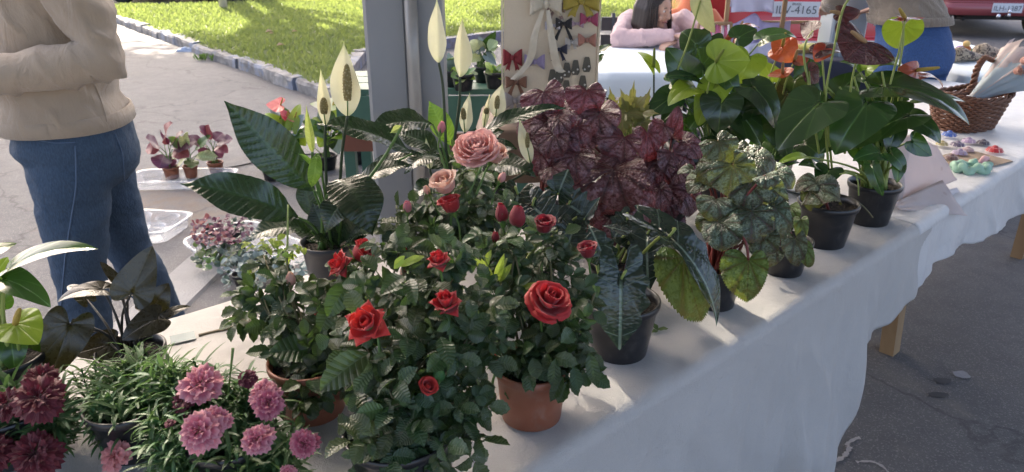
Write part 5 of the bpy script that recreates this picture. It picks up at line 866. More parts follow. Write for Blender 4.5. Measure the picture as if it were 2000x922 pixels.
def hair_bun(m, c, s, f, u): ball(m, c + u * .045 - f * .018, (.09, .1, .085), (s, f, u)); ball(m, c + u * .02 - f * .11, (.045, .04, .045), (s, f, u))
def hair_long(m, c, s, f, u):
    ball(m, c + u * .05 - f * .022, (.088, .098, .08), (s, f, u))
    for sg in (-1, 1):
        for k in range(4): o = -f * (.02 + .028 * k); m.tube([c + s * sg * .06 + u * .07 + o, c + s * sg * .088 + o + u * .0, c + s * sg * .098 + o - V((0, 0, .12)) - f * .01, c + s * sg * .085 + o - V((0, 0, .26 - .02 * k)) + f * .03], [.025, .03, .028, .01], 8)
    for k in range(5): m.tube([c - f * .08 + u * .05 + s * (k - 2) * .03, c - f * .11 - u * .03 + s * (k - 2) * .034, c - f * .12 - V((0, 0, .2)) + s * (k - 2) * .036], [.03, .033, .016], 8)
# left person, side on, facing left
X0, Y0 = -1.37, 2.25; F = V((-.96, -.28, 0)).normalized(); S = V((-.28, .96, 0)).normalized()      # S points to her far side
c0 = V((X0, Y0, 0)); at_ = lambda f, s, z: c0 + F * f + S * s + V((0, 0, z))
J = dict(pelvis=at_(-.01, 0, .88), waist=at_(.01, 0, 1.03), chest=at_(-.05, 0, 1.25), neck=at_(-.03, 0, 1.47), head=at_(.02, 0, 1.61), shL=at_(-.13, -.2, 1.39), elL=at_(-.20, -.27, 1.165), wrL=at_(.15, -.27, 1.135), shR=at_(-.02, .19, 1.38), elR=at_(-.04, .25, 1.12), wrR=at_(.24, .12, 1.1),
         hipL=at_(.0, -.1, .82), knL=at_(.035, -.11, .48), anL=at_(.06, -.11, .09), hipR=at_(-.02, .1, .82), knR=at_(-.06, .13, .48), anR=at_(-.16, .14, .09), toe=F)
t, tr, sw1 = person('woman in beige sweater and blue jeans standing side on, her head out of view', J, S, F, dict(hip=.2, hipd=.172, waist=.19, waistd=.15, chest=.19, chestd=.15, thigh=.112, arm=.066, seat=(.04, -.03)), None,
       dict(skin=M_SKIN, tr=denim('blue_denim', (.045, .085, .145)), sw=knit('beige_knit', (.42, .335, .25))), .072, hair_bun, F, .009)
def on_surf(me, o, d):                         # point on a mesh hit by a ray
    from mathutils.bvhtree import BVHTree
    k = me.name
    if k not in BVH: BVH[k] = BVHTree.FromPolygons([v.co for v in me.vertices], [p.vertices for p in me.polygons])
    h = BVH[k].ray_cast(o, d); return h[0] + h[1] * .0015 if h[0] else None
BVH = {}
def seam(pts, me, r, mat, par, name='seam'):
    P = [on_surf(me, V((0, 0, CAMH)), (at(x, y, 1) - V((0, 0, CAMH))).normalized()) for x, y in pts]; P = [p for p in P if p and (p - V((0, 0, CAMH))).length < 4]
    if len(P) > 1: b = MB(); b.tube(P, r, 5); obj(name, b, mat, par)
def line(pts, n=10): return [(q.x, q.y) for q in catmull([V((x, y, 0)) for x, y in pts], n)]
seam(line([(147, 285), (148, 360), (140, 420), (128, 500), (120, 600)]), tr.data, .0022, M_STITCH, tr, 'side_seam'); seam(line([(224, 262), (238, 300), (243, 352), (252, 345)], 6), tr.data, .0015, M_STITCH, tr, 'pocket_seam'); seam(line([(80, 275), (110, 279), (147, 278)], 5), tr.data, .0015, M_STITCH, tr, 'pocket_seam')
seam(line([(178, 148), (190, 180), (203, 215), (208, 238)], 6), sw1.data, .0025, bpy.data.materials['beige_knit'], sw1, 'side_seam')
# right person, leaning away over the far table
c0 = V((2.2, 4.13, 0)); F = V((-.25, 1, 0)).normalized(); S = V((1, .25, 0)).normalized(); at_ = lambda f, s, z: c0 + F * f + S * s + V((0, 0, z))
J = dict(pelvis=at_(0, 0, .86), waist=at_(.09, -.02, 1.1), chest=at_(.2, -.06, 1.27), neck=at_(.32, -.08, 1.45), head=at_(.42, -.09, 1.55), shL=at_(.27, -.26, 1.38), elL=at_(.28, -.34, 1.14), wrL=at_(.5, -.22, 1.08), shR=at_(.26, .13, 1.38), elR=at_(.26, .22, 1.14), wrR=at_(.48, .1, 1.06), hipL=at_(0, -.1, .8), knL=at_(.02, -.11, .46), anL=at_(0, -.11, .09), hipR=at_(0, .1, .8), knR=at_(.02, .11, .46), anR=at_(-.02, .11, .09), toe=F)
t, tr, sw1 = person('person in taupe sweater and bright blue jeans leaning away behind the basket', J, S, F, dict(hip=.212, hipd=.165, waist=.19, waistd=.15, chest=.2, chestd=.14, thigh=.115, arm=.062, seat=(.035, -.03)), None, dict(skin=M_SKIN, tr=denim('bright_denim', (.03, .085, .24)), sw=knit('taupe_knit', (.2, .165, .13))), .07, hair_bun, F + V((0, 0, -.4)), .007)
seam(line([(1796, 45), (1800, 85), (1785, 140)]), tr.data, .002, M_STITCH, tr, 'back_seam'); seam(line([(1815, 62), (1812, 95), (1828, 108), (1850, 98), (1852, 66)], 5), tr.data, .0015, M_STITCH, tr, 'pocket_seam')
# seated woman in pink
c0 = V((1.02, 5.62, 0)); F = V((0, -1, 0)); S = V((-1, 0, 0)); at_ = lambda f, s, z: c0 + F * f + S * s + V((0, 0, z))
J = dict(pelvis=at_(-.05, 0, .5), waist=at_(.0, 0, .64), chest=at_(.14, 0, .8), neck=at_(.25, .01, .91), head=at_(.36, .03, .99), shL=at_(.2, -.19, .9), elL=at_(.36, -.33, .8), wrL=at_(.5, -.08, .8), shR=at_(.2, .19, .9), elR=at_(.42, .3, .8), wrR=at_(.52, -.06, .835), hipL=at_(.02, -.1, .48), knL=at_(.42, -.12, .5), anL=at_(.4, -.12, .09), hipR=at_(.02, .1, .48), knR=at_(.42, .12, .5), anR=at_(.4, .12, .09), toe=F, pnL=V((0, 0, -1)), hdL=V((-.6, -.5, -.1)), hdR=V((.9, -.2, -.05)))
person('seated woman in pale pink sweater resting folded arms on a table', J, S, F, dict(hip=.19, hipd=.16, waist=.2, waistd=.16, chest=.2, chestd=.15, thigh=.09, arm=.07), None, dict(skin=M_SKIN, tr=plain('black_trousers', (.02, .02, .024), .8), sw=knit('pale_pink_knit', (.64, .45, .45))), .05, hair_long, V((.75, -.75, -.22)), .006)
# ------------------------------------------------------------------ her chair and table, more stall tables
M_CHAIR = plain('dark_plastic', (.03, .035, .045), .45); ch = thing('chair', 'dark plastic chair behind the seated woman in pink', 'chair', (1.02, 5.68, 0))
b = MB(); b.box((1.02, 5.66, .43), .46, .44, .035); obj('seat', b, M_CHAIR, ch, None, False)
for i in range(3): b = MB(); b.box((1.0 + .0, 5.93, .56 + .13 * i), .62, .03, .1); obj('backrest_slat', b, M_CHAIR, ch, None, False)
for sx in (-1, 1):
    for y in (5.47, 5.86): b = MB(); b.tube([(1.02 + sx * .2, y, .42), (1.02 + sx * .23, y + (.02 if y > 5.6 else -.02), 0)], .016, 8); obj('leg', b, M_CHAIR, ch)
    b = MB(); b.tube([(1.02 + sx * .22, 5.88, .42), (1.02 + sx * .24, 5.93, .9)], .016, 8); obj('back_post', b, M_CHAIR, ch)
def clothtable(label, clabel, x0, x1, y0, y1, cmat, legmat, drop, rot=0, z=TH, seed=1, legr=.016):
    c = V(((x0 + x1) / 2, (y0 + y1) / 2, 0)); t = thing('market_table', label, 'table', c); RZ = M.Translation(c) @ M.Rotation(rot, 4, 'Z') @ M.Translation(-c); tf = lambda p: RZ @ V(p)
    b = MB(); b.add([tf(p) for p in [(x, y, zz) for x in (x0, x1) for y in (y0, y1) for zz in (z - .034, z - .006)]], [(0, 1, 3, 2), (4, 6, 7, 5), (0, 4, 5, 1), (2, 3, 7, 6), (0, 2, 6, 4), (1, 5, 7, 3)]); obj('table_top', b, M_PLY, t, None, False)
    for x in (x0 + .07, x1 - .07):
        for y in (y0 + .07, y1 - .07): b = MB(); b.tube([tf((x, y, z - .03)), tf((x + (.02 if x > c.x else -.02), y, 0))], legr, 8); obj('leg', b, legmat, t)
    b = MB(); n = 44; g = .012; prof = []
    def edge(k):
        q = k / n * 4; i = int(q) % 4; f = q - int(q); P = [(x0 - g, y0 - g), (x1 + g, y0 - g), (x1 + g, y1 + g), (x0 - g, y1 + g)]; a, d = P[i], P[(i + 1) % 4]; return V((lerp(a[0], d[0], f), lerp(a[1], d[1], f), 0))
    rows = []
    for lv, (sc, dz) in enumerate(((0, 0), (.5, 0), (.97, .0), (1., -.012), (1., -drop * .35), (1., -drop * .7), (1., -drop))):
        r = []
        for k in range(n):
            e = edge(k); o = e - c; out = V((o.x / (x1 - x0), o.y / (y1 - y0), 0)).normalized(); q = c + o * sc + V((0, 0, z + dz))
            if dz < -.02: q += out * (.02 + .05 * (-dz / .5)) * (.6 + .7 * math.sin(k * 1.9 + seed) * min(1, -dz * 4) + .5 * mnoise.noise(V((k * .6, dz * 2, seed)))); q.z += .02 * mnoise.noise(V((k * .3, 0, seed)))
            else: q.z += .003 * mnoise.noise(V((q.x * 4, q.y * 4, seed)))
            r.append(tf(q))
        rows.append(r)
    b.grid(rows, True); tag(obj('tablecloth', b, cmat), clabel, 'tablecloth'); return t
M_DKMETAL = plain('dark_metal', (.03, .03, .033), .45, .1, 20, 0, Metallic=.5)
clothtable('table with thin dark legs in front of the seated woman', 'pale blue white cloth on the seated woman\'s table', .5, 1.5, 4.25, 5.28, fabric('pale_blue_cloth', (.68, .75, .79), .7, 200, .04, .2), M_DKMETAL, .14, 0, TH, 2)
clothtable('table under the navy cloth in front of the red hatchback', 'navy cloth on the table before the red hatchback', 1.62, 2.62, 4.66, 5.5, fabric('navy_cloth', (.03, .035, .06), .8, 200, .1, .2), M_DKMETAL, .4, 0, TH, 4)
clothtable('far table beyond the basket carrying shoes and toys', 'light blue cloth on the far table beyond the basket', 2.5, 3.2, 4.12, 5.5, fabric('light_blue_cloth', (.66, .74, .77), .6, 200, .04, .2), M_DKMETAL, .3, 0, TH, 6)
clothtable('small table holding the hair bow board', 'brown cloth under the hair bow board', -.12, .52, 2.78, 3.18, fabric('brown_cloth', (.14, .09, .06), .8), M_DKMETAL, .2, 0, .79, 8)
# green bench with plants behind the post
M_GREENP = plain('green_paint', (.05, .13, .09), .5, .15, 8); gt = thing('plant_bench', 'green painted bench holding potted plants behind the grey post', 'bench', (-.45, 4.25, 0))
for i in range(3): b = MB(); b.box((-.42, 4.06 + i * .19, .69), 1.05, .175, .03); obj('plank', b, M_GREENP, gt, None, False)
b = MB(); b.box((-.42, 3.96, .575), 1.05, .025, .19); obj('front_board', b, M_GREENP, gt, None, False); b = MB(); b.box((-.42, 3.955, .42), 1.0, .03, .1); obj('rail', b, plain('brick_red_paint', (.17, .06, .035), .6), gt, None, False)
for x in (-.9, .06):
    for y in (4.0, 4.45): b = MB(); b.box((x, y, .337), .06, .06, .674); obj('leg', b, M_GREENP, gt, None, False)
# ------------------------------------------------------------------ bow board
M_BOARD = fabric('cream_board', (.66, .57, .44), .85, 150, .06, .2); BY = 2.92
bd = thing('display_board', 'cream fabric display board pinned with hair bows', 'board', at(1076, 222, 2.9)); pl_ = Plant.__new__(Plant); pl_.Y = BY
def BP(x, y, o=0): return pl_.P(x, y, o)
TL, TR_, BR, BL = BP(984, -70), BP(1166, -70), BP(1166, 210), BP(984, 214); z0 = .797; TL.z = TR_.z = 1.62; BL.z = BR.z = z0; BL.x = TL.x = (BP(984, 100)).x; BR.x = TR_.x = BP(1166, 80).x
b = MB(); b.box(V(((TL.x + TR_.x) / 2, BY + .012, (TL.z + BL.z) / 2)), TR_.x - TL.x, .022, TL.z - BL.z); obj('panel', b, M_BOARD, bd, None, False)
for x in (TL.x - .006, TR_.x + .006): b = MB(); b.box(V((x, BY + .01, (TL.z + BL.z) / 2)), .008, .026, TL.z - BL.z + .01); obj('frame_edge', b, M_BOARD, bd, None, False)
for x in (TL.x + .05, TR_.x - .05): b = MB(); b.box(V((x, BY + .1, 1.1)), .03, .02, .68, (V((1, 0, 0)), V((0, .95, .3)), V((0, -.3, .95)))); obj('prop', b, M_WOOD, bd, None, False)
def bowmesh(seed, tails=.9, loop=1., tl=.35):
    g = random.Random(seed); b = MB()
    for s in (-1, 1):
        rows = []
        for i in range(13):
            t = i / 12; a = t * 2 * math.pi; x = s * (.06 + .44 * loop * math.sin(a / 2) ** .8); y = -.12 * math.sin(a) - .12; w = (.09 + .2 * math.sin(a / 2) ** .7)
            rows.append([V((x, y + .03 * math.cos(k * 3 + a), w * (k - 2) / 2 + .05 * math.sin(a) + .03 * math.sin(k * 2.5 + seed))) for k in range(5)])
        b.grid(rows)
        if tails:
            rows = []
            for i in range(7):
                t = i / 6; w = tl * .3 * (.45 + t * .6); c = V((s * (.05 + tails * .35 * t), -.08 - .03 * math.sin(t * 5 + seed), -tails * t * .75)); rows.append([c + V((w * k, .02 * math.sin(k * 4 + t * 6), (-.08 * abs(k) if i == 6 else 0))) for k in (-1, -.5, 0, .5, 1)])
            b.grid(rows)
    ball(b, V((0, -.16, 0)), (.085, .09, .11)); return b.mesh('bow')
BOWS = [bowmesh(1, .0), bowmesh(2, .8), bowmesh(3, 1.1, .9), bowmesh(4, .6, 1.)]
RIB = {}
def ribbon(col, rough=.5):
    k = (col, rough)
    if k not in RIB:
        m = Mt('ribbon', col, rough); n = m.noise(25, 3); m.set('Base Color', m.hsv(col, .5, 1, n * .3 + .85)); m.bump(n, .5, .01); m.set('Sheen Weight', .3); m.transl(col, .15); RIB[k] = m.m
    return RIB[k]
def bow(x, y, w, col, lab, var=0, rough=.5, hs=1., dy=0):
    c = BP(x, y, -.006 + dy); d = c.y * CP - (c.z - CAMH) * SP; s = w * d / FPX; tag(link('hair_bow', BOWS[var], ribbon(col, rough), None, M.Translation(c) @ M.Diagonal((s, s * .8, s * hs, 1))), lab, 'hair bow', 'hair bows pinned to the board')
bow(1135, 2, 72, (.42, .33, .05), 'wide mustard yellow hair bow at the top right of the board', 3, .5, .8); bow(1086, 14, 36, (.3, .2, .18), 'brown striped hair bow beside the long ivory ribbon', 1); bow(1079, 50, 30, (.62, .6, .68), 'white tulle hair bow left of the black one'); bow(1101, 46, 36, (.03, .03, .035), 'black pointed hair bow below the mustard one', 2, .6); bow(1126, 46, 28, (.5, .36, .45), 'lilac tulle hair bow between the black and crimson ones'); bow(1150, 38, 36, (.4, .06, .14), 'crimson pink hair bow at the right of the board', 0, .5, 1.3); bow(1117, 82, 28, (.55, .52, .5), 'pale grey tulle hair bow left of the salmon one', 3); bow(1146, 78, 36, (.45, .2, .15), 'salmon brown hair bow below the crimson pink one', 0, .5, 1.3); bow(1091, 96, 34, (.02, .025, .06), 'navy hair bow above the earring cards', 1); bow(1001, 112, 38, (.28, .02, .03), 'dark red hair bow at the left of the board', 3, .6, 1.3); bow(1044, 120, 40, (.36, .3, .5), 'lavender tulle hair bow in the middle of the board', 0, .5, 1.3); bow(1008, 160, 42, (.22, .1, .06), 'brown satin hair bow below the dark red one', 1, .35); bow(1006, 196, 42, (.36, .33, .33), 'grey satin hair bow at the foot of the board', 3, .35, 1.2)
iv = thing('ribbon_bow', 'large ivory ribbon bow with very long tails on the board', 'ribbon bow', BP(1066, 12)); R_IV = ribbon((.68, .62, .5), .4); c = BP(1066, 8, -.012); link('bow_loops', BOWS[0], R_IV, iv, M.Translation(c) @ M.Diagonal((.12, .1, .15, 1)))
for pts in ([(1060, 20), (1044, 70), (1034, 120), (1004, 155)], [(1070, 20), (1078, 80), (1088, 130), (1098, 142)]):
    P = catmull([BP(x, y, -.03 - .01 * (i % 2)) for i, (x, y) in enumerate(pts)], 6); b = MB(); rows = []
    for i, p in enumerate(P): w = lerp(.007, .015, min(1, i / 8)); rows.append([p - V((w, .004 * math.sin(i), 0)), p - V((0, .004, 0)), p + V((w, .004 * math.cos(i), w * .3))])
    b.grid(rows); obj('tail', b, R_IV, iv)
b = MB(); b.grid([[V((x * w, y * .0, z)) for x in (-1, 1)] for y, z, w in ((0, .5, .22), (0, .42, .3), (0, -.25, .5), (0, -.5, .32))]); vs = b.v[:]; CARD = MB(); CARD.add([V(p) + V((0, -.03, 0)) for p in vs] + [V(p) for p in vs], [(0, 1, 3, 2), (2, 3, 5, 4), (4, 5, 7, 6), (8, 10, 11, 9), (10, 12, 13, 11), (12, 14, 15, 13)] + [(0, 2, 10, 8), (2, 4, 12, 10), (4, 6, 14, 12), (1, 9, 11, 3), (3, 11, 13, 5), (5, 13, 15, 7), (6, 7, 15, 14), (0, 8, 9, 1)]); CARDM = CARD.mesh('card', False)
b = MB(); ball(b, V((0, 0, 0)), 1., None, 8, 6); PEARL = b.mesh('pearl'); M_PEARL = plain('pearl', (.7, .68, .64), .25, .03); M_CARD = plain('olive_card', (.09, .085, .07), .5, .1)
for i, (x, y, l) in enumerate([(1107, 137, 'olive earring card left of the two darkest cards'), (1124, 132, 'dark earring card in the middle of its row'), (1146, 126, 'earring card at the right edge of the board'), (1079, 150, 'earring card under the right ivory ribbon tail'), (1092, 148, 'earring card just right of the ivory ribbon tail'), (1138, 162, 'lower right earring card on the board'), (1106, 171, 'lower middle earring card, half hidden by burgundy leaves'), (1089, 172, 'lower left earring card above the burgundy leaves')]):
    c = BP(x, y, -.004); s = .058; e = thing('earring_card', l, 'earring card', c, 'earring cards on the board'); link('card', CARDM, M_CARD, e, M.Translation(c) @ M.Diagonal((s * .6, .04, s, 1)))
    for k in (-1, 1): link('pearl', PEARL, M_PEARL, e, M.Translation(c + V((k * .008, -.006, -.012 + .006 * k))) @ M.Diagonal((.004, .004, .004, 1)))
# ------------------------------------------------------------------ cars
def carpaint(name, base): return plain(name, base, .3, .05, 3, 0, Coat_Weight=.6, Coat_Roughness=.08)
M_GLASS = plain('car_glass', (.02, .025, .03), .08, 0); M_TYRE = plain('tyre_rubber', (.025, .025, .026), .8, .1, 40); M_RIM = plain('alloy_rim', (.45, .46, .48), .35, .05, 10, 0, Metallic=.8); M_TRIM = plain('black_trim', (.03, .03, .032), .55); M_TAIL = plain('tail_lamp', (.4, .02, .02), .2, .05); M_PLATE = plain('plate_grey', (.62, .64, .66), .4, .03); M_CHAR = plain('plate_letters', (.12, .13, .14), .5, 0); M_CHROME = plain('chrome', (.7, .7, .72), .15, 0, 10, 0, Metallic=1.); M_BUMPGREY = plain('grey_bumper', (.26, .25, .24), .6)
def text(s, size, mat, parent, W, name='lettering', ext=.0):
    cu = bpy.data.curves.new('t', 'FONT'); cu.body = s; cu.size = size; cu.align_x = 'CENTER'; cu.align_y = 'CENTER'; cu.extrude = .0008; o = bpy.data.objects.new('t', cu); COL.objects.link(o)
    me = bpy.data.meshes.new_from_object(o.evaluated_get(bpy.context.evaluated_depsgraph_get())); bpy.data.objects.remove(o); return link(name, me, mat, parent, W)
def car(name, label, loc, rz, paint, prof, Wd, axles, rw, zb, plate=None, tail=(.62, .95), bump=(.28, .55), bumat=None, hitch=False, cat='car', glassz=(.98, 1.36), platez=.84):
    """profile (x, z) from the rear (x=0) to the front, local +X forward"""
    W = M.Translation(V(loc)) @ M.Rotation(rz, 4, 'Z'); t = link(name, None, None, None, W); tag(t, label, cat)
    P = [V((x, z, 0)) for x, z in prof]; cx = sum(p.x for p in P) / len(P); cz = .7; rows = []
    for yy, ins in ((-.5, .16), (-.497, .07), (-.47, .02), (-.4, 0), (-.2, -.01), (0, -.015), (.2, -.01), (.4, 0), (.47, .02), (.497, .07), (.5, .16)):
        r = []
        for p in P:
            q = V((p.x + (cx - p.x) * ins * .25, 0, p.y + (cz - p.y) * ins * (.5 if p.y > .5 else .1))); tum = 1 - .16 * smooth((p.y - .85) / .6); q.y = yy * Wd * tum; r.append(q)
        rows.append(r)
    b = MB(); b.grid(rows, True, None, True, True); body = obj('body', b, paint, t, None); body.matrix_basis = M(); WM[body.name] = W
    def part(nm, mbb, mat, par=None, sm=True):
        o = link(nm, mbb.mesh(nm, sm), mat, par or t, W); o.matrix_basis = M(); return o
    for ax in axles:
        for s in (-1, 1):
            c = V((ax, s * (Wd / 2 - .1), rw)); h = MB(); pr = [(.2, -.09), (.2, .09)]; wv = []
            for r, y in ((rw * .62, -.085), (rw * .92, -.1), (rw, -.075), (rw, .075), (rw * .92, .1), (rw * .62, .085)): wv.append([c + V((r * math.cos(2 * math.pi * k / 28), y, r * math.sin(2 * math.pi * k / 28))) for k in range(28)])
            h.grid(wv, True); wh = part('wheel', h, M_TYRE); hm = MB(); wv = [[c + V((r * math.cos(2 * math.pi * k / 28), s * y, r * math.sin(2 * math.pi * k / 28))) for k in range(28)] for r, y in ((rw * .63, .08), (rw * .55, .06), (rw * .3, .07), (rw * .12, .085), (.005, .085))]; hm.grid(wv, True); part('rim', hm, M_RIM, wh)
            a = MB(); wv = [[V((ax + (rw + o) * math.cos(th), s * (Wd / 2 + yo), rw + (rw + o) * math.sin(th))) for th in [math.pi * k / 14 for k in range(15)]] for o, yo in ((.0, -.12), (.055, .004), (.07, -.02))]; a.grid(wv); part('wheel_arch', a, M_TRIM)
    xr = lambda z: interp(z, sorted([(p.y, p.x) for p in P if p.x < cx * .6]))
    g = MB(); z0, z1 = glassz; g.grid([[V((xr(z) - .012, y * Wd * (.36 if z > z0 + .1 else .39), z)) for y in (-1, -.3, .3, 1)] for z in (z0, (z0 + z1) / 2, z1)]); part('rear_window', g, M_GLASS)
    for s in (-1, 1):
        l = MB(); l.box((xr(.8) - .004, s * Wd * .42, sum(tail) / 2), .05, Wd * .12, tail[1] - tail[0]); part('tail_lamp', l, M_TAIL, None, False)
        gl = MB(); zt = z1 - .02; xs = [xr(z1) + .25, cx, cx + (cx - xr(z1)) * .55]; gl.grid([[V((x + (.2 if zz < zt and x > cx else 0), s * (Wd / 2 * (1 - .16 * smooth((zz - .85) / .6)) - .004), zz)) for x in xs] for zz in (z0 + .0, zt - .02)]); part('side_window', gl, M_GLASS)
    bm = MB(); bm.grid([[V((x, y * Wd, z)) for y, x in ((-.5, .2), (-.49, .02), (-.42, -.06), (0, -.085), (.42, -.06), (.49, .02), (.5, .2))] for z in (bump[0], (bump[0] + bump[1]) / 2, bump[1])]); bm.grid([[V((x + k, y * Wd, bump[1])) for y, x in ((-.5, .2), (-.49, .02), (-.42, -.06), (0, -.085), (.42, -.06), (.49, .02), (.5, .2))] for k in (0, .12)]); bu = part('bumper', bm, bumat or paint); md = bu.modifiers.new('s', 'SOLIDIFY'); md.thickness = .02; md.offset = -1
    u = MB(); u.box((cx, 0, zb - .05), cx * 1.7, Wd * .8, .08); part('underbody', u, M_TRIM, None, False); e = MB(); e.tube([(.02, Wd * .3, zb - .06), (.5, Wd * .3, zb - .04)], .03, 10); part('exhaust', e, M_TRIM)
    if plate:
        xp = min(xr(platez), -.0 if platez > bump[1] else -.09) - .012; c = V((xp, 0, platez)); pb = MB(); pb.box(c, .008, .4, .13); pp = part('number_plate', pb, M_PLATE, None, False)
        RW = M.Translation(c + V((-.006, 0, -.008))) @ M(((0, 0, -1, 0), (-1, 0, 0, 0), (0, 1, 0, 0), (0, 0, 0, 1))); text(plate[0], .098, M_CHAR, pp, W @ RW, 'plate_number')
        if plate[1]: text(plate[1], .028, M_CHAR, pp, W @ M.Translation(V((0, 0, .052))) @ RW, 'plate_town')
    if hitch:
        h = MB(); h.tube([(.1, 0, bump[0] + .0), (-.2, 0, bump[0] - .0)], .018, 10); hh = part('tow_bar', h, M_TRIM); h = MB(); ball(h, V((-.2, 0, bump[0] + .07)), .028); h.tube([(-.2, 0, bump[0]), (-.2, 0, bump[0] + .05)], [.03, .014], 10); part('tow_ball', h, M_CHROME, hh); h = MB(); ball(h, V((-.16, .12, bump[0] + .0)), .035); part('tow_socket', h, M_CHROME, hh)
    return t
HATCH = [(.12, .22), (.0, .35), (-.02, .55), (.0, .8), (.06, .98), (.34, 1.4), (.8, 1.47), (1.8, 1.46), (2.55, 1.0), (3.5, .88), (3.75, .7), (3.8, .45), (3.7, .22)]
SEDAN = [(.1, .24), (.0, .36), (-.02, .6), (.02, .86), (.1, .92), (.75, .98), (1.35, 1.36), (1.9, 1.41), (2.5, 1.36), (3.2, .96), (4.1, .84), (4.3, .65), (4.32, .42), (4.2, .24)]
BOXY = [(.06, .32), (.0, .42), (-.01, .7), (.0, .95), (.04, 1.0), (.25, 1.5), (.7, 1.56), (2.0, 1.55), (2.7, 1.08), (3.7, 1.0), (3.9, .8), (3.92, .5), (3.8, .32)]
pc = at(1548, 18, 6.6); car('red_hatchback', 'bright red hatchback parked behind the lavender cloths', (pc.x + .03, pc.y + .0, 0), R(84), carpaint('bright_red_paint', (.5, .02, .03)), HATCH, 1.66, (.75, 3.1), .3, .25, ('ILV-4165', 'BRASIL'), (.75, 1.05), (.28, .6), None, False, 'car', (1.0, 1.36), pc.z)
pc = at(1962, 14, 10.8); car('dark_red_car', 'faded dark red car with tow ball parked far right', (pc.x, pc.y, 0), R(80), carpaint('faded_red_paint', (.28, .055, .06)), BOXY, 1.7, (.62, 3.0), .33, .33, ('ILH-1387', ''), (.6, .9), (.33, .5), None, True, 'car', (1.05, 1.44), .44)
car('white_car', 'white car seen only by its sill and wheel beyond the lawn', (-5.05, 17.5, 0), R(176), carpaint('white_paint', (.72, .72, .7)), SEDAN, 1.7, (.85, 3.4), .31, .26)
bo = thing('bollard', 'pale slim bollard in front of the white car wheel', 'bollard', at(437, 17, 14.9)); b = MB(); q = onz(437, 18, .1); b.tube([q - V((0, 0, .1)), q + V((0, 0, .5)), q + V((0, 0, .75)), q + V((0, 0, .8))], [.075, .07, .07, .03], 12); obj('shaft', b, mat_concrete('pale_bollard', (.55, .5, .43)), bo); b = MB(); b.tube([q + V((0, 0, .6)), q + V((0, 0, .66))], .078, 12); obj('band', b, plain('yellow_band', (.5, .38, .05)), bo)
# ------------------------------------------------------------------ goods on the navy table
def drape(pts_top, drop, amp, mat, seed, name, label, cat, wpts=None):
    P = catmull([V(p) for p in pts_top], 8); b = MB(); rows = []; uvs = []
    for i, p in enumerate(P):
        r = []; u = []
        for k in range(13): f = (k - 3) / 9; back = max(0, -f); dn = max(0, f); n = mnoise.noise(V((i * .22, dn * 1.4, seed))); r.append(p + V((.03 * n * dn, back * .25 - .03 * dn + amp * n * (dn + .15), -dn * drop * (1 + .12 * mnoise.noise(V((i * .15, 0, seed)))) - back * .22))); u.append((i * .03, f))
        rows.append(r); uvs.append(u)
    b.grid(rows, False, uvs); o = tag(obj(name, b, mat), label, cat); md = o.modifiers.new('s', 'SOLIDIFY'); md.thickness = .002; return o
def emb(name, base, motif, lo, hi):
    m = Mt(name, base, .8); v = m.noise(16, 4, None, .7, 1.5).step(.56, .62); zone = m.noise(3.2, 1).step(lo, hi); m.set('Base Color', m.mix(v * zone * .85, base, motif)); f = m.noise(300, 2); m.bump(f + m.noise(8, 3) * 2, .4, .006); m.transl(base, .15); return m.m
M_LAV = emb('lavender_cloth', (.5, .46, .72), (.16, .16, .32), .5, .58); M_LAV2 = emb('pale_lavender_cloth', (.62, .62, .78), (.3, .3, .5), .62, .68)
rk = thing('drying_rack', 'wooden rack with two upright sticks under the lavender cloths', 'rack', (1.95, 5.0, TH))
def NP(x, y, Y): d = Y / (CP + (461 - y) / FPX * SP); return at(x, y, d)
for x in (1419, 1530):
    q = NP(x, 30, 4.98); b = MB(); b.box((q.x, q.y, (TH + 1.6) / 2), .026, .02, 1.6 - TH); obj('upright', b, M_WOOD, rk, None, False)
zc = NP(1480, 40, 5.02).z; b = MB(); b.box((1.83, 5.025, zc - .012), .62, .02, .02); obj('crossbar', b, M_WOOD, rk, None, False); b = MB(); b.box((1.83, 5.05, TH + .012), .62, .3, .02); obj('base', b, M_WOOD, rk, None, False); zc2 = NP(1480, -8, 5.02).z; b = MB(); b.box((1.83, 5.025, zc2 - .012), .62, .02, .02); obj('crossbar', b, M_WOOD, rk, None, False)
drape([NP(x, y, 5.0) for x, y in ((1425, 50), (1450, 38), (1475, 26), (1490, 42), (1520, 44), (1545, 40))], .2, .06, M_LAV, 3, 'embroidered_cloth', 'lavender cloth with dark embroidery hung low on the wooden rack', 'cloth'); drape([NP(x, y, 5.0) for x, y in ((1428, -8), (1470, -9), (1512, -7))], .1, .04, M_LAV2, 8, 'embroidered_cloth', 'pale lavender cloth hung high on the wooden rack', 'cloth'); drape([NP(x, y, 4.85) for x, y in ((1455, 88), (1490, 82), (1530, 84))], .15, .05, M_LAV2, 12, 'embroidered_cloth', 'pale lavender cloth lying low before the wooden rack', 'cloth')
def heap(name, label, cat, c, r, mat, seed, k=.35):
    b = MB(); rows = []
    for j in range(10):
        p = math.pi / 2 * j / 9; rows.append([V(c) + V((r[0] * math.cos(p) * math.cos(t), r[1] * math.cos(p) * math.sin(t), r[2] * math.sin(p))) * (1 + k * mnoise.noise(V((math.cos(t) * 1.6, math.sin(t) * 1.6, p * 1.8 + seed)))) for t in [2 * math.pi * q / 28 for q in range(28)]])
    b.grid(rows, True, None, True, True); return tag(obj(name, b, mat), label, cat)
q = NP(1352, 40, 5.75); og = thing('fabric_doll', 'orange fabric doll shape standing behind the seated woman', 'doll', (q.x, q.y, 0)); M_OR = fabric('orange_fabric', (.62, .18, .08), .8, 100, .1, .4)
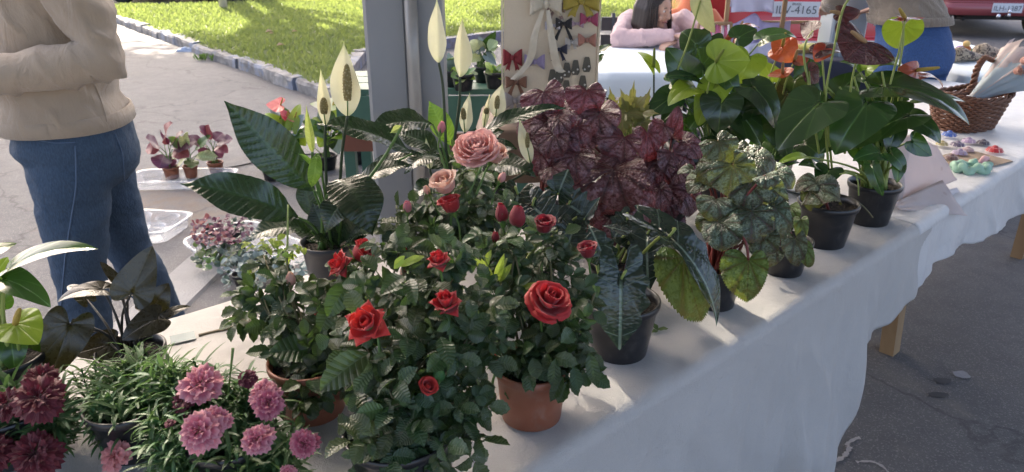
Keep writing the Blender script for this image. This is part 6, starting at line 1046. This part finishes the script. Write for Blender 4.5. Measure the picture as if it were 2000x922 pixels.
b = MB(); b.tube([(q.x, q.y, .68), (q.x, q.y, .76), (q.x, q.y, .88), (q.x, q.y, 1.02)], [.16, .18, .16, .09], 18); ball(b, V((q.x, q.y, 1.14)), (.13, .12, .13)); b.tube([(q.x - .12, q.y, .93), (q.x - .22, q.y - .05, .8), (q.x - .2, q.y - .1, .68)], .05, 10); b.tube([(q.x + .12, q.y, .93), (q.x + .22, q.y - .05, .8), (q.x + .2, q.y - .1, .68)], .05, 10); link('body', remesh(b, .015, 5, 'body'), M_OR, og); b = MB(); ball(b, V((q.x - .02, q.y - .15, .93)), (.035, .02, .05)); obj('patch', b, M_TRIM, og); b = MB(); b.tube([(q.x, q.y, 0), (q.x, q.y, .02), (q.x, q.y, .03), (q.x, q.y, .7)], [.14, .14, .02, .02], 14); obj('stand', b, M_DKMETAL, og)
yn = thing('yarn_bundle', 'pink and white yarn hank beside the lavender cloths', 'yarn', NP(1400, 90, 4.95)); q = NP(1397, 60, 4.95)
for i in range(22):
    g = random.Random(i); x = q.x + g.uniform(-.09, .08); b = MB(); b.tube([(x, 4.95 + g.uniform(-.03, .03), q.z + .04), (x + g.uniform(-.03, .03), 4.93, (q.z + TH) / 2), (x + g.uniform(-.05, .05), 4.9 + g.uniform(-.04, .04), TH + .008)], .007, 6); obj('strand', b, ribbon((.75, .2, .36) if i % 3 else (.8, .72, .74), .8), yn)
b = MB(); b.tube([(q.x - .11, 4.95, q.z + .045), (q.x + .1, 4.95, q.z + .045)], .012, 8); obj('holding_stick', b, M_WOOD, yn)
for sx in (-.11, .1): b = MB(); b.tube([(q.x + sx, 4.95, TH), (q.x + sx, 4.95, q.z + .05)], .009, 6); obj('stick_leg', b, M_WOOD, yn)
yf_ = thing('crochet_flower', 'yellow crochet flower on the navy cloth', 'ornament', NP(1582, 92, 4.8)); q = onz(1582, 96, TH + .02)
for k in range(7): a = k * .898; b = MB(); ball(b, q + V((.05 * math.cos(a), .05 * math.sin(a), .012)), (.034, .034, .022), None, 10, 6); obj('petal', b, ribbon((.66, .6, .16), .8), yf_)
b = MB(); ball(b, q + V((0, 0, .02)), (.03, .03, .02), None, 10, 6); obj('centre', b, ribbon((.7, .66, .3), .8), yf_)
ht = thing('trinket_stand', 'stand of colourful hanging trinkets left of the taupe sweater', 'stand', (2.06, 4.75, TH)); q = NP(1722, 30, 4.75)
b = MB(); b.tube([(q.x, q.y, TH), (q.x, q.y, q.z + .14)], .008, 8); b.box((q.x, q.y, TH + .008), .1, .1, .016); obj('pole', b, M_WOOD, ht); b = MB(); b.tube([(q.x - .07, q.y, q.z + .13), (q.x + .07, q.y, q.z + .13)], .006, 6); obj('arm', b, M_WOOD, ht)
for i, c in enumerate([(.03, .06, .35), (.6, .6, .62), (.5, .04, .08), (.1, .4, .1), (.05, .1, .45), (.65, .3, .4)]): x = q.x - .06 + .024 * i; b = MB(); b.tube([(x, q.y - .012, q.z + .128), (x, q.y - .02, q.z + .07 - .02 * (i % 3)), (x, q.y - .02, q.z + .03 - .04 * (i % 3)), (x, q.y - .02, q.z - .02 - .04 * (i % 3))], [.002, .004, .018, .012], 8); obj('trinket', b, ribbon(c), ht)
# ------------------------------------------------------------------ wicker basket with wrapped bouquet
def wicker(name, a, c):
    m = Mt(name, a, .55); n = m.noise(30, 4); m.set('Base Color', m.mix(n, a, c)); m.bump(n, .5, .002); return m.m
M_WICK = wicker('wicker', (.2, .085, .045), (.1, .04, .022)); BC = onz(1905, 262, TH) + V((.0, .09, .008)); bk = thing('wicker_basket', 'brown wicker basket with a braided handle', 'basket', BC); bx, by, bh = .155, .105, .125; ROT = M.Rotation(R(28), 3, 'Z')
bell = lambda th, k, o=0: BC + ROT @ V(((bx * (.78 + .3 * k) + o) * math.copysign(abs(math.cos(th)) ** .75, math.cos(th)), (by * (.78 + .3 * k) + o) * math.copysign(abs(math.sin(th)) ** .75, math.sin(th)), bh * k + .02 * k * math.cos(th) ** 2))
NS = 40
for i in range(NS): th = 2 * math.pi * (i + .5) / NS; b = MB(); b.tube([bell(th, k) for k in (0, .33, .66, 1.)], .0024, 5); obj('stake', b, M_WICK, bk)
for r in range(15):
    k = .02 + r / 14 * .95; P = [bell(2 * math.pi * j / 160, k, .0048 * math.cos(NS * math.pi * j / 160 + (r % 2) * math.pi)) for j in range(161)]; b = MB(); b.tube(P, .0048, 5, False); obj('weaver', b, M_WICK, bk)
for ph in (0, 1, 2): P = [bell(2 * math.pi * j / 160, 1.0, .006 * math.cos(j * .45 + ph * 2.09)) + V((0, 0, .006 * math.sin(j * .45 + ph * 2.09) + .004)) for j in range(161)]; b = MB(); b.tube(P, .0055, 5, False); obj('rim_braid', b, M_WICK, bk)
b = MB(); b.lathe([(.001, .004), (1, .004), (1, .0), (.001, 0)], 32); bs = [BC + ROT @ V((p[0] * bx * .8, p[1] * by * .8, p[2])) for p in b.v]; b.v = [tuple(p) for p in bs]; obj('bottom', b, M_WICK, bk)
hA, hB = bell(math.pi, 1.), bell(0, 1.); hm_ = [hA] + [NP(x, y, BC.y + dy) for x, y, dy in ((1893, 175, -.03), (1908, 135, -.03), (1924, 112, 0.), (1940, 118, .02))] + [hB + V((0, 0, .12)), hB]
HP = catmull(hm_, 10)
for ph in (0, 1, 2): b = MB(); b.tube([p + V((.0075 * math.cos(i * .8 + ph * 2.09), .0075 * math.sin(i * .8 + ph * 2.09), .004 * math.sin(i * .8 + ph * 2.09))) for i, p in enumerate(HP)], .0062, 6); obj('handle_strand', b, M_WICK, bk)
def paper(name, base, tl=.35, rough=.55, dots=None):
    m = Mt(name, base, rough); n = m.noise(7, 4, None, .6, 1.); c = m.hsv(base, .5, 1, n * .12 + .94)
    if dots: c = m.mix(m.voro(18).step(.16, .08) * .4, c, dots)
    m.set('Base Color', c); m.bump(n, .5, .01); m.transl(base, tl); return m.m
def cone_wrap(mb, apex, d, n0, L, spread, a0, a1, seed, nu=16, nv=8):
    d = d.normalized(); u = d.orthogonal().normalized() if n0 is None else (n0 - d * n0.dot(d)).normalized(); w = d.cross(u); rows = []
    for j in range(nv + 1):
        v = j / nv; r = .012 + spread * v ** 1.1; row = []
        for i in range(nu + 1): a = lerp(a0, a1, i / nu); k = 1 + .16 * mnoise.noise(V((i * .45, v * 1.5, seed))); row.append(apex + d * (L * v * (1 + .1 * math.sin(i * 1.3 + seed) * v)) + (u * math.cos(a) + w * math.sin(a)) * r * k)
        rows.append(row)
    mb.grid(rows)
bq = thing('wrapped_bouquet', 'peach flower bouquet wrapped in pale blue paper, in the basket', 'bouquet', BC + V((.02, 0, .05))); ap = NP(1893, 196, BC.y - .02); dd = (NP(1985, 138, BC.y - .02) - ap); M_BLUEP = paper('pale_blue_paper', (.52, .62, .68)); M_PINKP = paper('pale_pink_paper', (.74, .64, .61), .3, .6, (.45, .3, .25))
for k, (a0, a1, L, sp, m) in enumerate([(0, 2.6, .2, .075, M_BLUEP), (1.6, 4.6, .215, .08, M_BLUEP), (3.6, 6.6, .19, .08, M_BLUEP), (4.2, 6.2, .24, .10, M_PINKP)]): b = MB(); cone_wrap(b, ap, dd, V((0, -1, .6)), L, sp, a0, a1, k); o = obj('wrapping_paper', b, m, bq); md = o.modifiers.new('s', 'SOLIDIFY'); md.thickness = .0006
for k in range(7):
    g = random.Random(k + 40); c = ap + dd.normalized() * (.15 + g.uniform(0, .05)) + V((g.uniform(-.05, .05), g.uniform(-.09, -.02), g.uniform(.0, .07))); fl = link('rose_flower', None, None, bq, xf(c, frame(V((0, 1, 0)).cross(dd), dd + V((0, -.5, .3))), .022)); Wf = WM[fl.name]
    for li, (me, n) in enumerate(PETALS['half']):
        for q_ in range(n): link('petal', me, F_PEACH, fl, Wf @ M.Rotation(6.283 * q_ / n + li, 4, 'Z'))
for k in range(5): g = random.Random(k + 70); c = ap + dd.normalized() * .13 + V((g.uniform(-.04, .04), g.uniform(-.05, .0), g.uniform(-.03, .03))); link('leaf', CAL[k % 3], L_GEN, bq, xf(c, frame(dd + V((g.uniform(-.1, .1), 0, g.uniform(-.1, .1))), V((0, -1, .5))), .06))
wp = thing('wrapping_paper', 'crumpled pale pink wrapping paper leaning beside the anthurium', 'paper', onz(1790, 400, TH))
def sheet(pts, nu, nv, amp, seed, mat, nm):                    # bilinear patch from four corner points, crumpled
    b = MB(); A, B, C, D = pts; rows = []
    for j in range(nv + 1):
        r = []
        for i in range(nu + 1): u, v = i / nu, j / nv; p = lerp(lerp(A, B, u), lerp(D, C, u), v); n = mnoise.noise(V((u * 3, v * 3, seed))) + .6 * (1 - 2 * abs(mnoise.noise(V((u * 5, v * 4, seed + 4))))); r.append(p + V((0, -1, .5)) * amp * n)
        rows.append(r)
    b.grid(rows); o = obj(nm, b, mat, wp); md = o.modifiers.new('s', 'SOLIDIFY'); md.thickness = .0008
Q = lambda x, y, Y: NP(x, y, Y); sheet((Q(1775, 262, 2.16), Q(1828, 285, 2.2), Q(1868, 352, 2.2), Q(1742, 405, 2.02)), 14, 14, .006, 1, M_PINKP, 'sheet'); sheet((Q(1742, 398, 2.0), Q(1838, 352, 2.12), Q(1888, 422, 2.03), Q(1752, 410, 1.97)), 14, 10, .007, 5, M_PINKP, 'sheet'); sheet((Q(1700, 255, 2.15), Q(1780, 265, 2.14), Q(1760, 400, 2.02), Q(1715, 400, 2.04)), 10, 12, .006, 9, M_PINKP, 'sheet'); sheet((Q(1822, 378, 2.1), Q(1868, 366, 2.16), Q(1878, 384, 2.14), Q(1846, 392, 2.08)), 8, 6, .004, 14, paper('white_tissue', (.7, .7, .74)), 'sheet')
# small bows on kraft cards
kc = tag(obj('kraft_card', (lambda b: (b.box(onz(1888, 318, TH) + V((0, 0, .0085)), .26, .16, .003, (ROT @ V((1, 0, 0)), ROT @ V((0, 1, 0)), V((0, 0, 1)))), b)[1])(MB()), plain('kraft_card', (.34, .26, .19), .8), None, None, False), 'brown kraft card of small flower bows below the basket', 'card')
def pom(x, y, r, col, lab):
    c = onz(x, y, TH) + V((0, 0, .014)); b = MB(); g = random.Random(int(x)); cnt = 10
    for k in range(cnt): a = 6.283 * k / cnt; rows = [[c + V((math.cos(a + o) * r * v, math.sin(a + o) * r * v, .55 * r * math.sin(v * 3.0))) for o in (-.28, 0, .28)] for v in (.1, .4, .75, 1.)]; b.grid(rows)
    ball(b, c + V((0, 0, r * .35)), r * .42, None, 10, 6); tag(obj('ribbon_flower', b, ribbon(col, .35)), lab, 'ribbon flower', 'ribbon flowers on the kraft card')
for a in [(1852, 272, .028, (.06, .14, .45), 'blue ribbon flower nearest the basket'), (1838, 290, .022, (.5, .42, .2), 'straw yellow ribbon flower beside the pink paper'), (1868, 292, .026, (.16, .13, .2), 'dark violet ribbon flower left of the lilac one'), (1890, 285, .026, (.4, .3, .45), 'lilac ribbon flower below the basket middle'), (1918, 288, .024, (.08, .07, .1), 'black ribbon flower below the basket right end'), (1872, 308, .026, (.42, .34, .48), 'pale lilac ribbon flower in the front row'), (1888, 302, .022, (.5, .36, .38), 'dusty pink ribbon flower in the middle of the card'), (1940, 303, .03, (.5, .04, .05), 'bright red ribbon flower at the right end of the card'), (1856, 318, .024, (.2, .12, .12), 'brown ribbon flower in the front row')]: pom(*a)
b = MB(); c = onz(1895, 338, TH) + V((0, 0, .02)); P = [c + V((.05 * math.cos(t) * (1 + .1 * math.sin(5 * t)), .028 * math.sin(t), .008 * math.sin(7 * t))) for t in [6.283 * k / 40 for k in range(41)]]; b.tube(P, [.014 + .004 * math.sin(k * 1.9) for k in range(41)], 10, False); tag(obj('scrunchie', b, ribbon((.36, .6, .46), .5)), 'mint green scrunchie in front of the ribbon flowers', 'scrunchie')
b = MB(); c = onz(1920, 322, TH) + V((0, 0, .016)); b.tube([c - TD * .05, c + V((0, 0, .006)), c + TD * .04], [.006, .012, .006], 8); tag(obj('ribbon_tail', b, ribbon((.7, .4, .42), .5)), 'pink ribbon strip left of the bright red ribbon flower', 'ribbon')
# far table goods
def shoe(x, y, ln, rot, mat, lab):
    c = onz(x, y, TH) + V((0, 0, .002)); Rm = M.Rotation(rot, 3, 'Z'); b = MB(); rows = []
    for o, w, h in ((-.5, .08, .1), (-.45, .15, .3), (-.25, .17, .34), (0, .16, .24), (.25, .18, .17), (.42, .14, .13), (.5, .04, .06)): rows.append([c + Rm @ V((o * ln, w * ln * math.cos(t), max(0, h * ln * .5 * (1 + math.sin(t)) ))) for t in [6.283 * k / 14 for k in range(14)]])
    b.grid(rows, True, None, True, True); tag(obj('shoe', b, mat), lab, 'shoe')
m = Mt('animal_print', (.3, .24, .18), .7); n = m.noise(28, 2, None, .5, 2.).step(.5, .55); m.set('Base Color', m.mix(n, (.33, .27, .2), (.06, .045, .04)))
shoe(1888, 120, .27, R(20), m.m, 'animal print shoe lying behind the basket handle'); shoe(1935, 112, .26, R(15), m.m, 'animal print shoe half hidden by the basket handle'); shoe(1992, 122, .2, R(40), plain('red_shoe', (.3, .02, .02), .4), 'dark red shoe behind the bouquet')
tp = thing('plush_toy', 'small multicoloured plush toy on the far table', 'toy', onz(1872, 108, TH)); q = onz(1872, 108, TH)
for i, (dx, dz, r, c) in enumerate([(0, .03, .032, (.25, .12, .4)), (.04, .035, .03, (.55, .2, .06)), (.07, .02, .024, (.1, .35, .1)), (-.03, .02, .022, (.5, .08, .2)), (.035, .07, .022, (.7, .5, .2))]): b = MB(); ball(b, q + V((dx, 0, dz)), r, None, 12, 8); obj('segment', b, ribbon(c, .9), tp)
# ------------------------------------------------------------------ things on the ground behind the table
def clearmat():
    m = Mt('clear_plastic', (.9, .92, .93), .08); m.set('Transmission Weight', .0); m.set('Specular IOR Level', .8); tr = m.T.nodes.new('ShaderNodeBsdfTransparent'); mx = m.T.nodes.new('ShaderNodeMixShader'); fr = m.T.nodes.new('ShaderNodeLayerWeight'); fr.inputs[0].default_value = .35
    mr = E(m.T, fr.outputs[1]) * .45 + .06; m.T.links.new(mr.k, mx.inputs[0]); m.T.links.new(tr.outputs[0], mx.inputs[1]); m.T.links.new(m.b.outputs[0], mx.inputs[2]); m.T.links.new(mx.outputs[0], m.T.nodes['Material Output'].inputs[0]); n = m.noise(12, 3); m.bump(n, .3, .01); return m.m
M_CLEAR = clearmat()
def tray(lab, c, lx, ly, h, rot, cups, mat=None, lip=.02, name='plastic_tray', close=False):
    t = thing(name, lab, 'tray', c); Rm = M.Rotation(rot, 3, 'Z'); b = MB(); rr = lambda sc, z, o=0: [c + Rm @ V((math.copysign(abs(math.cos(a)) ** .35, math.cos(a)) * (lx / 2 * sc + o), math.copysign(abs(math.sin(a)) ** .35, math.sin(a)) * (ly / 2 * sc + o), z)) for a in [6.283 * k / 48 for k in range(48)]]
    b.grid([rr(.02, .004), rr(.9, .004), rr(.93, .012), rr(.97, h), rr(.97, h + .002, lip), rr(.97, h - .004, lip)], True); o = obj('rim', b, mat or M_CLEAR, t); md = o.modifiers.new('s', 'SOLIDIFY'); md.thickness = .0015
    for x, y, r in cups: b = MB(); cc = c + Rm @ V((x, y, 0)); b.lathe([(r * .8, .006), (r * .85, h * .5), (r, h), (r * 1.12, h + .004)], 24, cc); b.lathe([(.001, .007), (r * .8, .006)], 24, cc); obj('cup', b, mat or M_CLEAR, t)
    return t
g1 = onz(345, 372, 0) + V((0, .12, 0)); tray('clear plastic tray holding three small pots of purple and cream leaves', g1, .62, .26, .06, R(3), [(-.2, .03, .06), (-.02, -.06, .05), (.2, .03, .06)]); g2 = onz(275, 470, 0) + V((0, .1, 0)); tray('empty clear plastic clamshell tray on the ground', g2, .36, .3, .07, R(-8), [(-.08, .06, .055), (.08, .06, .055), (-.08, -.07, .055), (.08, -.07, .055)])
def gplant(lab, x, y, r, h, pmat, leaves, name='potted_plant', meshes=CAL, z=.008, dY=0.):
    q = onz(x, y, 0) + V((0, dY, z)); p = Plant(name, lab, q); p.pot(r, h, pmat, .8)
    for i, (bx_, by_, tx, ty, w, m) in enumerate(leaves): p.pl(meshes[i % len(meshes)], m, (bx_, by_), (tx, ty), w, rnd.uniform(-.03, .03), rnd.uniform(-.1, .03), (rnd.uniform(-.4, .4), 1, .7)); p.petiole(p.P(bx_, by_, 0), S_GREEN, .0025)
    return p
def burst(cx, cy, n, r, w, mats, el=.7, seed=0):
    g = random.Random(seed); out = []
    for i in range(n): a = 6.283 * i / n + g.uniform(-.3, .3); k = g.uniform(.7, 1.1); out.append((cx + r * .25 * math.cos(a), cy + r * .2 * math.sin(a), cx + r * k * math.cos(a), cy - r * .1 + r * k * el * math.sin(a), w * g.uniform(.8, 1.2), mats[i % len(mats)]))
    return out
gplant('purple leaved potted plant, leftmost in the clear tray', 335, 352, .05, .08, M_TERRA, burst(325, 292, 9, 58, 40, [L_PURPLE, L_ROSY, L_PURPLE], .75, 1), dY=.02); gplant('cream variegated potted plant in the middle of the clear tray', 375, 348, .045, .08, M_TERRA, burst(372, 300, 9, 52, 26, [L_CREAM, L_CREAM, L_GEN], .8, 2)); gplant('purple leaved potted plant, rightmost in the clear tray', 418, 345, .05, .08, M_TERRA, burst(412, 282, 9, 48, 32, [L_PURPLE, L_ROSY, L_PURPLE], .7, 3), dY=.05)
gplant('small green seedling in a black pot on the ground beside the lily', 532, 352, .06, .09, M_BLACKPOT, burst(520, 318, 8, 32, 16, [L_GEN], .6, 4)); gplant('little pale leaved plant between the black pot and the red anthuriums', 590, 360, .05, .07, M_TERRA, burst(590, 335, 8, 36, 20, [L_CREAM, L_GEN], .7, 5))
def seedlings(p, cx, cy, rx, ry, n, mats, size, ht):
    for i in range(n): a = rnd.uniform(0, 6.28); k = rnd.random() ** .5; q = p.P(cx + rx * k * math.cos(a), cy + ry * k * math.sin(a), 0); q = onz(cx + rx * k * math.cos(a), cy + ry * k * math.sin(a), ht * rnd.uniform(.5, 1)); d = V((rnd.uniform(-1, 1), rnd.uniform(-1, 1), rnd.uniform(.0, .8))); link('leaf', rnd.choice(CAL), rnd.choice(mats), p.t, xf(q, frame(d, V((0, -.3, 1))), size * rnd.uniform(.7, 1.2)))
g3 = onz(485, 500, 0) + V((0, .0, 0)); tr_ = tray('clear seedling tray full of small succulents and purple sprouts', g3, .62, .4, .06, R(-42), [], None, .015, 'seedling_tray')
L_SUCC = leafmat('grey_succulent', (.16, .22, .21), (.22, .3, .28), 'none', .45, .1); L_SUCD = leafmat('dark_succulent', (.05, .09, .06), (.1, .15, .1), 'none', .4, .1)
for i, (x, y, m, lab, ht, n) in enumerate([(415, 455, [L_PURPLE, L_ROSY], 'purple sprout cluster at the far corner of the seedling tray', .16, 70), (460, 450, [L_PURPLE, L_PURPLE, L_SUCD], 'dark purple sprout cluster under the lily leaf', .15, 60), (420, 500, [L_SUCD, L_GEN], 'dark green succulent at the left edge of the seedling tray', .09, 36), (465, 500, [L_SUCC, L_SUCD], 'grey green succulent in the middle of the seedling tray', .09, 36), (510, 505, [L_SUCC], 'pale grey succulent beside the rose tips in the seedling tray', .08, 36), (475, 545, [L_SUCC, L_SUCD], 'small succulent in the near corner of the seedling tray', .07, 30), (560, 535, [L_SUCC], 'silvery succulent at the right end of the seedling tray', .08, 36)]):
    q = onz(x, y + 14, 0); q.z = .01; p = Plant('succulent_plant', lab, q); p.pot(.042, .055, M_BLACKPOT); seedlings(p, x, y, 46, 28, int(n * 1.8), m, .036 if i > 1 else .028, ht)
b = MB(); b.lathe([(.001, .003), (.032, .003), (.036, .05), (.04, .055), (.036, .053), (.03, .006)], 24, onz(486, 560, 0)); tag(obj('nursery_pot', b, M_BLACKPOT), 'empty round black pot at the near corner of the seedling tray', 'pot')
L_ORANGER = leafmat('red_spathe', (.6, .05, .06), (.5, .04, .05), 'radial', .25, .25, (.9, .15, .15), 9, .6, .06, None, .01, .25, coat=.4)
# red anthuriums behind the tall lily spathe
for k, (x, y, lab, sp) in enumerate([(560, 330, 'red anthurium on the ground behind the lily, left one', [((548, 205), (520, 202), 44), ((560, 228), (548, 212), 24)]), (640, 330, 'red and white anthurium on the ground behind the tall spathe', [((650, 205), (606, 200), 40), ((575, 232), (556, 225), 20)]), (700, 318, 'green leaved anthurium on the ground beside the grey post', [])]):
    q = onz(x, y, 0); p = Plant('anthurium_plant', lab, q); p.pot(.07, .1, M_BLACKPOT)
    for i, (bx_, by_, tx, ty, w, m) in enumerate(burst(x + 5, y - 72, 12, 58, 32, [L_ANTH, L_ANTHY, L_SUCC], 1.0, 20 + k)): p.pl(AN[i % 3], m, (bx_, by_), (tx, ty), w, rnd.uniform(-.05, .05), rnd.uniform(-.1, .1), (rnd.uniform(-.3, .3), .8, .8)); p.petiole(p.P(bx_, by_, 0), S_GREEN, .003)
    for j, (b_, t_, w) in enumerate(sp): aspathe(p, b_, t_, w, L_SPATHE if k == 1 and j == 0 else L_ORANGER, 1, 0, -.02, (0, 1, .6), [((b_[0] + x) / 2, (b_[1] + y) / 2, 0), (x, y - 20, 0)], (b_[0] + 4, b_[1] - 14), M_SPY)
# plants on the green bench
for k, (x, y, lab, m, n, rr) in enumerate([(885, 168, 'hosta like plant with blue green leaves on the green bench, left', [L_SUCC, L_GEN], 9, 42), (945, 160, 'striped leaf plant in a black pot on the green bench', [L_ANTHD, L_CREAM, L_SUCC], 11, 44), (968, 172, 'lime green trailing plant at the right end of the green bench', [L_ANTHY, L_GEN], 10, 30), (905, 176, 'low leafy green plant at the front of the green bench', [L_GEN, L_ANTHY], 9, 30)]):
    q = onz(x, y, .705); p = Plant('potted_plant', lab, q); p.pot(.06, .09, M_BLACKPOT)
    cy = y - (58 if k == 1 else 30)
    for i, (bx_, by_, tx, ty, w, mm) in enumerate(burst(x, cy, n, rr, rr * .55, m, .8, 30 + k)): p.pl((AN + CAL)[i % 6], mm, (bx_, by_), (tx, ty), w, rnd.uniform(-.04, .04), rnd.uniform(-.1, .06), (rnd.uniform(-.3, .3), .7, .9)); p.petiole(p.P(bx_, by_, 0), S_GREEN, .0025)
q = NP(1160, 176, 3.05); p = Plant('potted_plant', 'two leaved seedling in a black pot right of the bow board', V((q.x, q.y, .796))); p.pot(.05, .09, M_BLACKPOT)
for b_, t_, w in (((1160, 110), (1195, 88), 18), ((1160, 130), (1180, 106), 18), ((1150, 128), (1160, 104), 14)): p.pl(CAL[1], L_ANTHD, b_, t_, w, 0, 0, (0, .9, .6)); p.petiole(p.P(*b_, 0), S_GREEN, .002)
q = onz(1284, 648, TH) + V((0, 0, .004)); fl_ = Plant('fallen_leaf', 'tiny fallen green sprig on the cloth beside the alocasia pot', q, None, 'leaf')
for k in range(3): link('leaf', CAL[k], L_GEN, fl_.t, xf(q, frame(V((math.cos(k * 2), math.sin(k * 2), .15)), V((0, -.2, 1))), .014, .022, .02))
# wire on the ground, dropped stick and glass card on the cloth
b = MB(); b.tube(catmull([onz(x, y, .006) for x, y in ((430, 330), (470, 323), (520, 312), (590, 302), (650, 300))], 6), .005, 6); tag(obj('ground_cable', b, M_TRIM), 'thin dark cable lying on the asphalt behind the lily', 'cable')
b = MB(); b.tube([onz(388, 655, TH + .006), onz(430, 645, TH + .006), onz(470, 634, TH + .007)], [.003, .0035, .0025], 6); tag(obj('dry_stick', b, plain('dry_stick', (.3, .25, .16), .7)), 'dry plant stick lying on the white cloth', 'stick')
b = MB(); c = onz(358, 664, TH) + V((0, 0, .005)); b.box(c, .045, .035, .002, (ROT @ V((1, 0, 0)), ROT @ V((0, 1, 0)), V((0, 0, 1)))); tag(obj('glass_card', b, plain('pale_glass', (.33, .38, .38), .2), None, None, False), 'small pale glass square lying on the white cloth', 'glass square')
for i, (x, y) in enumerate([(530, 66), (575, 62), (547, 89), (525, 63)]): q = onz(x, y, .15); b = MB(); b.add([q + V((a, c_, z)) * (.5 + .1 * i) for a, c_, z in ((-.06, -.03, 0), (.05, -.05, .03), (.08, .04, .01), (-.03, .05, .05))], [(0, 1, 2), (0, 2, 3)]); tag(obj('dry_leaf', b, plain('dry_leaf', (.42, .28, .16), .8)), ['brown dry leaf on the lawn, left of the two largest', 'largest tan dry leaf on the lawn', 'pale curled dry leaf low on the lawn', 'tiny brown dry leaf touching the left one'][i], 'dry leaf', 'dry leaves on the lawn')
lt = heap('plastic_litter', 'scrap of blue and white plastic litter against the kerb', 'litter', onz(365, 100, 0), (.16, .07, .05), paper('litter_plastic', (.5, .58, .72)), 3, .5)
wd_ = Plant('kerb_weed', 'small weed tuft growing at the foot of the kerb', onz(412, 118, 0) + V((0, 0, .0)))
for i in range(26): a = rnd.uniform(0, 6.28); q = wd_.loc + V((rnd.uniform(-.2, .2), rnd.uniform(-.05, .05), 0)); link('leaf', CAL[0], L_GEN, wd_.t, xf(q, frame(V((math.cos(a) * .5, math.sin(a) * .5, 1)), V((math.sin(a), math.cos(a), .3))), .03, .1, .06))
# ------------------------------------------------------------------ trees beyond the lawn: they throw the shade on lawn, asphalt and stall
M_BARK = mat_wood('tree_bark', (.1, .075, .055), (.05, .035, .025), 2.); M_TLEAF = leafmat('tree_leaf', (.05, .1, .02), (.08, .14, .04), 'none', .45, .3, (.2, .34, .05))
def tree(loc, h, cr, cz, n, seed, lab, open_=.0, squash=.75):
    t = thing('shade_tree', lab, 'tree', loc, 'shade trees beyond the lawn'); loc = V(loc); g = random.Random(seed); b = MB(); top = loc + V((0, 0, h * .6)); b.tube([loc, loc + V((.1, 0, h * .2)), loc + V((-.05, .1, h * .4)), top], [.32, .24, .2, .12], 10)
    blobs = []
    for i in range(11):
        a = i * 2.4; k = math.sqrt((i + .5) / 11); c = loc + V((cr * k * math.cos(a), cr * k * math.sin(a), cz + g.uniform(-.5, .5) * cr * squash)); blobs.append((c, cr * g.uniform(.32, .5))); s = loc + V((0, 0, h * g.uniform(.28, .5))); b.tube([s, lerp(s, c, .5) + V((0, 0, .3)), c], [.1, .06, .02], 6)
    obj('trunk', b, M_BARK, t); vs = []; fs = []; 
    for i in range(n):
        c, r = blobs[i % 11]; u = V((g.gauss(0, 1), g.gauss(0, 1), g.gauss(0, 1))).normalized() * r * g.random() ** .4; p = c + u; s = g.uniform(.1, .2); x = V((g.uniform(-1, 1), g.uniform(-1, 1), g.uniform(-.6, .6))).normalized(); y = x.orthogonal().normalized(); y = M.Rotation(g.uniform(0, 6), 3, x) @ y; o = len(vs); vs += [p - x * s, p + y * s * .5, p + x * s, p - y * s * .5]; fs.append((o, o + 1, o + 2, o + 3))
    me = bpy.data.meshes.new('crown'); me.from_pydata([tuple(v) for v in vs], [], fs); me.uv_layers.new(name='UVMap'); link('crown', me, M_TLEAF, t)
sh = lambda x, y, z: (x + sdir.x / sdir.z * z, y + sdir.y / sdir.z * z)          # where a crown at height z must stand to shade (x, y)
for i, (x, y, z, cr, n) in enumerate([(-.6, 7.0, 11.5, 4.2, 15000), (6.5, 9.5, 11., 5., 15000), (-5.5, 6.2, 13., 3.6, 13000), (1., 2.5, 15.5, 4.5, 12500)]):
    q = sh(x, y, z); tree((q[0], q[1], 0), z, cr, z, n, i, ['tall leafy tree out of view whose shade dapples the lawn', 'tall leafy tree out of view behind the red cars', 'tall leafy tree out of view at the far left', 'tallest leafy tree out of view whose shade covers the stall'][i])
